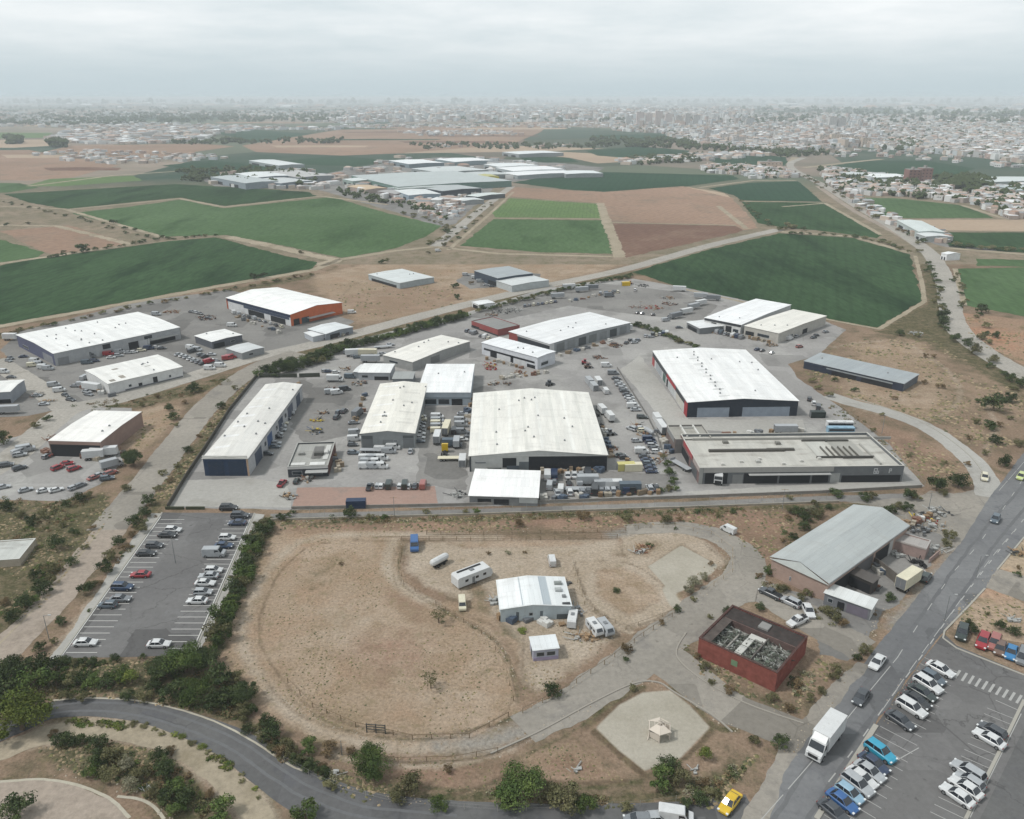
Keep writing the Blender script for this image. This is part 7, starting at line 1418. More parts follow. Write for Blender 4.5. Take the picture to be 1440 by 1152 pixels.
# ================================================================== VEGETATION
leaf_mat('leaf_dark', C('414d33'), C('58633f'), C('323d29'))
leaf_mat('leaf_green', C('4d5f36'), C('697843'), C('3c4b2d'))
leaf_mat('leaf_yellow', C('66743a'), C('7d8445'), C('4b5a30'))
leaf_mat('leaf_olive', C('68684a'), C('7d7858'), C('50523a'))
leaf_mat('leaf_brown', C('7a6a50'), C('6a5a44'), C('8b7a5e'))
leaf_mat('leaf_pale', C('93907a'), C('7b7b5f'), C('a7a18c'))
plain('bark', C('6f6152'), .9)
import numpy as np
def crown_mesh(name, R_, H, seed, mat, n=1500, leaf=.3, blobs=9, base=.15, gap=.0):
    """leaf clumps spread over several lobes; unit: metres"""
    rs = np.random.RandomState(seed); cs = []
    for i in range(blobs):
        a = rs.uniform(0, 2 * pi); d = R_ * .62 * sqrt(rs.uniform(0, 1)); z = H * (base + .15 + .55 * rs.uniform(0, 1) * (1 - (d / R_) ** 2 * .6)); r_ = R_ * rs.uniform(.28, .5)
        cs.append((d * cos(a), d * sin(a), z, r_))
    cs.append((0, 0, H * .62, R_ * .42))
    for i in range(3): a = rs.uniform(0, 2 * pi); cs.append((R_ * .66 * cos(a), R_ * .66 * sin(a), H * rs.uniform(.25, .7), R_ * rs.uniform(.14, .24)))
    cs = np.array(cs); k = rs.randint(0, len(cs), n)
    dr = rs.normal(size=(n, 3)); dr /= np.linalg.norm(dr, axis=1)[:, None]
    rad = cs[k, 3] * rs.uniform(.5, 1.12, n)
    p = cs[k, :3] + dr * rad[:, None] * np.array([1, 1, H / R_ * .42 if H < R_ * 1.6 else .8])
    p[:, 2] = np.clip(p[:, 2], .12, None)
    nrm = dr + rs.normal(size=(n, 3)) * .55; nrm /= np.linalg.norm(nrm, axis=1)[:, None]
    t1 = np.cross(nrm, rs.normal(size=(n, 3))); t1 /= np.linalg.norm(t1, axis=1)[:, None]; t2 = np.cross(nrm, t1)
    s = (leaf * rs.uniform(.6, 1.3, n))[:, None]
    V = np.empty((n, 4, 3)); V[:, 0] = p - t1 * s * .5; V[:, 1] = p + t2 * s * .32; V[:, 2] = p + t1 * s * .5; V[:, 3] = p - t2 * s * .32
    me = bpy.data.meshes.new(name); me.from_pydata(V.reshape(-1, 3).tolist(), [], np.arange(n * 4).reshape(n, 4).tolist()); me.materials.append(MATS[mat]); me.update(); return me
def trunk_mesh(name, H, r_, R_, seed):
    rnd = random.Random(seed); q = MB(); q.bar((0, 0, -.1), (0, 0, H * .45), r_, r_ * .7, 7)
    for i in range(5):
        a = i * 1.3 + rnd.random(); q.bar((0, 0, H * (.3 + .03 * i)), (cos(a) * R_ * .55, sin(a) * R_ * .55, H * .72), r_ * .5, r_ * .15, 5)
    return q.mesh(name, MATS['bark'])
PROTO = {}
def proto(kind, v):
    key = (kind, v)
    if key not in PROTO:
        m = {'dark': 'leaf_dark', 'green': 'leaf_green', 'yellow': 'leaf_yellow', 'olive': 'leaf_olive', 'brown': 'leaf_brown', 'pale': 'leaf_pale'}[kind]
        PROTO[key] = (crown_mesh('crown_' + kind, 1.0, 1.35, 11 * v + len(kind), m, 1500, .125, 10), crown_mesh('crown_low_' + kind, 1.0, 1.15, 7 * v + 3 + len(kind), m, 520, .2, 6), trunk_mesh('trunk', 1.3, .07, 1.0, v), crown_mesh('crown_sparse_' + kind, 1.0, 1.7, 5 * v + 3, m, 420, .13, 7, base=.35))
    return PROTO[key]
BIG = [crown_mesh('crown_big', 1.0, 1.3, 100 + i, m, 8500, .07, 18) for i, m in enumerate(('leaf_dark', 'leaf_green', 'leaf_yellow'))]
vrnd = random.Random(21)
QUEUE = []
def plant(*a, **k): QUEUE.append((a, k, vrnd.random(), vrnd.random(), vrnd.random(), vrnd.randrange(3)))
def plant_now(q4, q5, q6, v, px, py, R_, kind, label, group=None, tree=None, big=None, world=None, hs=1.0):
    p = Vector(world) if world else P(px, py); hi, lo, tr, sp = proto(kind, v); s = R_ * (.92 + .16 * q4); rz = q5 * 2 * pi
    if tree is None: tree = R_ > 2.3
    far = p.y > 420
    sc3 = (s, s * (.85 + .27 * q6), s * hs * (.9 + .2 * q4))
    if big is not None: cm = BIG[big]
    else: cm = sp if tree == 'sparse' else (lo if far else hi)
    if tree and not far:
        r = empty('broadleaf_tree', (p.x, p.y, 0), rz); r.scale = sc3
        link('trunk', tr, r); link('crown', cm, r); o = r
    else:
        o = link('shrub' if not tree else 'broadleaf_tree', cm, None, None, (p.x, p.y, -.05), rz, sc3)
    return tag(o, label, 'tree' if tree else 'shrub', group)
SAY = {'dark': 'dark green', 'green': 'green', 'yellow': 'yellow green', 'olive': 'olive', 'brown': 'brownish', 'pale': 'pale dry'}
def cluster(desc, items, group=None):
    """items: (px, py, R, kind[, tree/big]); ordered from the left for the label"""
    xs = sorted(range(len(items)), key=lambda i: items[i][0])
    for i, it in enumerate(items):
        x, y, R_, kd = it[:4]; kw = it[4] if len(it) > 4 else {}
        w_ = 'tree' if kw.get('tree', R_ > 2.3) else 'shrub'
        plant(x, y, R_, kd, '%s %s, %s from left of those %s' % (SAY[kd], w_, ORD[xs.index(i) + 1], desc), group or 'bushes ' + desc, **kw)
def hedge(desc, line, n, R_, kinds, spread=1.5, word='hedge', hs=1.0):
    q = px2w(line); tot = [0]
    for a, b in zip(q[:-1], q[1:]): tot.append(tot[-1] + hypot(b[0] - a[0], b[1] - a[1]))
    for i in range(n):
        t = tot[-1] * (i + .5 + vrnd.uniform(-.35, .35)) / n; k = max(j for j in range(len(tot) - 1) if tot[j] <= t); f = (t - tot[k]) / (tot[k + 1] - tot[k])
        x = q[k][0] + (q[k + 1][0] - q[k][0]) * f + vrnd.uniform(-spread, spread); y = q[k][1] + (q[k + 1][1] - q[k][1]) * f + vrnd.uniform(-spread, spread)
        kd = vrnd.choice(kinds); r_ = R_ * vrnd.uniform(.65, 1.25)
        plant(0, 0, r_, kd, 'bush, %s from left in the %s %s' % (ORD[i + 1], word, desc), word + ' ' + desc, tree=False, world=(x, y, 0), hs=hs)
D_, G_, Y_, O_, B_, P_ = 'dark', 'green', 'yellow', 'olive', 'brown', 'pale'
cluster('at the bottom left corner', [(32, 1026, 6.2, Y_, dict(big=2)), (5, 985, 4.0, D_), (22, 955, 4.2, D_, dict(big=0)), (62, 948, 3.4, D_), (48, 972, 3.2, G_), (80, 965, 2.6, G_), (100, 962, 2.2, O_), (57, 915, 1.8, D_), (76, 905, 1.1, O_), (25, 1148, 3.2, D_)])
cluster('in the dark grove below the striped lot', [(232, 952, 3.6, D_, dict(big=0)), (262, 945, 4.0, D_, dict(big=1)), (290, 936, 3.6, D_, dict(big=0)), (246, 982, 3.2, D_), (276, 985, 3.4, G_, dict(big=1)), (308, 965, 3.2, D_), (322, 990, 2.8, D_), (345, 985, 3.0, D_, dict(big=0)), (300, 995, 2.4, D_), (218, 970, 2.4, D_), (330, 960, 2.2, O_), (352, 1003, 1.8, D_), (205, 985, 1.6, O_)])
hedge('below the striped lot', [(78, 934), (110, 934), (148, 934)], 9, 1.3, [D_, D_, O_], .3, 'low hedge', .8)
cluster('between striped lot and dark lane', [(162, 930, 1.2, D_), (200, 926, .9, D_), (110, 962, 2.0, D_), (130, 965, 2.3, G_), (152, 965, 2.4, D_), (170, 958, 2.2, G_), (186, 960, 2.4, Y_), (180, 985, 1.7, D_), (120, 985, 1.6, O_), (95, 985, 1.5, O_), (210, 940, 1.3, O_), (225, 932, 1.0, B_)])
hedge('between striped lot and paddock', [(300, 920), (318, 875), (335, 835), (350, 795), (362, 765), (378, 738)], 26, 2.5, [D_, D_, D_, G_, O_], .9, 'tree row')
hedge('along the dark lane', [(330, 1005), (375, 1035), (420, 1075), (470, 1105)], 16, 1.5, [D_, O_, O_, B_], 1.5, 'scrub row')
cluster('below the big paddock', [(376, 1022, 2.3, D_), (384, 1040, 2.4, D_), (434, 1056, 2.1, G_), (462, 1060, 1.7, B_), (522, 1086, 3.4, G_, dict(big=1)), (417, 1074, 1.5, D_), (575, 1112, 2.6, O_), (560, 1128, 1.8, O_), (617, 1138, 2.0, G_), (400, 1052, 1.5, O_), (630, 1085, 1.0, B_), (494, 1060, 1.0, B_)])
cluster('below the gravel pad', [(730, 1125, 4.4, G_, dict(big=1)), (795, 1136, 3.2, O_), (822, 1140, 2.0, G_), (775, 1118, 2.2, O_), (928, 1105, 2.7, G_, dict(tree=True)), (942, 1085, 2.3, D_, dict(tree=True)), (955, 1100, 1.9, O_), (993, 1068, 1.5, Y_), (985, 1128, 1.6, D_), (1000, 1120, 1.4, O_), (880, 1138, 1.3, O_), (965, 1135, 1.2, D_), (430, 1150, 2.4, G_), (1060, 1045, 1.3, O_), (990, 1105, 1.2, B_)])
cluster('in the scrub between the dirt lanes', [(92, 1048, 2.1, D_), (112, 1046, 1.6, D_), (138, 1052, 1.9, D_), (140, 1075, 2.2, D_), (160, 1070, 2.0, O_), (178, 1080, 1.8, P_), (155, 1095, 2.2, O_), (130, 1090, 1.6, G_), (225, 1070, 1.8, D_), (232, 1090, 2.0, D_), (200, 1095, 1.8, O_), (250, 1112, 2.0, G_), (238, 1125, 2.0, D_), (262, 1130, 1.9, D_), (215, 1118, 1.6, O_), (250, 1145, 1.8, G_), (312, 1152, 2.6, G_), (240, 1060, 1.0, B_), (75, 1035, 1.0, B_), (295, 1120, 1.1, B_), (185, 1110, 1.5, P_)])
hedge('beside the sandy path', [(90, 1016), (200, 1022), (270, 1045), (330, 1085), (365, 1125)], 22, .8, [Y_, O_, O_], .5, 'verge scrub', .5)
cluster('on the paddocks and pads', [(777, 978, 1.9, D_), (881, 917, 1.5, B_), (880, 930, .9, D_), (890, 970, 1.0, O_), (867, 832, 1.1, D_, dict(hs=.6)), (913, 768, 1.2, D_, dict(hs=.7)), (976, 826, 1.8, P_), (990, 815, 1.5, P_), (968, 835, 1.4, P_), (952, 860, 1.2, D_), (930, 878, 1.0, B_), (480, 794, .7, B_), (606, 968, 1.9, O_, dict(tree='sparse')), (617, 876, 2.2, O_, dict(tree='sparse')), (735, 888, 1.6, Y_, dict(hs=.5)), (714, 779, .9, P_), (687, 780, .8, B_), (950, 745, .7, D_), (738, 778, .6, B_), (975, 845, 1.0, O_), (1000, 795, .9, B_)])
cluster('on the reddish strip', [(492, 728, 2.0, D_), (520, 730, 1.3, O_), (540, 730, 1.3, G_), (600, 722, 1.2, O_), (670, 722, 1.3, G_), (655, 722, 1.1, O_), (730, 740, 1.4, B_), (820, 730, 2.1, B_), (881, 733, 1.9, O_), (937, 735, 2.2, O_), (956, 733, 1.2, B_), (1010, 727, 1.2, O_), (980, 722, 1.1, D_), (1030, 722, 1.2, D_), (1176, 697, 2.6, D_, dict(hs=.6, tree=False)), (1110, 702, 1.2, O_), (405, 728, 1.3, D_), (412, 722, 1.0, D_), (395, 731, 1.6, D_)])
cluster('beside the grey gabled warehouse', [(1084, 808, 1.9, G_), (1068, 812, 1.1, B_), (1100, 832, 1.4, O_), (1125, 845, 1.7, O_), (1135, 838, 1.3, O_), (1172, 872, 2.0, O_), (1185, 880, 1.4, B_), (1160, 862, 1.4, O_), (1251, 845, 1.5, D_), (1115, 758, 1.6, D_), (1130, 745, 1.8, D_), (1122, 725, 2.2, D_), (1138, 722, 2.0, P_), (1150, 728, 2.0, O_), (1133, 733, 1.9, D_), (1112, 722, 1.6, O_), (1108, 730, 1.2, B_), (1100, 762, 1.0, B_), (1145, 712, 1.5, O_), (1165, 716, 1.5, D_)])
cluster('around the burnt red building', [(1022, 862, 1.3, D_), (1068, 858, 1.2, D_), (998, 870, .9, O_), (1215, 918, 1.7, O_), (1205, 928, 1.1, D_), (1175, 945, 1.5, O_), (1172, 955, 1.2, O_), (1097, 1050, 1.9, D_), (990, 940, 1.4, O_), (1025, 975, 1.2, B_), (1120, 965, 1.3, B_), (1138, 985, 1.2, O_), (1085, 985, 1.3, O_), (980, 925, 1.1, B_), (1155, 975, 1.2, O_), (1110, 1000, 1.2, B_), (1000, 962, 1.0, O_)])
cluster('by the depot lane end', [(938, 655, 1.8, G_), (942, 668, 2.0, G_), (946, 680, 2.0, G_, dict(tree=False)), (940, 690, 1.6, O_), (933, 645, 1.3, O_), (930, 692, 1.3, D_), (950, 690, 1.4, G_)])
cluster('near the road junction', [(1250, 722, 2.4, D_, dict(tree=False)), (1275, 718, 2.0, D_), (1262, 715, 1.8, O_), (1215, 704, 2.2, D_), (1225, 702, 1.8, O_), (1277, 702, 2.4, D_, dict(tree=False)), (1316, 690, 3.2, D_), (1347, 685, 3.4, D_), (1326, 697, 1.6, O_), (1290, 703, 1.4, O_), (1335, 758, 1.8, O_), (1330, 768, 1.4, O_), (1360, 655, 1.4, B_), (1362, 880, 1.2, D_), (1368, 890, 1.2, D_), (1430, 810, 1.2, D_), (1405, 885, 1.5, D_), (1425, 893, 1.6, D_), (1388, 865, .8, O_), (1432, 800, .8, B_)])
cluster('on the slope beyond the lane', [(80, 772, 2.4, D_, dict(tree=False)), (105, 752, 1.7, D_), (45, 738, 2.4, D_, dict(tree=False)), (60, 730, 2.0, O_), (30, 728, 1.8, O_), (10, 718, 2.2, D_), (50, 814, 1.8, D_), (75, 805, 2.0, O_), (102, 795, 1.8, D_), (60, 835, 2.4, D_, dict(tree=False)), (35, 855, 2.6, D_), (20, 872, 2.2, D_), (45, 850, 2.0, G_), (70, 822, 1.8, O_), (112, 705, 2.0, D_), (95, 712, 1.6, D_), (125, 700, 1.6, O_), (130, 745, 1.2, B_), (90, 740, 1.4, O_), (8, 850, 1.5, B_), (120, 772, 1.2, O_), (24, 760, 1.2, B_), (22, 792, 1.4, D_)])
cluster('between the lane and the striped lot', [(210, 710, 2.2, D_), (204, 726, 2.4, D_, dict(tree=False)), (192, 740, 2.4, D_, dict(tree=False)), (200, 748, 1.8, O_), (168, 768, 2.0, D_), (178, 772, 1.3, B_), (155, 788, 2.0, O_), (150, 805, 2.2, D_), (122, 835, 2.0, D_), (132, 826, 1.3, O_), (86, 878, 1.7, D_), (126, 860, .6, D_), (185, 755, 1.4, B_), (222, 690, 1.5, O_), (140, 822, 1.1, B_)])
cluster('around the brown garage', [(189, 655, 3.8, D_, dict(big=0)), (176, 612, 2.2, B_), (188, 606, 1.3, O_), (245, 590, 2.2, D_), (238, 578, 2.2, D_), (248, 600, 1.3, O_), (272, 552, 2.8, D_, dict(tree=False)), (282, 550, 1.6, O_), (5, 625, 3.4, D_), (68, 592, 2.0, D_), (50, 602, 2.0, O_), (260, 568, 1.4, B_), (178, 690, 1.8, O_), (222, 560, 1.6, B_), (200, 572, 1.4, O_)])
cluster('beside the blue fronted shed', [(311, 574, 2.0, D_), (265, 636, 2.0, D_), (295, 600, 1.2, O_), (250, 658, 1.4, O_), (330, 548, 1.6, O_), (240, 678, 1.4, B_), (280, 615, 1.1, B_), (230, 668, 1.6, O_)])
hedge('between lane and yard', [(366, 530), (400, 517), (440, 507), (480, 494), (520, 483), (560, 472), (610, 459), (655, 447)], 84, 2.7, [D_, D_, D_, D_, G_], 1.6, 'tall hedge', 1.0)
hedge('near the yard gate', [(385, 530), (410, 521), (440, 512), (468, 506)], 18, 2.8, [D_, D_, O_], 1.8, 'second hedge')
hedge('along the northern lot', [(672, 440), (705, 431), (745, 420), (785, 411), (835, 400), (890, 390)], 44, 2.3, [D_, D_, O_], 1.6, 'hedge')
hedge('behind the inner yard', [(874, 455), (905, 462), (935, 472), (960, 484), (985, 490)], 24, 2.3, [D_, D_, O_], 1, 'low hedge', .8)
hedge('below the dark western field', [(-10, 474), (80, 457), (150, 441), (230, 426), (300, 413), (370, 400), (440, 387)], 34, 2.2, [D_, O_, O_, B_], 2, 'ragged hedge', .7)
hedge('along the eastern lane', [(1306, 372), (1314, 398), (1318, 425), (1326, 452), (1345, 478), (1368, 495), (1392, 516), (1415, 535), (1438, 552)], 30, 2.8, [D_, D_, D_, O_], 2.5, 'roadside row')
hedge('right of the eastern lane', [(1340, 385), (1346, 410), (1352, 432), (1372, 448), (1400, 487), (1440, 500)], 16, 2.2, [D_, O_, O_], 4, 'roadside scrub')
cluster('around the long low shed', [(1396, 578, 4.4, D_), (1372, 596, 2.0, O_), (1392, 604, 3.0, D_), (1399, 624, 2.8, D_), (1374, 566, 1.6, D_), (1412, 656, 2.6, D_), (1432, 628, 2.0, O_), (1202, 551, 1.7, D_), (1174, 537, 1.6, D_), (1257, 562, 1.5, B_), (1142, 538, 2.0, O_), (1301, 503, 1.8, B_), (1312, 503, 1.6, B_), (1362, 618, 1.4, B_), (1265, 472, 2.6, D_), (1290, 474, 2.0, O_), (1322, 546, 2.0, B_), (1300, 540, 1.6, B_), (1385, 640, 1.6, O_), (1228, 607, 1.3, O_), (1240, 585, 1.2, O_), (1165, 558, 2.0, O_), (1150, 548, 1.8, O_), (1405, 600, 1.6, B_), (1420, 590, 1.4, O_), (1278, 643, 1.2, O_), (1328, 653, 1.2, O_), (1360, 486, 3.2, D_, dict(tree=False)), (1420, 566, 3.0, D_), (1435, 545, 3.6, D_), (1380, 478, 2.5, O_)])
cluster('on the tan field margins', [(117, 355, 5.5, D_), (176, 323, 3.0, D_), (228, 336, 3.2, D_), (190, 325, 3.0, D_), (90, 356, 2.5, O_), (357, 393, 3.8, D_), (370, 391, 3.2, D_), (423, 357, 2.6, O_), (538, 371, 3.2, D_), (160, 315, 3.4, D_), (10, 318, 3.0, D_), (40, 316, 2.8, O_), (643, 421, 2.6, D_), (640, 405, 3, D_), (663, 400, 2.0, B_), (545, 368, 2.2, O_), (1380, 440, 3.5, D_), (1400, 475, 2.5, D_), (602, 357, 2.4, O_), (625, 347, 3.2, O_)])
hedge('right of the mid green field', [(560, 300), (600, 310), (635, 318), (625, 335), (598, 348)], 22, 3.2, [D_, O_, O_], 5, 'scrubby hedge', .7)
hedge('between the two western green fields', [(62, 364), (110, 356), (170, 346), (230, 337), (305, 332)], 30, 2.6, [D_, D_, O_], 3, 'field hedge', .7)
hedge('on the bank of the western lane', [(5, 284), (60, 296), (110, 308), (160, 322), (220, 338)], 26, 2.8, [D_, D_, O_], 4, 'field hedge', .7)
hedge('behind the big eastern field', [(1110, 330), (1160, 330), (1200, 334), (1240, 341), (1290, 356)], 24, 3.0, [D_, O_], 4, 'field hedge', .7)
hedge('beside the straight eastern road', [(1132, 248), (1170, 268), (1200, 286), (1235, 306), (1270, 325), (1305, 348)], 30, 4, [D_, O_, B_], 8, 'roadside row', .8)
hedge('beside the pale lane', [(628, 345), (650, 325), (672, 302), (692, 284)], 14, 2.6, [O_, D_], 5, 'lane hedge', .7)
hedge('by the side lane of the eastern fields', [(1340, 346), (1380, 350), (1440, 354)], 14, 3.6, [D_, O_], 4, 'lane hedge', .7)
hedge('between the teal fields', [(1100, 322), (1080, 318), (1060, 300), (1042, 283)], 14, 2.8, [D_, O_], 4, 'field hedge', .6)
hedge('at the field corner', [(1098, 325), (1108, 320), (1124, 324)], 8, 4, [D_, O_], 4, 'grove', 1)

def flush():
    it = []
    for (a, k, q4, q5, q6, v) in QUEUE:
        p = Vector(k['world']) if k.get('world') else P(a[0], a[1]); t_ = k.get('tree'); t_ = a[2] > 2.3 if t_ is None else t_
        it.append((a[2] / p.length, bool(t_), a, k, q4, q5, q6, v, p))
    for tree_, cap in ((True, 280), (False, 285)):
        L_ = sorted([i for i in it if i[1] == tree_], key=lambda i: -i[0])
        for i in L_[:cap]: plant_now(i[4], i[5], i[6], i[7], *i[2], **i[3])
        rest = L_[cap:]
        if not rest: continue
        groups = {}
        for i in rest: groups.setdefault(i[2][3], []).append(i)
        V, Fc, M, names = [], [], [], []; base = 0
        for kd, li in groups.items():
            names.append(kd)
            for i in li:
                me = proto(kd, i[7])[1]; n = len(me.vertices); co = np.empty(n * 3); me.vertices.foreach_get('co', co); co = co.reshape(-1, 3); s = i[2][2]; a_ = i[5] * 6.28; co = co * np.array([s, s, s * i[3].get('hs', 1.0)])
                co = np.column_stack([co[:, 0] * cos(a_) - co[:, 1] * sin(a_) + i[8].x, co[:, 0] * sin(a_) + co[:, 1] * cos(a_) + i[8].y, co[:, 2]]); V.append(co)
                f = np.arange(n).reshape(-1, 4) + base; Fc.append(f); M += [len(names) - 1] * len(f); base += n
        me = bpy.data.meshes.new('distant_shrubs'); me.from_pydata(np.concatenate(V).tolist(), [], np.concatenate(Fc).tolist())
        for kd in names: me.materials.append(proto(kd, 0)[1].materials[0])
        me.polygons.foreach_set('material_index', M); me.update(); o = link('distant_shrubs', me); o['kind'] = 'stuff'
flush()

# ---- leafy undergrowth -----------------------------------------------------------------------
def undergrowth(polys, n, seed, kinds, r0=.5, r1=1.2):
    rs = np.random.RandomState(seed); rr = random.Random(seed); areas = [abs(sum(p[i][0] * p[(i + 1) % len(p)][1] - p[(i + 1) % len(p)][0] * p[i][1] for i in range(len(p)))) for p in polys]; V = []; M = []
    for p, a in zip(polys, areas):
        for _ in range(int(n * a / sum(areas))):
            x, y = randin(p, rr); w_ = P(x, y)
            if noise.noise(Vector((w_.x * .09, w_.y * .09, seed))) < -.05: continue
            R_ = rr.uniform(r0, r1); k = 46; d = rs.normal(size=(k, 3)); d /= np.linalg.norm(d, axis=1)[:, None]; d[:, 2] = abs(d[:, 2]); rad = R_ * rs.uniform(.3, 1.0, k)[:, None] ** .7
            c = np.array([w_.x, w_.y, 0]) + d * rad * np.array([1, 1, .65]) + [0, 0, .08]; nn = d + rs.normal(size=(k, 3)) * .6; nn /= np.linalg.norm(nn, axis=1)[:, None]
            t1 = np.cross(nn, rs.normal(size=(k, 3))); t1 /= np.linalg.norm(t1, axis=1)[:, None]; t2 = np.cross(nn, t1); s_ = rs.uniform(.14, .34, k)[:, None]
            q = np.stack([c - t1 * s_ * .6, c + t2 * s_ * .4, c + t1 * s_ * .6, c - t2 * s_ * .4], 1); V.append(q.reshape(-1, 3)); M += [rr.randrange(len(kinds))] * k
    V = np.concatenate(V); me = bpy.data.meshes.new('undergrowth'); me.from_pydata(V.tolist(), [], np.arange(len(V)).reshape(-1, 4).tolist())
    for m in kinds: me.materials.append(MATS[m])
    me.polygons.foreach_set('material_index', M); me.update(); o = link('undergrowth', me); o['kind'] = 'stuff'
undergrowth([[(0, 940), (75, 930), (250, 932), (330, 965), (345, 1020), (270, 996), (140, 978), (60, 980), (0, 990)], [(70, 1040), (110, 1050), (140, 1048), (235, 1062), (280, 1100), (310, 1150), (240, 1150), (215, 1118), (160, 1096), (120, 1080)], [(30, 720), (110, 712), (150, 720), (110, 775), (60, 840), (0, 890), (0, 860), (50, 800), (20, 760)]], 620, 3, ['leaf_dark', 'leaf_olive', 'leaf_green', 'leaf_brown'])
undergrowth([[(345, 1010), (380, 1030), (440, 1075), (520, 1105), (640, 1130), (520, 1125), (400, 1078)], [(640, 1105), (860, 1120), (1000, 1095), (1080, 1050), (1000, 1130), (640, 1135)], [(220, 690), (258, 640), (310, 572), (352, 534), (345, 545), (280, 640), (236, 705), (205, 745), (150, 815), (165, 770)], [(340, 760), (372, 725), (388, 728), (365, 785), (335, 845), (315, 910), (285, 918)], [(985, 930), (1070, 975), (1160, 930), (1120, 1000), (1060, 985)], [(1060, 812), (1100, 825), (1180, 868), (1240, 862), (1180, 885), (1090, 840)]], 620, 5, ['leaf_olive', 'leaf_brown', 'leaf_dark', 'leaf_pale'], .4, 1.0)
undergrowth([[(100, 1012), (200, 1017), (275, 1040), (335, 1080), (372, 1128), (366, 1135), (328, 1092), (268, 1052), (200, 1028), (110, 1022)]], 170, 7, ['leaf_yellow', 'leaf_olive', 'leaf_green'], .3, .7)
undergrowth([[(1120, 715), (1160, 715), (1140, 745), (1110, 770), (1100, 750)], [(400, 728), (640, 726), (960, 716), (1100, 712), (1100, 718), (960, 724), (640, 734), (400, 737)], [(1140, 560), (1200, 580), (1250, 625), (1240, 628), (1180, 590)], [(0, 700), (90, 705), (150, 690), (150, 700), (80, 722), (0, 725)], [(100, 572), (240, 550), (340, 526), (320, 538), (250, 566), (140, 580)], [(366, 532), (420, 508), (560, 462), (650, 442), (560, 470), (480, 495), (420, 516)]], 520, 9, ['leaf_olive', 'leaf_dark', 'leaf_brown'], .5, 1.3)

# ---- stones and spoil thrown up along tracks and plots -----------------------------------------
def stones(lines, per_m, seed, spread=.6, smin=.06, smax=.22):
    rs = random.Random(seed); q = MB()
    for px_ in lines:
        w_ = px2w(px_); w_ = resample(catmull(w_, False, 5), False, 1.0)
        for x, y in w_:
            if noise.noise(Vector((x * .15, y * .15, seed))) < -.15: continue
            for _ in range(per_m):
                s = smin + (smax - smin) * rs.random() ** 2; cx, cy = x + rs.gauss(0, spread), y + rs.gauss(0, spread); a = rs.uniform(0, 6.28); k = len(q.v); m = 5
                q.v.append((cx, cy, s * .9 + .02)); 
                for b in range(m): r_ = s * rs.uniform(.7, 1.2); q.v.append((cx + r_ * cos(a + b * 1.2566), cy + r_ * sin(a + b * 1.2566), .01))
                mi = rs.choice((0, 0, 1, 2))
                for b in range(m): q.f.append((k, k + 1 + b, k + 1 + (b + 1) % m)); q.m.append(mi)
    o = q.build('rubble', [MATS['stone_pale'], MATS['stone_mid'], MATS['dead_grass']]); o['kind'] = 'stuff'
plain('stone_pale', C('b3a999'), .95); plain('stone_mid', C('9b9080'), .95); plain('dead_grass', C('8f7f66'), .95)
stones([[(700, 1060), (760, 1030), (830, 988), (890, 960), (940, 966)], [(690, 1022), (760, 990), (830, 948), (885, 910), (945, 868), (990, 836), (1025, 806), (1022, 782), (985, 760)], [(945, 966), (985, 992), (1035, 1030)], [(962, 892), (955, 922), (985, 952), (1050, 985), (1120, 1012)],
 [(640, 770), (560, 764), (555, 800), (572, 828), (640, 866), (700, 905), (722, 950)], [(400, 985), (480, 1028), (560, 1042), (640, 1040), (700, 1014)], [(880, 745), (950, 742), (1000, 756), (1030, 785)], [(345, 1022), (400, 1064), (470, 1098), (560, 1124), (700, 1140)], [(805, 785), (822, 850), (885, 888), (950, 860)],
 [(1300, 930), (1265, 975), (1232, 1020)], [(1255, 850), (1215, 905), (1165, 985), (1110, 1060)], [(1405, 800), (1360, 850), (1330, 885)], [(500, 752), (640, 748), (880, 744)], [(395, 735), (640, 730), (960, 718)], [(80, 1085), (150, 1098), (210, 1118), (240, 1150)]], 5, 3)
stones([[(820, 895), (850, 905)], [(800, 880), (830, 900)], [(740, 900), (780, 925)], [(1070, 700), (1110, 715)], [(895, 770), (930, 775)], [(985, 820), (1010, 800)], [(1290, 720), (1330, 745)]], 14, 8, 1.6)

# ---- weeds and dead grass on the open ground -------------------------------------------------
def tufts(name, polys, n, mats, smin, smax, seed, avoid=()):
    rs = random.Random(seed); q = MB(); areas = [abs(sum(p[i][0] * p[(i + 1) % len(p)][1] - p[(i + 1) % len(p)][0] * p[i][1] for i in range(len(p)))) for p in polys]
    tot = sum(areas)
    for p, a in zip(polys, areas):
        for _ in range(int(n * a / tot)):
            x, y = randin(p, rs)
            if any(inpoly(x, y, av) for av in avoid): continue
            w_ = P(x, y); 
            if noise.noise(Vector((w_.x * .07, w_.y * .07, seed))) + .3 * rs.uniform(-1, 1) < .03: continue
            s = rs.uniform(smin, smax) * (1 + w_.y / 600); mi = rs.randrange(len(mats))
            a0 = rs.uniform(0, 6.28); h = s * rs.uniform(.25, .5); k = len(q.v); m_ = 5
            q.v.append((w_.x, w_.y, h + .03))
            for b in range(m_): r_ = s * rs.uniform(.4, 1.0); q.v.append((w_.x + r_ * cos(a0 + b * 6.283 / m_), w_.y + r_ * sin(a0 + b * 6.283 / m_), .012))
            for b in range(m_): q.f.append((k, k + 1 + b, k + 1 + (b + 1) % m_)); q.m.append(mi)
    o = q.build(name, [MATS[m] for m in mats]); return tag(o, None, None, None, 'stuff')
plain('straw', C('a08f73'), .95); plain('green_weed', C('77734f'), .95); plain('dark_weed', C('5c5c42'), .95); plain('pale_straw', C('bfb195'), .95)
PADDOCK = [(405, 745), (560, 748), (560, 800), (600, 845), (690, 880), (722, 935), (722, 990), (660, 1032), (560, 1045), (430, 1010), (360, 965), (320, 940), (312, 900), (335, 840), (375, 760)]
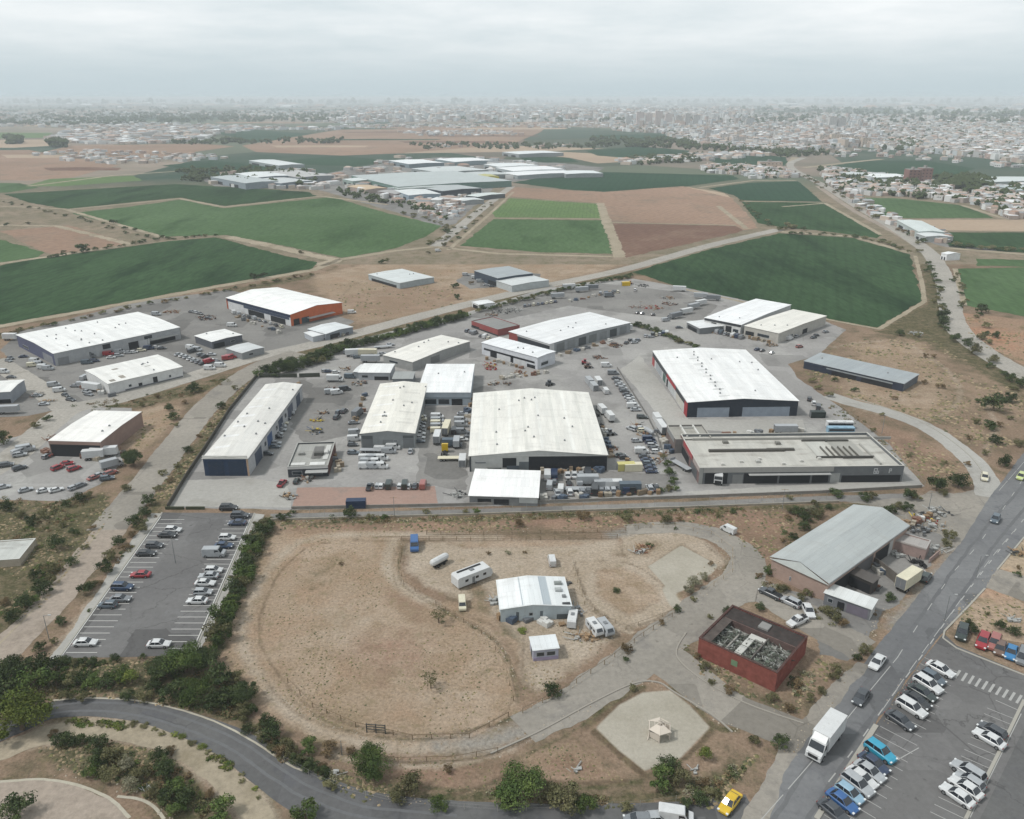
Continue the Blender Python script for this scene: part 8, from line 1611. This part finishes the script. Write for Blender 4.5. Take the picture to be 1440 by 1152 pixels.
tufts('dry_grass', [PADDOCK, [(725, 1062), (800, 1045), (835, 1060), (880, 1098), (760, 1098)], [(480, 1055), (690, 1062), (700, 1100), (640, 1130), (520, 1115), (420, 1065)], [(740, 870), (870, 890), (820, 940), (735, 990)]], 7000, ['straw', 'dead_grass', 'dead_grass', 'green_weed', 'dead_grass', 'dark_weed'], .1, .28, 3)
tufts('weeds', [[(-10, 705), (90, 706), (150, 690), (160, 725), (110, 785), (60, 850), (-10, 915)], [(0, 930), (75, 925), (250, 930), (330, 960), (350, 1030), (270, 1000), (140, 980), (60, 985), (0, 1000)], [(50, 1052), (110, 1045), (180, 1046), (240, 1062), (290, 1100), (320, 1150), (230, 1150), (205, 1120), (150, 1098), (80, 1085)], [(350, 1010), (400, 1050), (480, 1090), (640, 1120), (900, 1130), (1000, 1100), (1080, 1050), (1000, 1140), (520, 1135), (400, 1075)], [(960, 900), (1000, 920), (1095, 975), (1160, 920), (1180, 940), (1120, 1005), (1060, 985), (980, 950)], [(1350, 835), (1400, 830), (1440, 850), (1440, 905), (1345, 885)], [(395, 733), (1100, 716), (1130, 735), (1080, 790), (1020, 752), (940, 738), (640, 748), (395, 745)], [(0, 1000), (70, 985), (72, 1000), (0, 1035)]], 9000, ['dark_weed', 'green_weed', 'dead_grass', 'dark_weed', 'straw'], .2, .55, 5)
tufts('weeds', [[(1140, 500), (1240, 470), (1310, 475), (1440, 560), (1440, 620), (1380, 640), (1300, 590), (1200, 560), (1130, 530)], [(1215, 600), (1260, 600), (1350, 650), (1345, 672), (1300, 680), (1255, 640)], [(190, 578), (258, 572), (240, 600), (190, 640)], [(460, 400), (640, 380), (640, 430), (500, 450)], [(215, 700), (258, 640), (310, 572), (352, 534), (345, 545), (280, 640), (236, 712)], [(1345, 445), (1440, 450), (1440, 515), (1365, 478)]], 5000, ['dark_weed', 'green_weed', 'dead_grass', 'straw'], .3, .7, 8)
# ================================================================== THE FAR TOWN
obj_mat('render_wall', .9, .15, 0, .12, .05)
RW = ['c9c9c6', 'b5b4b2', 'dcdcda', 'a89c94', 'c4b6a8', 'c3c9cc', 'b39f95', 'e2e3e2']
RR = ['a99488', 'bdb9b5', '8f9294', 'd3d5d6', 'a58878', 'e0e2e2', '9ea2a4', 'b8a89c']
for i in range(8): plain('town_wall_%d' % i, C(RW[i]), .9); plain('town_roof_%d' % i, C(RR[i]), .85)
def house_geo(q, x, y, w_, d_, h, a, mw, mr, hip=True):
    ca, sa = cos(a), sin(a); T = lambda u, v, z: (x + u * ca - v * sa, y + u * sa + v * ca, z)
    k = len(q.v); W_, D_ = w_ / 2, d_ / 2
    q.v += [T(-W_, -D_, 0), T(W_, -D_, 0), T(W_, D_, 0), T(-W_, D_, 0), T(-W_, -D_, h), T(W_, -D_, h), T(W_, D_, h), T(-W_, D_, h)]
    for f in ((0, 1, 5, 4), (1, 2, 6, 5), (2, 3, 7, 6), (3, 0, 4, 7)): q.f.append(tuple(k + i for i in f)); q.m.append(mw)
    if hip:
        q.v += [T(-W_ * .5, 0, h + min(W_, D_) * .35), T(W_ * .5, 0, h + min(W_, D_) * .35)]
        for f in ((4, 5, 9, 8), (6, 7, 8, 9)): q.f.append(tuple(k + i for i in f)); q.m.append(mr)
        for f in ((5, 6, 9), (7, 4, 8)): q.f.append(tuple(k + i for i in f)); q.m.append(mr)
    else: q.f.append((k + 4, k + 5, k + 6, k + 7)); q.m.append(mr)
tr = random.Random(99)
ALLM = [MATS['town_wall_%d' % i] for i in range(8)] + [MATS['town_roof_%d' % i] for i in range(8)] + [MATS['window_glass']]
HP = []
for i in range(16):
    w_, d_, h = tr.uniform(7, 12), tr.uniform(6, 9), tr.choice((3.0, 3.2, 5.4)); q = MB(); mw, mr = tr.randrange(8), 8 + tr.randrange(8); house_geo(q, 0, 0, w_, d_, h, 0, mw, mr, i % 3 == 0)
    for s in (-1, 1):
        for j in range(3): x = -w_ / 2 + w_ * (j + .7) / 3.6; q.box(x, s * (d_ / 2 + .03) - .04, h * .3, x + 1.3, s * (d_ / 2 + .03) + .04, h * .3 + 1.2, mi=16)
    if i % 2: q.box(w_ * .1, -.3, h, w_ * .1 + .8, .5, h * 1.4 + .8, mi=mw)
    HP.append(q.mesh('village_house', ALLM))
VILL = [  # polygon, houses, description
 ([(1150, 240), (1180, 238), (1260, 252), (1310, 258), (1340, 268), (1370, 282), (1350, 286), (1280, 277), (1195, 274), (1165, 258)], 85, 'house in the dense village around the brick tower block'),
 ([(1370, 270), (1440, 262), (1440, 306), (1420, 308), (1395, 298), (1365, 285)], 55, 'house in the village at the right edge behind the green fields'),
 ([(985, 238), (1020, 233), (1070, 236), (1110, 242), (1125, 250), (1060, 252), (1040, 246), (1000, 244)], 60, 'reddish or pale house in the hamlet west of the straight road'),
 ([(1120, 212), (1200, 208), (1290, 212), (1390, 222), (1440, 230), (1440, 240), (1380, 232), (1240, 222), (1130, 220)], 65, 'house on the near edge of the eastern town'),
 ([(575, 204), (680, 200), (850, 206), (840, 209), (600, 209)], 25, 'house in the thin row beyond the industrial area')]
used = 0
for poly_, n, lb in VILL:
    for i in range(n):
        x, y = randin(poly_, tr); p = P(x, y)
        o = link('village_house', tr.choice(HP), None, None, (p.x, p.y, .2), tr.uniform(0, pi), tr.uniform(.85, 1.1)); tag(o, lb, 'house', 'houses, ' + lb.split(' in ')[-1] if ' in ' in lb else 'houses on the near edge of the town')
def mass(name, spec, seed, kind='stuff'):
    rs = random.Random(seed); q = MB()
    for poly_, n, (s0, s1), (h0, h1) in spec:
        for i in range(n):
            x, y = randin(poly_, rs); p = P(x, y); f = 1 + max(0, p.y - 3000) / 9000
            house_geo(q, p.x, p.y, rs.uniform(s0, s1) * f, rs.uniform(s0, s1) * .8 * f, rs.uniform(h0, h1), rs.uniform(0, pi), rs.randrange(8), 8 + rs.randrange(8), rs.random() < .25)
    o = q.build(name, ALLM); o['kind'] = kind; return o
E_TOWN = [(860, 172), (960, 168), (1100, 170), (1250, 172), (1440, 178), (1440, 230), (1380, 222), (1290, 214), (1200, 206), (1118, 216), (1060, 214), (985, 206), (930, 188), (860, 184)]
mass('town_houses', [
 (E_TOWN, 7000, (7, 17), (3.5, 11)), ([(940, 178), (1150, 176), (1240, 190), (1230, 206), (1120, 210), (1010, 208), (950, 190)], 1600, (9, 18), (5, 17)),
 ([(0, 158), (480, 156), (860, 158), (1000, 158), (1440, 166), (1440, 178), (1000, 170), (860, 172), (640, 172), (480, 174), (300, 163), (0, 170)], 2600, (10, 28), (4, 12)),
 ([(490, 152), (700, 151), (960, 152), (1060, 158), (1000, 170), (760, 170), (640, 171), (490, 172)], 2600, (12, 30), (8, 30)), ([(860, 158), (1060, 158), (1060, 180), (900, 182)], 240, (10, 16), (14, 32)), ([(1150, 165), (1230, 165), (1230, 182), (1150, 182)], 90, (9, 14), (12, 26)),
 ([(100, 182), (200, 176), (330, 180), (360, 184), (300, 190), (280, 200), (180, 204), (60, 200)], 420, (12, 34), (4, 8)),
 ([(0, 168), (180, 172), (300, 178), (460, 180), (520, 176), (480, 184), (300, 182), (90, 180), (0, 178)], 330, (10, 26), (4, 9)),
 ([(560, 186), (700, 184), (740, 190), (600, 193)], 120, (8, 18), (3, 7)), ([(470, 176), (860, 174), (850, 180), (500, 181)], 220, (8, 20), (3, 7)), ([(40, 216), (120, 212), (300, 218), (330, 224), (180, 232), (80, 228)], 120, (7, 14), (3, 5)),
 ([(440, 146), (900, 143), (1440, 148), (1440, 160), (900, 152), (440, 152), (0, 152), (0, 146)], 500, (30, 90), (6, 20))], 4)
mass('industrial_sheds', [([(470, 240), (560, 222), (700, 224), (800, 234), (700, 262), (620, 300), (560, 285), (480, 262)], 150, (5, 18), (3, 5)), ([(600, 285), (680, 268), (650, 300), (630, 312), (590, 300)], 120, (2.5, 7), (1.6, 3)), ([(290, 246), (450, 240), (480, 256), (450, 268), (300, 262)], 90, (4, 16), (3, 5)),
 ([(870, 226), (980, 218), (1060, 214), (1110, 217), (1000, 226), (880, 232)], 160, (8, 18), (3, 6)), (VILL[0][0], 420, (5, 10), (2.8, 6)), (VILL[1][0], 300, (5, 10), (2.8, 6)), (VILL[2][0], 240, (5, 10), (2.8, 6)), ([(1170, 262), (1230, 290), (1300, 330), (1330, 345), (1290, 335), (1200, 290)], 40, (4, 10), (3, 4)), ([(1290, 322), (1330, 328), (1335, 345), (1300, 338)], 30, (4, 9), (2, 4))], 6)
def treemass(name, spec, seed, mat='leaf_dark', k=7):
    rs = random.Random(seed); q = MB()
    for poly_, n, (r0, r1) in spec:
        for i in range(n):
            x, y = randin(poly_, rs); p = P(x, y); r_ = rs.uniform(r0, r1)
            for j in range(k):
                a, e = rs.uniform(0, 2 * pi), rs.uniform(-.3, 1.2); c = Vector((p.x + rs.uniform(-r_, r_) * .7, p.y + rs.uniform(-r_, r_) * .7, r_ * rs.uniform(.3, 1.3))); s = r_ * rs.uniform(.35, .7)
                n_ = [c + Vector((s * cos(b), s * sin(b) * .8, s * .2 * rs.uniform(-1, 1))) for b in (0 + a, 1.3 + a, 2.6 + a, 3.9 + a, 5.2 + a)]; top = c + Vector((0, 0, s * .9)); kk = len(q.v); q.v += [tuple(v) for v in n_] + [tuple(top), tuple(c - Vector((0, 0, s * .8)))]
                for b in range(5): q.f.append((kk + b, kk + (b + 1) % 5, kk + 5)); q.m.append(0); q.f.append((kk + (b + 1) % 5, kk + b, kk + 6)); q.m.append(0)
    o = q.build(name, MATS[mat]); o['kind'] = 'stuff'; return o
treemass('far_trees', [(E_TOWN, 1900, (3, 7)), (VILL[0][0], 120, (2.5, 5)), (VILL[1][0], 90, (2.5, 5)), (VILL[2][0], 70, (2.5, 5)), ([(0, 150), (1440, 152), (1440, 176), (0, 168)], 1300, (6, 14)), ([(0, 166), (300, 160), (480, 160), (470, 172), (300, 172), (100, 178), (0, 176)], 420, (7, 12)),
 ([(830, 196), (960, 198), (1000, 206), (1110, 212), (1000, 212), (840, 206)], 220, (4, 8)), ([(570, 203), (860, 203), (850, 210), (600, 211)], 130, (3, 6)), ([(1310, 252), (1380, 250), (1400, 268), (1340, 266)], 90, (4, 7)), ([(1190, 272), (1300, 276), (1370, 286), (1280, 279)], 30, (3, 5)),
 ([(240, 242), (350, 238), (460, 248), (440, 264), (330, 260), (250, 254)], 150, (3, 6)), ([(240, 200), (480, 198), (480, 202), (240, 204)], 90, (4, 8)), ([(12, 199), (30, 199), (30, 203), (12, 203)], 22, (6, 12)), ([(72, 204), (92, 204), (92, 208), (72, 208)], 24, (6, 12)), ([(880, 224), (990, 218), (985, 228), (900, 233)], 90, (3, 6)),
 ([(1000, 214), (1110, 212), (1180, 218), (1110, 222), (1060, 216)], 120, (3, 7)), ([(1250, 200), (1290, 198), (1300, 212), (1262, 214)], 110, (4, 8)), ([(470, 264), (600, 292), (630, 312), (600, 300), (480, 276)], 60, (2, 3.5)), ([(1170, 248), (1440, 262), (1440, 280), (1200, 262)], 110, (3, 6))], 12)

treemass('far_woods', [([(0, 141.5), (1440, 141), (1440, 146), (0, 148)], 500, (30, 60)), ([(1050, 150), (1440, 158), (1440, 168), (1240, 164), (1040, 156)], 120, (12, 24))], 31, k=5)
# ---- the air ------------------------------------------------------------------------------
hm = bpy.data.materials.new('haze_air'); hm.use_nodes = True; t = hm.node_tree; t.nodes.clear()
ho = N(t, 'ShaderNodeOutputMaterial'); hv = N(t, 'ShaderNodeVolumePrincipled')
hv.inputs['Color'].default_value = (.90, .97, 1.0, 1); hv.inputs['Density'].default_value = HAZE_D; hv.inputs['Anisotropy'].default_value = 0
t.links.new(hv.outputs[0], ho.inputs['Volume'])
mb = MB(); mb.box(-R - 50, -500, -1, R + 50, 2 * R + 50, 108)
o = mb.build('haze', hm); o['kind'] = 'stuff'; o['label'] = 'pale blue haze over the far plain'
